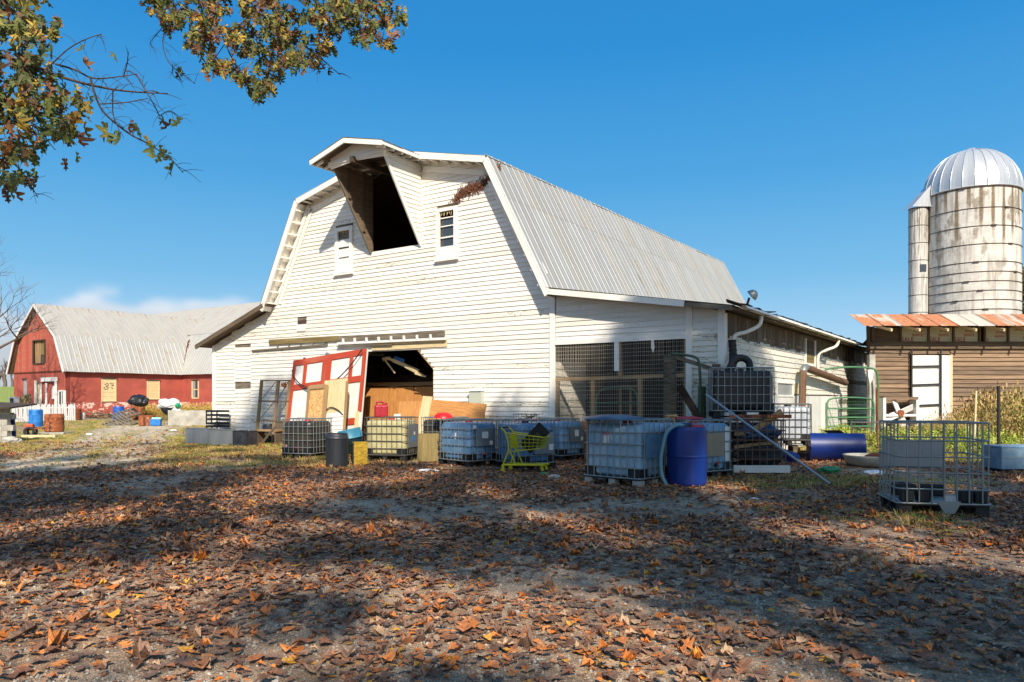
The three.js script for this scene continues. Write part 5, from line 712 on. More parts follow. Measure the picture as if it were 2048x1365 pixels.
// ---------- posts, gate and pipes at the lean-to ----------
{
  const p = thing('wooden_post', 'thick weathered round post in front of the wire mesh opening', 'post', bl(3.62, 0, 0.95)); part('shaft', new THREE.CylinderGeometry(0.135, 0.15, 2.42, 14, 6).translate(0, 1.21, 0), M.postWood, p);
  const q = thing('wooden_post', 'short square post carrying the right end of the timber rail', 'post', [4.55, 0, -16.58]); part('shaft', ubox(0.15, 2.26, 0.15, 0, 1.11, 0), M.oldWood, q);
  solo('timber_rail', beam([3.66, 2.40, -16.62], [4.55, 2.10, -16.5], 0.15, 0.08, [0, 1, 0]), M.grayWood, 'short timber rail spanning two posts beside the mesh opening', 'rail');
  solo('metal_rail', tube([[3.55, 2.48, -16.6], [3.85, 2.44, -16.5], [4.1, 2.36, -16.45], [4.14, 2.1, -16.42], [4.14, 0.0, -16.42]], 0.03, 30, 8), M.greenDull, 'bent dull green pipe rail hooked over the thick post', 'pipe');
  solo('gate_post', new THREE.CylinderGeometry(0.09, 0.10, 1.75, 12).translate(0, 0.87, 0), M.greenDull, 'mossy green round gate post beside the rail', 'post', [4.24, 0, -16.62]);
  const g = thing('tube_gate', 'green tubular gate behind the wire mesh of the lean-to', 'gate', bl(1.6, 0, -0.5), -TH); part('frame', tube([[-0.56, 0.1, 0], [-0.56, 1.55, 0], [-0.45, 1.70, 0], [0.42, 1.71, 0], [0.55, 1.58, 0], [0.55, 0.1, 0]], 0.027, 60, 8), M.green, g); for (const y of [1.36, 1.0, 0.6, 0.25]) part('bar', rod([-0.56, y, 0], [0.55, y, 0], 0.022, 8), M.green, g);
  const d = thing('pen_frame', 'pale panel frame leaning inside the lean-to behind the green gate', 'panel', bl(1.55, 0, -1.4), -TH); for (const x of [-0.3, 0, 0.3]) part('upright', ubox(0.06, 1.8, 0.04, x, 0.9, 0), M.tanWood, d); part('top', ubox(0.66, 0.06, 0.05, 0, 1.8, 0), M.tanWood, d);
  solo('dark_plank', beam(bl(3.75, 1.75, 0.7), bl(4.25, 0.9, 0.6), 0.16, 0.04, BZ), M.darkWood, 'dark plank slanting down beside the thick post', 'plank');
  solo('galvanised_pole', rod([3.70, 1.55, -14.2], [5.36, 0.03, -12.56], 0.024, 10), M.galv, 'long galvanised pole slanting from the totes down to the ground', 'pole');
  solo('rusty_beam', beam([4.3, 1.12, -14.72], [5.52, 1.12, -14.72], 0.07, 0.05, [0, 0, 1]), M.rust, 'rusty angle iron laid across the top of the scrap cage', 'beam');
  solo('white_beam', ubox(1.10, 0.14, 0.08), M.whitePanel, 'white grooved beam on the ground before the scrap cage', 'beam', [4.90, 0.09, -14.62]);
  solo('plank', beam([4.8, 0.85, -14.75], [5.35, 1.22, -14.75], 0.12, 0.03, [0, 0, 1]), M.tanWood, 'brown plank slanting out of the top of the scrap cage', 'plank');
  for (let k = 0; k < 5; k++) solo('scrap_stick', beam([4.42, 0.25 + k * 0.13, -14.85 + k * 0.02], [5.36, 0.3 + k * 0.12 + rr(-0.05, 0.08), -14.98 - k * 0.02], 0.07, 0.03, [0, 0, 1]), pick([M.oldWood, M.tanWood, M.darkWood]), `old stick inside the rusty scrap cage, ${['lowest', 'second', 'third', 'fourth', 'highest'][k]} of five counted upward`, 'stick', [0, 0, 0], 0, 'sticks in the scrap cage');
  const crumple = (w, h, dd, seed, m, n, l, c, pos) => { const gg = new THREE.IcosahedronGeometry(1, 4), pp = gg.attributes.position; for (let i = 0; i < pp.count; i++) { const x = pp.getX(i), y = pp.getY(i), z = pp.getZ(i), k = 0.6 + 0.8 * wn(x * 2.2 + seed + 9, y * 2.2 + z * 2 + 9, seed); pp.setXYZ(i, x * w * k, y * h * k, z * dd * k); } gg.computeVertexNormals(); return solo(n, gg, m, l, c, pos); };
  M.crumple = crumple;
  crumple(0.42, 0.16, 0.2, 21, std({ map: blotch(371, [40, 66, 104], [30, 44, 66], 0.3), roughness: 0.35 }), 'tarp', 'crumpled blue tarp stuffed into the scrap cage', 'tarp', [4.95, 0.78, -14.95]);
  crumple(0.5, 0.22, 0.2, 23, M.blackMatte, 'rubbish_bag', 'black rubbish bag at the bottom of the scrap cage', 'bag', [4.9, 0.33, -14.95]);
  crumple(0.20, 0.13, 0.16, 25, M.blueDrum, 'blue_scrap', 'broken piece of blue plastic between white tote and scrap cage', 'scrap', [6.42, 0.12, -17.2]);
  crumple(0.22, 0.07, 0.12, 27, col(36, 130, 78, { roughness: 0.5 }), 'green_rag', 'crumpled green rag on the leaves near the pole', 'rag', [6.35, 0.05, -14.9]);
  crumple(0.18, 0.05, 0.10, 29, M.bag, 'white_scrap', 'white crumpled bag on the ground beyond the near cage', 'scrap', [6.95, 0.05, -14.3]);
  // eave gutter, downspouts, corrugated drain
  const gz = (x, y, z) => bl(x, y, z);
  const gu = thing('gutter', 'white half-round gutter along the lean-to eave', 'gutter', BO.toArray(), -TH); part('trough', new THREE.CylinderGeometry(0.075, 0.075, 13.5, 12, 1, true, 0, Math.PI).rotateX(Math.PI / 2).rotateZ(Math.PI / 2).translate(5.0, 3.46, -6.6), M.trim, gu); for (let k = 0; k < 10; k++) part('hanger', ubox(0.17, 0.02, 0.03, 4.98, 3.47, -0.4 - k * 1.35), M.galvDull, gu);
  const ds = thing('downspout', 'white downspout elbow feeding the black corrugated drain pipe', 'downspout', BO.toArray(), -TH); part('spout', tube([[5.0, 3.40, -1.2], [4.98, 3.22, -1.15], [4.80, 3.02, -0.75], [4.64, 2.90, -0.35], [4.62, 2.72, -0.25]], 0.048, 30, 10), M.whiteWorn[0], ds); part('drain', tube([[4.62, 2.78, -0.25], [4.66, 2.45, -0.2], [4.78, 2.25, 0.2], [4.80, 1.95, 0.7]], 0.085, 40, 12), M.rubber, ds);
  const dl = []; for (let k = 0; k < 14; k++) { const t = k / 13, c = new THREE.CatmullRomCurve3([[4.62, 2.78, -0.25], [4.66, 2.45, -0.2], [4.78, 2.25, 0.2], [4.80, 1.95, 0.7]].map(v3)), a = c.getPointAt(t), tg = c.getTangentAt(t); dl.push(along(new THREE.TorusGeometry(0.086, 0.012, 5, 16).rotateX(Math.PI / 2), a.clone().addScaledVector(tg, -0.01), a.clone().addScaledVector(tg, 0.01))); } part('ring', dl, M.rubber, ds);
  const d2 = thing('downspout', 'white downspout elbow in the middle of the lean-to wall', 'downspout', BO.toArray(), -TH); part('spout', tube([[5.0, 3.40, -9.9], [4.96, 3.24, -9.8], [4.75, 3.05, -9.2], [4.60, 2.92, -8.9], [4.58, 2.3, -8.88]], 0.048, 30, 10), M.whiteWorn[0], d2);
  const pp = thing('stove_pipe', 'old grey flue pipe bent along the lean-to wall', 'pipe', BO.toArray(), -TH); part('riser', rod([4.75, 0.5, -6.0], [4.75, 2.3, -6.2], 0.10, 14), M.cageRust, pp); part('elbow', tube([[4.75, 2.2, -6.19], [4.75, 2.36, -6.3], [4.75, 2.40, -6.6]], 0.108, 14, 12), M.galvDull, pp); part('run', rod([4.75, 2.39, -6.5], [4.75, 2.06, -12.4], 0.11, 14), M.cageRust, pp);
  const lp = thing('pipe_loop', 'grey corrugated hose loop rising from the top black tote', 'hose', [4.85, 2.02, -15.8]); part('hose', tube([[-0.22, 0.0, 0.05], [-0.18, 0.20, 0], [0.0, 0.32, 0], [0.17, 0.24, 0], [0.20, 0.02, 0]], 0.075, 30, 12), M.rubber, lp);
  const sc = bl(4.9, 3.62, -0.6), sd = thing('floodlight', 'grey metal bowl lamp tilted on the lean-to roof corner', 'lamp', sc, -0.6); part('bowl', lathe([[0.04, 0.14], [0.09, 0.11], [0.13, 0.03], [0.14, 0.0], [0.13, 0.0], [0.08, 0.09], [0.0, 0.12]], 20).rotateZ(-0.9).translate(0.05, 0.2, 0), M.galvDull, sd); part('bracket', beam([-0.05, 0.0, 0], [0.0, 0.16, 0], 0.05, 0.02), M.rustDark, sd);
}
// ---------- right side yard ----------
{
  const g = thing('tube_gate', 'green tubular yard gate with wire infill beside the plank shed', 'gate', [11.1, 0.0, -25.2], 0); part('frame', tube([[-0.62, 0.1, 0], [-0.62, 2.35, 0], [-0.5, 2.47, 0], [1.1, 2.50, 0], [1.24, 2.38, 0], [1.24, 0.1, 0]], 0.035, 60, 8), M.green, g);
  const lf = node('leaf', g); part('frame', tube([[-0.45, 0.2, 0.06], [-0.45, 1.35, 0.06], [-0.38, 1.46, 0.06], [1.02, 1.46, 0.06], [1.1, 1.36, 0.06], [1.1, 0.2, 0.06]], 0.028, 50, 8), M.green, lf); for (const y of [1.15, 0.85, 0.55, 0.22]) part('bar', rod([-0.45, y, 0.06], [1.1, y, 0.06], 0.024, 8), M.green, lf); const w = []; for (let x = -0.4; x < 1.08; x += 0.06) w.push(rod([x, 0.22, 0.06], [x, 1.44, 0.06], 0.004, 3)); for (let y = 0.28; y < 1.4; y += 0.1) w.push(rod([-0.45, y, 0.06], [1.1, y, 0.06], 0.004, 3)); part('wire_infill', w, M.green, lf).userData.kind = 'stuff'; part('rag', poly([[0, 0], [0.2, 0], [0.16, -0.3], [0.08, -0.5], [0.02, -0.25]], 0.015).translate(0.92, 2.46, 0.04), M.paper, g);
  solo('concrete_post', ubox(0.2, 3.0, 0.2, 0, 1.5, 0), M.conc, 'pale square post where gate and plank shed meet', 'post', [12.35, 0, -25.6]);
  const fan = thing('barn_fan', 'white-bladed box fan in a wooden frame against the shed', 'fan', [13.75, 0.45, -26.5], 0.1); for (const [a, b, c, d] of [[1.3, 0.1, 0, 1.05], [1.3, 0.1, 0, 0.0]]) part('frame', ubox(a, b, 0.35, c, d, 0), M.brownWood[0], fan); for (const x of [-0.62, 0.62]) part('frame', ubox(0.1, 1.1, 0.35, x, 0.52, 0), M.whitePlain, fan); for (let k = 0; k < 4; k++) part('blade', ubox(0.24, 0.52, 0.03, 0, 0.30, 0, [0, 0.5, 0]).rotateZ(k * Math.PI / 2 + 0.4).translate(0, 0.52, 0.05), M.whitePlain, fan); part('hub', rod([0, 0.52, 0], [0, 0.52, 0.18], 0.12, 14), M.rust, fan); part('motor_mount', ubox(1.2, 0.08, 0.06, 0, 0.45, 0.12), M.whitePlain, fan);
  const tp = (px, py0, py1, d, r, l, m, lean = 0) => { const b = at(px, py1, d), t = at(px + lean, py0, d); solo('fence_post', rod([b[0], -0.05, b[2]], t, r, 8), m, l, 'post'); };
  tp(1756, 778, 900, 20, 0.03, 'thin dark steel fence post before the box fan', M.rustDark, -2); tp(1998, 772, 885, 17.5, 0.035, 'dark steel fence post at the right beyond the near cage', M.rubber, 0); tp(1949, 782, 860, 22, 0.03, 'bleached curved stake among the tall dry weeds', M.plyPale, 4);
  // sagging stock wire between posts
  { const f = thing('wire_fence', 'low bent wire fence panel lying among the weeds', 'fence', [9.2, 0.1, -18.2], 0.1); const w2 = []; for (let k = 0; k <= 12; k++) w2.push(rod([-0.9 + k * 0.2, 0.0, 0], [-0.88 + k * 0.2, 0.78, 0.02], 0.006, 4)); for (let k = 0; k <= 6; k++) w2.push(tube([[-0.95, 0.02 + k * 0.13, 0], [0.4, -0.02 + k * 0.13, 0.06], [1.6, 0.02 + k * 0.12, 0]], 0.006, 12, 4)); part('wires', w2, M.cageRust, f); part('top_rail', rod([-0.95, 0.8, 0], [1.6, 0.78, 0], 0.02, 6), M.cageDark, f); part('end_post', rod([-0.95, -0.1, 0], [-0.95, 0.85, 0], 0.022, 6), M.cageDark, f); }
  const tr = thing('stock_trough', 'round rusted trough with pale rim lying in the grass', 'trough', [7.85, gh(7.85, -16.2), -16.2], 0.3); part('bowl', lathe([[0, 0.05], [0.40, 0.04], [0.50, 0.10], [0.56, 0.24], [0.60, 0.25], [0.60, 0.22], [0.54, 0.08], [0.4, 0.0], [0, 0.0]], 28), M.conc, tr); part('rust_lid', lathe([[0, 0.30], [0.3, 0.28], [0.42, 0.22], [0.42, 0.16], [0, 0.16]], 24).translate(0.26, 0.0, 0.1), M.rustDark, tr);
  { const c = thing('wire_roll', 'loose roll of pale wire netting beside the trough', 'wire roll', [8.65, 0.2, -16.4], 0.5); const w3 = []; for (let k = 0; k < 9; k++) w3.push(new THREE.TorusGeometry(0.22 + 0.012 * (k % 3), 0.012, 5, 24).rotateY(Math.PI / 2).translate(-0.5 + k * 0.125, 0, 0)); for (let k = 0; k < 14; k++) { const a = k / 14 * 6.28; w3.push(rod([-0.5, 0.22 * Math.sin(a), 0.22 * Math.cos(a)], [0.5, 0.24 * Math.sin(a), 0.24 * Math.cos(a)], 0.009, 4)); } part('netting', w3, M.galvDull, c); }
  { const b = thing('blue_cabinet', 'pale blue metal cabinet lying on its back at the right edge', 'cabinet', [10.3, gh(10.3, -15), -15.1], 0.05); part('body', ubox(1.2, 0.42, 0.6, 0, 0.28, 0), std({ map: blotch(383, [138, 162, 176], [96, 126, 148], 0.6), roughness: 0.4 }), b); part('top', ubox(1.22, 0.03, 0.62, 0, 0.515, 0), std({ map: blotch(381, [150, 190, 214], [110, 160, 196], 0.5), roughness: 0.25 }), b); part('plinth', ubox(1.1, 0.10, 0.5, 0, 0.05, 0), M.blackMatte, b); part('door_line', ubox(1.16, 0.012, 0.01, 0, 0.3, 0.303), M.galvDull, b); }
  { const b = thing('sheet_pile', 'dark sheet metal scraps behind the blue half drum', 'sheet metal', [8.35, 0.2, -18.9], 0.2); for (let k = 0; k < 4; k++) part('sheet', ubox(0.9, 0.015, 0.5, rr(-0.1, 0.1), 0.02 + k * 0.09, 0, [rr(-0.15, 0.15), rr(-0.3, 0.3), -0.3 - k * 0.04]), k % 2 ? M.blackMatte : M.galvDull, b); }
}
// ---------- left yard before the red barn ----------
{
  const G = (px, py, y = 0.15) => { let p = on(px, py, y); p = on(px, py, gh(p[0], p[2])); return [p[0], gh(p[0], p[2]), p[2]]; };
  const a = G(24, 845), b = G(148, 842), f = thing('picket_fence', 'white picket fence before the red barn gable', 'fence', a); const L = Math.hypot(b[0] - a[0], b[2] - a[2]); f.rotation.y = -Math.atan2(b[2] - a[2], b[0] - a[0]);
  const n = 30; for (let k = 0; k < n; k++) part('picket', poly([[-0.04, 0.05], [0.04, 0.05], [0.04, 0.93 + 0.03 * (k % 2)], [0, 1.0 + 0.03 * (k % 2)], [-0.04, 0.93 + 0.03 * (k % 2)]], 0.02).rotateZ(rr(-0.04, 0.04)).translate(k / (n - 1) * L, 0, 0.02), M.whitePlain, f); for (const y of [0.28, 0.8]) part('rail', ubox(L, 0.07, 0.03, L / 2, y, 0), M.whitePlain, f);
  // block pillar with leaning blue board
  const pp = G(6, 886), bp = thing('block_wall', 'grey concrete block pier at the left edge', 'block pier', [pp[0] - 0.05, pp[1], pp[2]], 0.05); for (let r = 0; r < 6; r++) for (let c = 0; c < 3; c++) part('block', ubox(0.385 * (c === 2 && r % 2 ? 0.5 : 1), 0.185, 0.19, -0.78 + c * 0.395 + (r % 2 ? (c ? -0.0 : 0) : 0) - (c === 2 && r % 2 ? 0.10 : 0) + 0.22, 0.10 + r * 0.195, 0), M.conc, bp);
  part('cap_roof', ubox(2.6, 0.05, 1.6, -0.7, 1.28, -0.2, [0.08, 0, -0.04]), M.darkWood, bp);
  const bb = G(26, 884); solo('blue_board', beam([bb[0] - 0.08, bb[1] + 1.0, bb[2] - 0.05], [bb[0] + 0.04, bb[1], bb[2]], 0.14, 0.03, [0, 0, 1]), col(36, 52, 140, { roughness: 0.6 }), 'dark blue board leaning on the block pier', 'board');
  const tl = G(52, 873), ti = thing('tiller', 'small orange garden machine with bent handlebars by the pier', 'garden machine', tl, 0.3); part('engine', new RoundedBoxGeometry(0.34, 0.26, 0.28, 2, 0.06).translate(0.1, 0.36, 0), M.orange, ti); part('wheel', new THREE.TorusGeometry(0.16, 0.05, 8, 20).translate(0.15, 0.17, 0.2), M.rubber, ti); part('wheel', new THREE.TorusGeometry(0.16, 0.05, 8, 20).translate(0.15, 0.17, -0.2), M.rubber, ti); for (const z of [-0.2, 0.2]) part('handlebar', tube([[0.05, 0.3, z], [-0.2, 0.66, z], [-0.42, 0.70, z], [-0.55, 0.3, z], [-0.52, 0.02, z]], 0.016, 24, 6), M.galvDull, ti); part('tine_guard', ubox(0.3, 0.05, 0.36, 0.45, 0.3, 0), M.rust, ti);
  const cb = G(78, 876); solo('timber', ubox(1.25, 0.12, 0.16, 0, 0.06, 0), M.plyPale, 'cream painted timber lying on the grass below the rusty barrel', 'timber', cb, 0.06);
  // leaning window door, planks, pallets
  const d = G(216, 828), wd = thing('window_door', 'cream door with glass panes leaning on the red wall', 'door', d, -TH + 1.25), lf = node('leaf', wd); lf.rotation.set(-0.2, 0, 0.14); for (const [w, h, x, y] of [[0.12, 1.5, -0.38, 0.75], [0.12, 1.5, 0.38, 0.75], [0.64, 0.12, 0, 1.44], [0.64, 0.5, 0, 0.25], [0.64, 0.06, 0, 0.95]]) part('frame', ubox(w, h, 0.06, x, y, 0), M.plyPale, lf); for (const y of [0.74, 1.18]) part('pane', ubox(0.64, 0.38, 0.01, 0, y, 0), M.glassDusty, lf);
  const pg = 'pallets heaped by the red wall'; [['grey pallet slumped lowest on the pallet heap', 240, 850, 0.02], ['grey pallet lying tilted on top of the pallet heap', 252, 843, 0.34]].forEach(([l, px, py, y], k) => { const q = G(px, py), pl = thing('pallet', l, 'pallet', [q[0], q[1] + y, q[2]], 0.5 - k * 0.2, pg), gg = node('frame', pl); gg.rotation.set(0.30, 0.5, 0.16); for (let j = 0; j < 7; j++) part('slat', ubox(0.11, 0.02, 1.2, -0.55 + j * 0.183, 0.1, 0), M.grayWood, gg); for (const z of [-0.55, 0, 0.55]) part('runner', ubox(1.25, 0.09, 0.05, 0, 0.045, z), M.oldWood, gg); });
  const cr = M.crumple, bagM = M.blackPlastic;
  const b3 = G(276, 843); cr(0.5, 0.34, 0.4, 41, M.black, 'rubbish_bag', 'shiny black rubbish bag on top of the rusty barrel', 'bag', [b3[0], b3[1] + 1.15, b3[2]]);
  const b4 = G(338, 850); cr(0.55, 0.30, 0.4, 43, M.bag, 'rubbish_bag', 'white rubbish bag heaped in the kettle grill', 'bag', [b4[0], b4[1] + 1.05, b4[2]]); cr(0.32, 0.52, 0.3, 45, M.bag, 'rubbish_bag', 'white rubbish bag standing on the ground beside the grill', 'bag', [b4[0] + 0.42, b4[1] + 0.42, b4[2] + 0.1]);
  cr(0.14, 0.12, 0.14, 47, col(30, 140, 92, { roughness: 0.4 }), 'green_scrap', 'green plastic scrap on the standing white bag', 'scrap', [b4[0] + 0.5, b4[1] + 0.98, b4[2] + 0.2]);
  const gr = thing('kettle_grill', 'dark kettle grill on thin legs under the white bag', 'grill', b4); part('bowl', lathe([[0, 0.50], [0.2, 0.54], [0.36, 0.7], [0.42, 0.9], [0.40, 0.9], [0.3, 0.7], [0, 0.56]], 20), M.blackPlastic, gr); for (const [x, z] of [[-0.22, 0.1], [0.22, 0.1], [0, -0.22]]) part('leg', rod([x * 0.7, 0.62, z * 0.7], [x, 0, z], 0.018, 6), M.galvDull, gr);
  const co = G(311, 853), cl = thing('cooler', 'blue and mint plastic cooler beside the ash barrel', 'cooler', co, 0.2); part('body', new RoundedBoxGeometry(0.5, 0.34, 0.32, 2, 0.03).translate(0, 0.18, 0), M.blueFaded, cl); part('lid', new RoundedBoxGeometry(0.44, 0.1, 0.34, 2, 0.03).translate(0.06, 0.38, 0), col(150, 206, 190, { roughness: 0.5 }), cl);
  const lw = G(392, 852); solo('low_wall', ubox(2.7, 0.78, 0.25, 0, 0.38, 0), M.conc, 'low mossy concrete wall stub left of the white barn corner', 'wall', [lw[0], lw[1], lw[2]], 0.02);
  const bk = G(164, 840), bu = thing('bucket', 'white bucket between the second rusty barrel and the wall', 'bucket', bk); part('shell', lathe([[0, 0.02], [0.15, 0.0], [0.18, 0.42], [0.19, 0.42], [0.17, 0.4], [0, 0.3]], 18), M.whitePlain, bu); part('handle', tube([[-0.18, 0.4, 0], [0, 0.22, 0.16], [0.18, 0.4, 0]], 0.008, 14, 4), M.galvDull, bu);
  const ac = G(50, 836), al = thing('leaning_board', 'warped plywood board leaning on the red gable', 'board', ac, -TH), ag = node('board', al); ag.rotation.set(-0.25, 0.3, 0.35); part('sheet', ubox(0.9, 1.4, 0.03, 0, 0.9, 0), M.oliveWood, ag); const bx = thing('white_box', 'small white box resting on the warped plywood board', 'box', [ac[0] - 0.35, ac[1] + 1.15, ac[2] + 0.6], -0.3); part('shell', ubox(0.55, 0.5, 0.3), M.whitePlain, bx); part('grille', ubox(0.3, 0.3, 0.02, -0.02, 0, 0.155), M.blackPlastic, bx);
  for (const [px, py, l] of [[346, 866, 'white paper scrap on the grass near the grill'], [178, 872, 'pale scrap of paper on the wheel track']]) { const q = G(px, py); cr(0.16, 0.05, 0.1, px, M.bag, 'paper_scrap', l, 'scrap', [q[0], q[1] + 0.04, q[2]]); }
  const rk = G(22, 888); cr(0.3, 0.14, 0.2, 61, M.conc, 'stone', 'pinkish stone at the foot of the block pier', 'stone', [rk[0], rk[1] + 0.08, rk[2]]);
  { const q = G(205, 838), h = thing('brush_pile', 'heap of dry brush and boards below the leaning cream door', 'brush pile', q); for (let k = 0; k < 26; k++) part('stick', rod([rr(-1.6, 1.2), rr(0.02, 0.2), rr(-0.5, 0.5)], [rr(-1.6, 1.2), rr(0.05, 0.55), rr(-0.5, 0.5)], 0.025, 5), pick([M.oldWood, M.tanWood, M.grayWood, M.darkWood]), h); }
}
// ---------- leaves ----------
function oakLeaf(curl, bend, fold) {                  // a lobed oak leaf, base at the origin, tip at y = 1
  const h = [[0.012, 0], [0.014, 0.13], [0.09, 0.19], [0.27, 0.14], [0.34, 0.24], [0.17, 0.34], [0.13, 0.40], [0.30, 0.42], [0.46, 0.50], [0.40, 0.58], [0.18, 0.60], [0.13, 0.67], [0.26, 0.71], [0.33, 0.82], [0.12, 0.83], [0.05, 0.93]];
  const pts = [...h, [0, 1], ...h.slice().reverse().map(([x, y]) => [-x * 0.96, y - 0.015])].map(p => new THREE.Vector2(...p));
  const tri = THREE.ShapeUtils.triangulateShape(pts, []), P = [], U = [];
  for (const t of tri) for (const i of t) { const { x, y } = pts[i]; const z = curl * (x * x * 2.4 + 0.10 * Math.sin(y * 9 + x * 7)) + bend * (y - 0.45) * (y - 0.45) + fold * Math.abs(x); P.push(x, y, z); U.push(x + 0.5, y); }
  const g = new THREE.BufferGeometry(); g.setAttribute('position', new THREE.Float32BufferAttribute(P, 3)); g.setAttribute('uv', new THREE.Float32BufferAttribute(U, 2)); g.computeVertexNormals(); return g;
}
const leafTex = tex(128, 256, 1, 1, (u, v) => { const x = u - 0.5, mid = sstep(0.02, 0.008, Math.abs(x)), r = Math.abs(((v - Math.abs(x) * 0.9) * 7) % 1 - 0.5), vein = sstep(0.06, 0.02, r), n = fb(u, v, 10, 20, 4, 601), sp = sstep(0.66, 0.72, fb(u, v, 24, 48, 3, 603)); let k = 0.92 + 0.4 * (n - 0.4) + 0.12 * Math.max(mid, vein); return mul3([250, 248, 244], k * (1 - 0.35 * sp)); });
const leafVar = [oakLeaf(0.35, 0.25, 0.06), oakLeaf(0.6, -0.25, 0.18), oakLeaf(-0.4, 0.35, 0.1), oakLeaf(0.2, 0.12, -0.1), oakLeaf(0.7, 0.45, 0.28)];
function dryLeaf(curl, twist, w) {                    // shrivelled leaf with a torn, barely lobed edge
  const n = 9, L = [], Q = []; for (let k = 0; k <= n; k++) { const t = k / n, b = w * Math.sin(Math.PI * Math.pow(t, 0.8)) * (0.75 + 0.5 * h2(k, Math.round(curl * 50), 8)); L.push([b, t]); Q.push([-b * (0.7 + 0.6 * h2(k, 7, Math.round(w * 90))), t - 0.03 * h2(k, 2, 5)]); }
  const P = [], U = [], z = (x, y) => curl * x * x * 3 + twist * x * (y - 0.5) + 0.07 * Math.sin(y * 11 + x * 5); const v = ([x, y]) => { P.push(x, y, z(x, y)); U.push(x + 0.5, y); };
  for (let k = 0; k < n; k++) { const m0 = [0, L[k][1]], m1 = [0, L[k + 1][1]]; for (const [a, b] of [[L[k], L[k + 1]], [Q[k], Q[k + 1]]]) { v(m0); v(a); v(b); v(m0); v(b); v(m1); } }
  const g = new THREE.BufferGeometry(); g.setAttribute('position', new THREE.Float32BufferAttribute(P, 3)); g.setAttribute('uv', new THREE.Float32BufferAttribute(U, 2)); g.computeVertexNormals(); return g;
}
const groundVar = [leafVar[0], leafVar[2], dryLeaf(0.7, 0.5, 0.34), dryLeaf(-0.5, 0.8, 0.26), dryLeaf(1.0, -0.5, 0.40)];
const rgb = (r, g, b) => [toLin(r), toLin(g), toLin(b)];
const dead = [rgb(166, 110, 74), rgb(140, 98, 72), rgb(196, 122, 70), rgb(114, 88, 74), rgb(170, 132, 102), rgb(216, 134, 68), rgb(148, 114, 92), rgb(126, 86, 64), rgb(188, 154, 120), rgb(126, 98, 82), rgb(116, 84, 66)];
function shade(c, k = 0.2) { const f = 1 + rr(-k, k); return new THREE.Color(c[0] * f, c[1] * f, c[2] * f); }
const tmpM = new THREE.Matrix4(), tmpQ = new THREE.Quaternion(), tmpE = new THREE.Euler();
function swarm(name, geo, mat, list, parent) {        // list of {m: Matrix4, c: Color}
  const im = new THREE.InstancedMesh(geo, mat, list.length); list.forEach((o, i) => { im.setMatrixAt(i, o.m); if (o.c) im.setColorAt(i, o.c); }); im.name = name; im.castShadow = im.receiveShadow = true; parent.add(im); im.userData.kind = 'stuff'; return im;
}
const place = (x, y, z, rx, ry, rz, sx, sy = sx, sz = sx) => new THREE.Matrix4().compose(V(x, y, z), new THREE.Quaternion().setFromEuler(new THREE.Euler(rx, ry, rz, 'YXZ')), V(sx, sy, sz));
const blocked = (x, z) => { const dx = x - BO.x, dz = z - BO.z, lx = dx * BX.x + dz * BX.z, lz = dx * BZ.x + dz * BZ.z; return (lx > -14.9 && lx < 4.6 && lz < 0.1 && lz > -18.7) || (x > 12.9 && z < -27) };
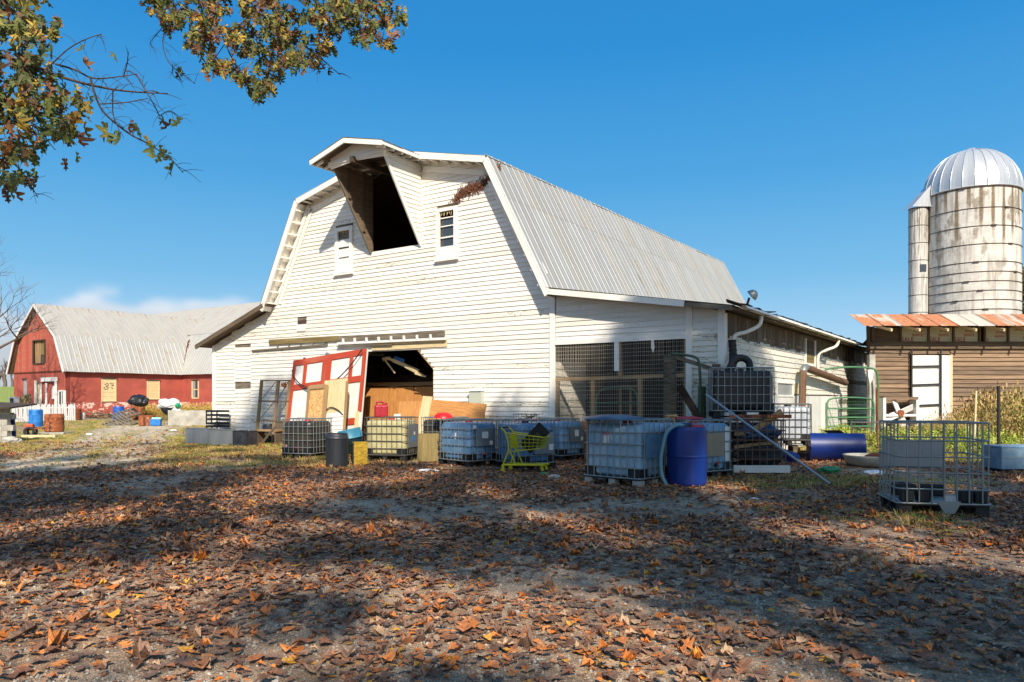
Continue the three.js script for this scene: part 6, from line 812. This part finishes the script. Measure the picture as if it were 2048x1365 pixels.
{ // fallen leaves: the nearest ones single, the rest as litter
  const lists = groundVar.map(() => []), near = [], mat = std({ map: leafTex, roughness: 0.8 });
  const put = (x, z, sc, lay) => { const flat = R() < 0.9, y = gh(x, z) + 0.006 + lay, rx = -Math.PI / 2 + (flat ? rr(-0.07, 0.07) : rr(-0.2, 0.2)), m = place(x, y + (flat ? 0 : 0.02), z, rx, rr(0, 6.283), flat ? rr(-0.07, 0.07) : rr(-0.2, 0.2), sc * rr(0.6, 1.05), sc * rr(0.8, 1.1), sc * (R() < 0.15 ? rr(0.6, 1.1) : rr(0.2, 0.6))); const c = R() < 0.03 ? rgb(206, 150, 52) : R() < 0.06 ? rgb(196, 112, 36) : pick(dead); return { m, c: shade(c, 0.28), v: Math.floor(R() * groundVar.length), x, z }; };
  const all = [];
  for (let i = 0; i < 215000; i++) { const d = 3.0 + 24 * Math.pow(R(), 0.74), x = rr(-0.9, 0.9) * d + rr(-0.4, 0.4), z = -d; if (blocked(x, z)) continue; if (R() > litter(x, z) * lerp(0.5, 0.85, sstep(4, 10, d))) continue; all.push(put(x, z, R() < 0.55 ? rr(0.04, 0.085) : rr(0.075, 0.145), rr(0, 0.02))); }
  for (let i = 0; i < 9000; i++) { const x = rr(-16, 13), z = rr(-36, -18); if (blocked(x, z) || R() > 0.5) continue; all.push(put(x, z, rr(0.08, 0.15), rr(0, 0.02))); }
  all.sort((a, b) => (a.x * a.x + a.z * a.z) - (b.x * b.x + b.z * b.z));
  let single = 0; const mats = dead.concat([rgb(206, 150, 52), rgb(196, 112, 36)]).map(c => std({ map: leafTex, color: new THREE.Color(...c), roughness: 0.8 }));
  for (const o of all) { if (single < 290 && Math.abs(o.x / o.z) < 0.70 && -o.z > 3.75) { const l = part('leaf', groundVar[o.v], pick(mats), M.ground); o.m.decompose(l.position, l.quaternion, l.scale); single++; } else lists[o.v].push(o); }
  const g = new THREE.Group(); g.name = 'fallen_leaves'; g.userData = { kind: 'stuff', label: 'brown and orange oak leaves scattered over the gravel yard', category: 'leaf litter' }; scene.add(g);
  lists.forEach((l, i) => swarm(['curled_leaves', 'arched_leaves', 'shrivelled_leaves', 'torn_leaves', 'rolled_leaves'][i], groundVar[i], mat, l, g));
  const pebble = new THREE.IcosahedronGeometry(1, 1), pp = pebble.attributes.position; for (let i = 0; i < pp.count; i++) { const x = pp.getX(i), y = pp.getY(i), z = pp.getZ(i), k = 0.8 + 0.4 * h2(Math.round(x * 50), Math.round(y * 50 + z * 90), 3); pp.setXYZ(i, x * k, y * k * 0.6, z * k); } pebble.computeVertexNormals();
  const st = []; for (let i = 0; i < 70000; i++) { const d = 3.0 + 11 * Math.pow(R(), 1.1), x = rr(-0.88, 0.88) * d, z = -d, n = wn(x * 0.9, z * 0.9, 41); if (R() > 0.25 + 1.3 * (n - 0.35)) continue; const s = rr(0.004, 0.011) * (R() < 0.05 ? 1.6 : 1), k = rr(0.2, 0.46); st.push({ m: place(x, gh(x, z) + s * 0.25, z, rr(0, 6), rr(0, 6), 0, s * rr(0.8, 1.4), s, s), c: new THREE.Color(k, k * 0.9, k * 0.76) }); }
  const gs = swarm('gravel', pebble, std({ roughness: 0.9 }), st, scene); gs.userData = { kind: 'stuff', label: 'pale gravel showing between the fallen leaves', category: 'gravel' };
}
{ // grass tufts
  const tuft = (n, hgt, sp, w, lean) => { const P = [], N = []; for (let k = 0; k < n; k++) { const a = rr(0, 6.283), r = rr(0, sp), x = r * Math.cos(a), z = r * Math.sin(a), hh = hgt * rr(0.5, 1), b = rr(0, 6.283), l = lean * rr(0.3, 1) * hh, wx = Math.cos(b) * w, wz = Math.sin(b) * w, tx = x + l * Math.cos(a), tz = z + l * Math.sin(a), mx = x + l * 0.3 * Math.cos(a), mz = z + l * 0.3 * Math.sin(a); P.push(x - wx, 0, z - wz, x + wx, 0, z + wz, mx + wx * 0.7, hh * 0.6, mz + wz * 0.7, x - wx, 0, z - wz, mx + wx * 0.7, hh * 0.6, mz + wz * 0.7, mx - wx * 0.7, hh * 0.6, mz - wz * 0.7, mx - wx * 0.7, hh * 0.6, mz - wz * 0.7, mx + wx * 0.7, hh * 0.6, mz + wz * 0.7, tx, hh, tz); } const g = new THREE.BufferGeometry(); g.setAttribute('position', new THREE.Float32BufferAttribute(P, 3)); g.computeVertexNormals(); return g; };
  M.tuft = tuft;
  const t1 = tuft(16, 0.085, 0.09, 0.004, 1.0), list = []; const greens = [rgb(124, 132, 54), rgb(150, 144, 70), rgb(108, 122, 50), rgb(186, 160, 96), rgb(200, 170, 106)];
  for (let i = 0; i < 104000; i++) { const d = 4.5 + 38 * Math.pow(R(), 0.85), x = rr(-0.9, 0.9) * d, z = -d; if (blocked(x, z)) continue; const a = grassAmount(x, z); if (R() > a * 0.8) continue; const s = rr(0.6, 1.5) * (d > 17 && x > 6 ? 1.6 : 1); list.push({ m: place(x, gh(x, z) - 0.004, z, 0, rr(0, 6.28), 0, s, s * rr(0.7, 1.2), s), c: shade(pick(greens), 0.2) }); }
  const g = swarm('grass', t1, std({ roughness: 0.9 }), list, scene); g.userData = { kind: 'stuff', label: 'thin patchy grass growing through the gravel yard', category: 'grass' };
  // green weeds beyond the totes on the right, dry tall weeds at the shed
  const leafy = (() => { const gs = []; for (let k = 0; k < 14; k++) { const a = rr(0, 6.28), y = rr(0.1, 1), r = rr(0.05, 0.22), q = new THREE.PlaneGeometry(0.055, 0.11); q.translate(0, 0.05, 0).rotateX(rr(0.5, 1.3)).rotateY(a).translate(Math.sin(a) * r * 0.5, y * 0.9, Math.cos(a) * r * 0.5); gs.push(norm(q)); } gs.push(norm(rod([0, 0, 0], [0.03, 0.95, 0.02], 0.006, 3))); return mergeGeometries(gs); })();
  const dry = (() => { const gs = []; for (let k = 0; k < 7; k++) { const a = rr(0, 6.28), l = rr(0.1, 0.4); gs.push(norm(rod([0, 0.1 * k, 0], [Math.sin(a) * l, 0.15 + rr(0.4, 1) * 0.85, Math.cos(a) * l], 0.006, 3))); } for (let k = 0; k < 26; k++) { const a = rr(0, 6.28), r = rr(0.05, 0.36), q = new THREE.PlaneGeometry(0.03, 0.07); q.rotateX(rr(0, 3)).rotateY(a).translate(Math.sin(a) * r, rr(0.35, 1.05), Math.cos(a) * r); gs.push(norm(q)); } return mergeGeometries(gs); })();
  const lw = [], dw = []; const lg = [rgb(150, 166, 56), rgb(170, 178, 70), rgb(120, 142, 50), rgb(186, 180, 92)], dg = [rgb(186, 154, 98), rgb(162, 136, 84), rgb(200, 172, 116), rgb(146, 144, 72)];
  for (let i = 0; i < 5200; i++) { const x = rr(7.6, 17.5), z = rr(-26.4, -18.3); if (x / -z < 0.415 - 0.0 || blocked(x, z)) continue; const n = wn(x * 0.6, z * 0.6, 51); if (R() > 0.4 + n) continue; const s = rr(0.2, 0.55) * (0.6 + 0.8 * n) * (z < -22 ? 1.25 : 1); lw.push({ m: place(x, gh(x, z) - 0.02, z, 0, rr(0, 6.28), 0, s * 1.2, s, s * 1.2), c: shade(pick(lg), 0.25) }); }
  for (let i = 0; i < 2600; i++) { const x = rr(13.6, 18.8), z = rr(-26.6, -23.0), n = wn(x * 0.9, z * 0.9, 53); if (R() > n * 1.2 * sstep(12.8, 16.0, x)) continue; const s = rr(0.6, 1.15) * (0.55 + 0.9 * n) * lerp(0.6, 1.55, sstep(14, 17.5, x)); dw.push({ m: place(x, gh(x, z) - 0.02, z, rr(-0.1, 0.1), rr(0, 6.28), rr(-0.1, 0.1), s * 0.9, s, s * 0.9), c: shade(pick(dg), 0.25) }); }
  for (let i = 0; i < 700; i++) { const o = at(rr(285, 425), 0, rr(43, 46)); const n = wn(o[0] * 0.8, o[2], 57); if (R() > n * 1.3) continue; const s = rr(0.5, 1.0); dw.push({ m: place(o[0], gh(o[0], o[2]) - 0.02, o[2], 0, rr(0, 6.28), 0, s, s, s), c: shade(rgb(190, 160, 82), 0.2) }); }
  swarm('green_weeds', leafy, std({ roughness: 0.8 }), lw, scene).userData = { kind: 'stuff', label: 'sunlit green weeds between the totes and the plank shed', category: 'weeds' };
  swarm('dry_weeds', dry, std({ roughness: 0.95 }), dw, scene).userData = { kind: 'stuff', label: 'tall dry tan weeds before the plank shed and the red wall', category: 'weeds' };
}
// ---------- trees ----------
const SX = SUN.x / SUN.y, SZ = SUN.z / SUN.y;          // a crown at height y throws its shade y*SX to the left and y*SZ forward
const liveCols = [rgb(96, 110, 44), rgb(122, 128, 50), rgb(80, 96, 44), rgb(166, 150, 58), rgb(196, 164, 62), rgb(138, 86, 50), rgb(106, 74, 52), rgb(112, 122, 50), rgb(90, 104, 46), rgb(128, 130, 54), rgb(156, 104, 56), rgb(84, 92, 44)];
const leafLive = o => new THREE.MeshPhysicalMaterial({ map: leafTex, roughness: 0.75, transmission: 0.22, thickness: 0, side: THREE.DoubleSide, ...o });
const sprayGeo = (() => { const gs = []; for (let k = 0; k < 11; k++) { const q = leafVar[k % 5].clone(), s = rr(0.13, 0.18); q.scale(s, s, s).rotateX(Math.PI + rr(-0.9, 0.9)).rotateY(rr(0, 6.28)).rotateZ(rr(-0.5, 0.5)).translate(rr(-0.3, 0.3), rr(-0.22, 0.22), rr(-0.3, 0.3)); gs.push(norm(q)); } return mergeGeometries(gs); })();
function shadeTree(label, base, height, r0, targets, per, spread) {   // targets: [gx, gd, y] where a clump at height y throws its shade
  const t = thing('oak_tree', label, 'tree', base), tr = [[0, -0.2, 0], [0.15, height * 0.3, 0.1], [0.1, height * 0.62, -0.1], [0.3, height, 0.1]];
  part('trunk', limb(tr, r0, 0.06, 18, 10), M.bark, t);
  const crown = [], limbs = [];
  for (const [gx, gd, y] of targets) {
    const c = V(gx + SX * y, y, -gd + SZ * y).sub(v3(base)), hy = Math.min(c.y * 0.66, height * 0.8), s = V(0.12, hy, 0), mid = s.clone().lerp(c, 0.5).add(V(rr(-0.4, 0.4), rr(0.3, 1.0), rr(-0.4, 0.4)));
    limbs.push(norm(limb([s, mid, c], 0.06, 0.02, 8, 5)));
    for (let k = 0; k < 5; k++) limbs.push(norm(limb([mid.clone().lerp(c, rr(0, 1)), c.clone().add(V(gauss() * spread * 0.5, gauss() * spread * 0.35, gauss() * spread * 0.5)), c.clone().add(V(gauss() * spread, gauss() * spread * 0.7, gauss() * spread))], 0.03, 0.008, 5, 4)));
    for (let k = 0; k < per; k++) { const s2 = rr(1.0, 1.6); crown.push({ m: place(c.x + gauss() * spread * 0.62, c.y + gauss() * spread * 0.5, c.z + gauss() * spread * 0.62, rr(-0.4, 0.4), rr(0, 6.28), rr(-0.4, 0.4), s2), c: shade(pick(liveCols), 0.25) }); }
  }
  part('limbs', limbs, M.bark, t); swarm('crown', sprayGeo, leafLive({}), crown, t);
  return t;
}
{
  const T1 = [], T2 = [], T3 = [], RS = rng(4711), rs = (a, b) => a + (b - a) * RS();
  const want = (x, d) => {                            // share of the yard in shade, read off the photograph's shadows
    let k = 0; if (x < -1 && d > 7.0 && d < 15.4) k = 0.95; if (x >= -1 && x < 8.5 && d > 6.5 && d < 16) k = 0.9; if (d <= 7.0 && d > 2) k = 0.86;
    if (x > -1.1 && x < 6.4 && d >= 15 && d < (x > 1.7 ? 22.7 : 21.8)) k = 0.96; 
    if (x < -1 && d >= 15.4 && d < 19) k = 0.22; if (x >= 6.4 && d > 13.5 && d < 18.5) k = 0.6; if (x > 9) k *= 0.5; return k;
  };
  const holes = [[-2.0, 8.7, 0.95, 0.6], [-0.2, 11.8, 0.8, 0.6], [0.6, 9.4, 0.8, 0.6], [1.7, 7.8, 0.9, 0.6], [-4.2, 6.2, 1.2, 0.5], [0.3, 5.7, 1.1, 0.9], [0.8, 4.5, 1.0, 0.7], [-1.3, 6.1, 0.8, 0.5], [2.7, 8.2, 0.8, 0.5], [4.0, 8.4, 0.8, 0.5], [5.6, 9.1, 0.9, 0.5], [4.5, 6.9, 1.2, 0.6], [2.6, 3.9, 1.2, 0.5], [-5.6, 8.6, 0.7, 0.5], [-3.4, 14.0, 1.6, 1.6], [-4.2, 10.9, 1.2, 1.1], [3.3, 12.4, 0.6, 0.5], [6.6, 11.6, 0.9, 0.6], [1.2, 13.6, 0.6, 0.5], [-8.6, 12.8, 0.8, 0.6], [-7.5, 9.5, 0.9, 0.5], [1.3, 21.7, 0.45, 0.5], [-2.9, 4.7, 0.9, 0.35], [-1.4, 4.0, 0.6, 0.3]];
  for (let d = 2.2; d < 22.6; d += 0.75) for (let x = -15; x < 11; x += 0.75) {
    const gx = x + rs(-0.25, 0.25), gd = d + rs(-0.25, 0.25); if (RS() > want(gx, gd)) continue; if (holes.some(([a, b, r, q]) => Math.hypot((gx - a) / (r + 0.34), (gd - b) / (q + 0.34)) < 1)) continue;
    const y = gd < 6 ? rs(9, 13) : gd < 15 ? rs(13.5, 17.5) : rs(18, 21);
    (gx < -4 ? T1 : gx < 3 ? T2 : T3).push([gx, gd, y]);
  }
  for (const q of [[-9.6, 27.2, 23.6], [-8.9, 26.8, 23.2], [-8.0, 27.6, 23.8], [-10.4, 27.4, 23.4], [-9.0, 28.2, 24.2], [-11, 19, 19], [-8, 21, 20], [-13, 22, 20.5], [-6, 18.4, 19], [-12, 25, 22], [-10, 23, 21]]) T1.push(q);
  shadeTree('tall oak behind the photographer on the left, out of frame', [-7.5, 0, 9], 23, 0.45, T1, 15, 0.34);
  shadeTree('tall oak behind the photographer in the middle, out of frame', [4.9, 0, 10.5], 17, 0.42, T2, 15, 0.34);
  shadeTree('tall oak behind the photographer on the right, out of frame', [9.0, 0, 12], 20, 0.5, T3, 17, 0.38);
}
{ // the oak whose boughs hang into the picture
  const t = thing('oak_tree', 'oak with green and rust leaves, boughs hanging into the picture from above left', 'tree', [-8.2, 0, -1.2]), B = v3([-8.2, 0, -1.2]), loc = a => v3(a).sub(B);
  part('trunk', limb([[0, -0.2, 0], [0.1, 2.5, 0], [0.3, 5, 0.2], [0.2, 9, 0.4]], 0.34, 0.16, 16, 12), M.bark, t);
  const dl = 5.6, dr = 7.6, bough = (pts, r0, r1) => part('bough', limb(pts, r0, r1, 14, 7), M.bark, t);
  const L = (px, py, dd = dl) => loc(at(px, py, dd)), Rt = (px, py, dd = dr) => loc(at(px, py, dd));
  bough([[0.25, 4.4, 0.1], [1.6, 4.6, -2.0], L(-160, 70), L(0, 112)], 0.11, 0.03); bough([[0.3, 5.4, 0.1], [2.0, 6.4, -2.4], Rt(360, -160), Rt(470, -70)], 0.12, 0.045); bough([[1.2, 5.9, -1.2], [3.0, 6.6, -4.0], Rt(560, -150), Rt(760, -60)], 0.09, 0.03);
  const tw = [], twig = (f, pts, r0, r1, j = 0.12) => { const w = pts.map(([x, y]) => f(x, y, (f === L ? dl : dr) + rr(-j, j))); tw.push(norm(limb(w, r0, r1, Math.max(6, pts.length * 3), 5))); for (let k = 1; k < w.length; k++) for (let q = 0; q < 4; q++) { const a = w[k - 1].clone().lerp(w[k], R()), e = a.clone().add(V(rr(-0.1, 0.16), rr(-0.14, 0.1), rr(-0.1, 0.1))); tw.push(norm(limb([a, a.clone().lerp(e, 0.5).add(V(0, 0.012, 0)), e], r1 * 0.8, r1 * 0.4, 4, 4))); } };
  twig(L, [[0, 112], [60, 130], [110, 150], [160, 165], [220, 178], [285, 185], [335, 187]], 0.016, 0.004); twig(L, [[110, 128], [150, 140], [180, 155], [240, 153], [272, 148]], 0.008, 0.003); twig(L, [[272, 148], [290, 180], [305, 205], [318, 232]], 0.006, 0.003); twig(L, [[180, 155], [190, 190], [205, 222], [250, 262], [300, 290], [345, 322], [366, 346]], 0.009, 0.003); twig(L, [[95, 135], [140, 95], [180, 75], [203, 68]], 0.006, 0.003); twig(L, [[246, 153], [253, 130], [256, 104]], 0.005, 0.003); twig(L, [[200, 208], [250, 205], [295, 197]], 0.005, 0.003); twig(L, [[-20, 20], [40, 62], [90, 110]], 0.01, 0.004); twig(L, [[-20, 200], [40, 230], [90, 260], [150, 265]], 0.010, 0.004); twig(L, [[-20, 300], [30, 330], [60, 370], [75, 395]], 0.008, 0.003); twig(L, [[225, 180], [226, 230], [240, 265]], 0.005, 0.003); twig(L, [[318, 232], [340, 222], [360, 235]], 0.004, 0.002); twig(L, [[-20, 250], [60, 250], [110, 300]], 0.007, 0.003);
  twig(Rt, [[470, -70], [500, 30], [560, 62], [620, 100], [680, 150]], 0.018, 0.004); twig(Rt, [[400, -60], [440, 60], [470, 130], [500, 185]], 0.014, 0.004); twig(Rt, [[640, -60], [700, 20], [740, 60], [785, 90]], 0.014, 0.004); twig(Rt, [[350, -40], [340, 40], [325, 80], [335, 122], [352, 140], [390, 168]], 0.007, 0.003); twig(Rt, [[336, 40], [312, 70], [300, 84], [312, 104]], 0.005, 0.002); twig(Rt, [[345, 130], [345, 150], [365, 165]], 0.004, 0.002); twig(Rt, [[560, 62], [540, 120], [530, 180], [510, 200]], 0.008, 0.003); twig(Rt, [[620, 100], [640, 130], [632, 150]], 0.006, 0.003); twig(Rt, [[500, 30], [470, 60], [420, 130]], 0.008, 0.003); twig(Rt, [[700, 20], [760, 10], [812, -10]], 0.008, 0.003);
  part('twigs', tw, M.twig, t);
  const inside = (p, pg) => { let c = false; for (let i = 0, j = pg.length - 1; i < pg.length; j = i++) if ((pg[i][1] > p[1]) !== (pg[j][1] > p[1]) && p[0] < (pg[j][0] - pg[i][0]) * (p[1] - pg[i][1]) / (pg[j][1] - pg[i][1]) + pg[i][0]) c = !c; return c; };
  const pl = [[-120, -40], [85, -20], [95, 40], [118, 52], [90, 95], [78, 120], [130, 160], [172, 190], [186, 250], [165, 278], [120, 268], [88, 235], [66, 290], [84, 360], [60, 385], [-120, 395]], pr2 = [[285, -60], [820, -60], [800, 40], [788, 82], [735, 100], [690, 82], [640, 108], [645, 138], [600, 128], [570, 140], [560, 165], [512, 186], [475, 165], [430, 155], [395, 112], [365, 72], [330, 40], [290, 12]];
  const lv = leafVar.map(() => []), parts = [], mats = liveCols.map(c => leafLive({ color: new THREE.Color(...c) }));
  const hang = (p, s) => ({ m: place(p.x, p.y, p.z, Math.PI + rr(-0.75, 0.75), rr(0, 6.28), rr(-0.55, 0.55), s * rr(0.55, 0.85), s * rr(0.95, 1.3), s * rr(0.8, 2.0)), v: Math.floor(R() * 5) });
  const clumpL = [], clumpR = [];
  for (let i = 0; i < 4000 && clumpL.length < 170; i++) { const p = [rr(-120, 200), rr(-40, 395)]; if (inside(p, pl)) clumpL.push(p); } for (let i = 0; i < 4000 && clumpR.length < 280; i++) { const p = [rr(280, 830), rr(-60, 195)]; if (inside(p, pr2)) clumpR.push(p); }
  let big = 0; const add = (p, s) => { const o = hang(p, s); if (big < 300 && R() < 0.3) { const l = part('leaf', leafVar[o.v], pick(mats), t); o.m.decompose(l.position, l.quaternion, l.scale); big++; } else { o.c = shade(pick(liveCols), 0.2); lv[o.v].push(o); } };
  for (const [x, y] of clumpL) { const dd = dl + rr(-0.5, 0.5); for (let k = 0; k < 6; k++) add(loc(at(x + gauss() * 13, y - 10 + gauss() * 11, dd + rr(-0.1, 0.1))), rr(0.075, 0.135)); }
  for (const [x, y] of clumpR) { const dd = dr + rr(-0.6, 0.6); for (let k = 0; k < 8; k++) add(loc(at(x + gauss() * 12, y - 8 + gauss() * 9, dd + rr(-0.1, 0.1))), rr(0.07, 0.12)); }
  for (const [x, y] of [[222, 98], [160, 110], [206, 250], [215, 240], [245, 262], [232, 258], [330, 292], [318, 285], [340, 300], [364, 232], [330, 232], [350, 238], [128, 312], [153, 300], [345, 318], [300, 282], [170, 88], [265, 240], [285, 265], [258, 232]]) add(loc(at(x, y, dl + rr(-0.1, 0.1))), rr(0.10, 0.15));
  for (const [x, y] of [[355, 132], [350, 140], [362, 138], [515, 195], [500, 188]]) add(loc(at(x, y, dr)), rr(0.08, 0.12));
  const foliage = node('foliage', t); foliage.userData.kind = 'stuff'; lv.forEach((l, i) => swarm(['curled_leaves', 'cupped_leaves', 'arched_leaves', 'flat_leaves', 'rolled_leaves'][i], leafVar[i], leafLive({}), l, foliage));
}
function bareTree(label, pos, H, seed, lv = 6, thick = 1, group) {
  const q = rng(seed), r2 = (a, b) => a + (b - a) * q(), t = thing('bare_tree', label, 'tree', pos, 0, group), gs = []; let trunk = null;
  const grow = (p, d, len, r, k) => { const e = p.clone().addScaledVector(d, len), m = p.clone().lerp(e, 0.5).add(V(r2(-1, 1), r2(-0.5, 1), r2(-1, 1)).multiplyScalar(len * 0.07)), g = limb([p, m, e], r, r * 0.62, k > 3 ? 5 : 3, k > 3 ? 6 : 3); if (k === lv) trunk = g; else gs.push(norm(g)); if (k === 0) return; const n = k > 3 ? 3 : k > 1 ? 3 : 2; for (let i = 0; i < n; i++) { const nd = d.clone().add(V(r2(-1, 1), r2(-0.35, 0.65), r2(-1, 1)).multiplyScalar(0.95)).normalize(); grow(p.clone().lerp(e, i === 0 ? 1 : r2(0.45, 1)), nd, len * r2(0.6, 0.8), r * 0.56, k - 1); } };
  grow(V(0, -0.2, 0), V(0, 1, 0), H * 0.28, H * 0.017 * thick, lv);
  part('trunk', trunk, M.bareTwig, t); part('branches', gs, M.bareTwig, t); return t;
}
{ const p = at(-95, 0, 43); bareTree('leafless tree reaching in from the left edge beside the red barn', [p[0], 0.2, p[2]], 15, 77, 7, 1.1); }
for (let k = 0; k < 4; k++) { const x = -123 + k * 3.6 + rr(-0.6, 0.6), z = -172 + rr(-6, 6); bareTree(`grey leafless tree on the far field edge, ${['leftmost', 'second from the left', 'third from the left', 'nearest to the red gable'][k]}`, [x, gh(x, z) - 0.3, z], rr(8, 11), 300 + k, 5, 2.6, 'bare trees along the far field edge'); }
{ const p = at(2075, 0, 62), t = thing('leafy_tree', 'olive autumn tree showing behind the silo at the right edge', 'tree', [p[0], gh(p[0], p[2]), p[2]]); part('trunk', limb([[0, -0.3, 0], [0.2, 4, 0], [0, 9, 0.3]], 0.35, 0.1, 10, 8), M.bark, t); const c = []; for (let k = 0; k < 900; k++) { const a = rr(0, 6.28), y = rr(-1, 1), r = Math.sqrt(1 - y * y) * Math.pow(R(), 0.4) * (0.75 + 0.4 * wn(a * 2, y * 2 + 5, 9)); c.push({ m: place(Math.cos(a) * r * 4.0, 7.5 + y * 4.6, Math.sin(a) * r * 4.0, rr(-1, 1), rr(0, 6), rr(-1, 1), rr(1.5, 2.4)), c: shade(pick([rgb(104, 96, 40), rgb(124, 100, 44), rgb(80, 84, 38)]), 0.25) }); } swarm('crown', sprayGeo, leafLive({}), c, t); }
renderer.render(scene, camera);
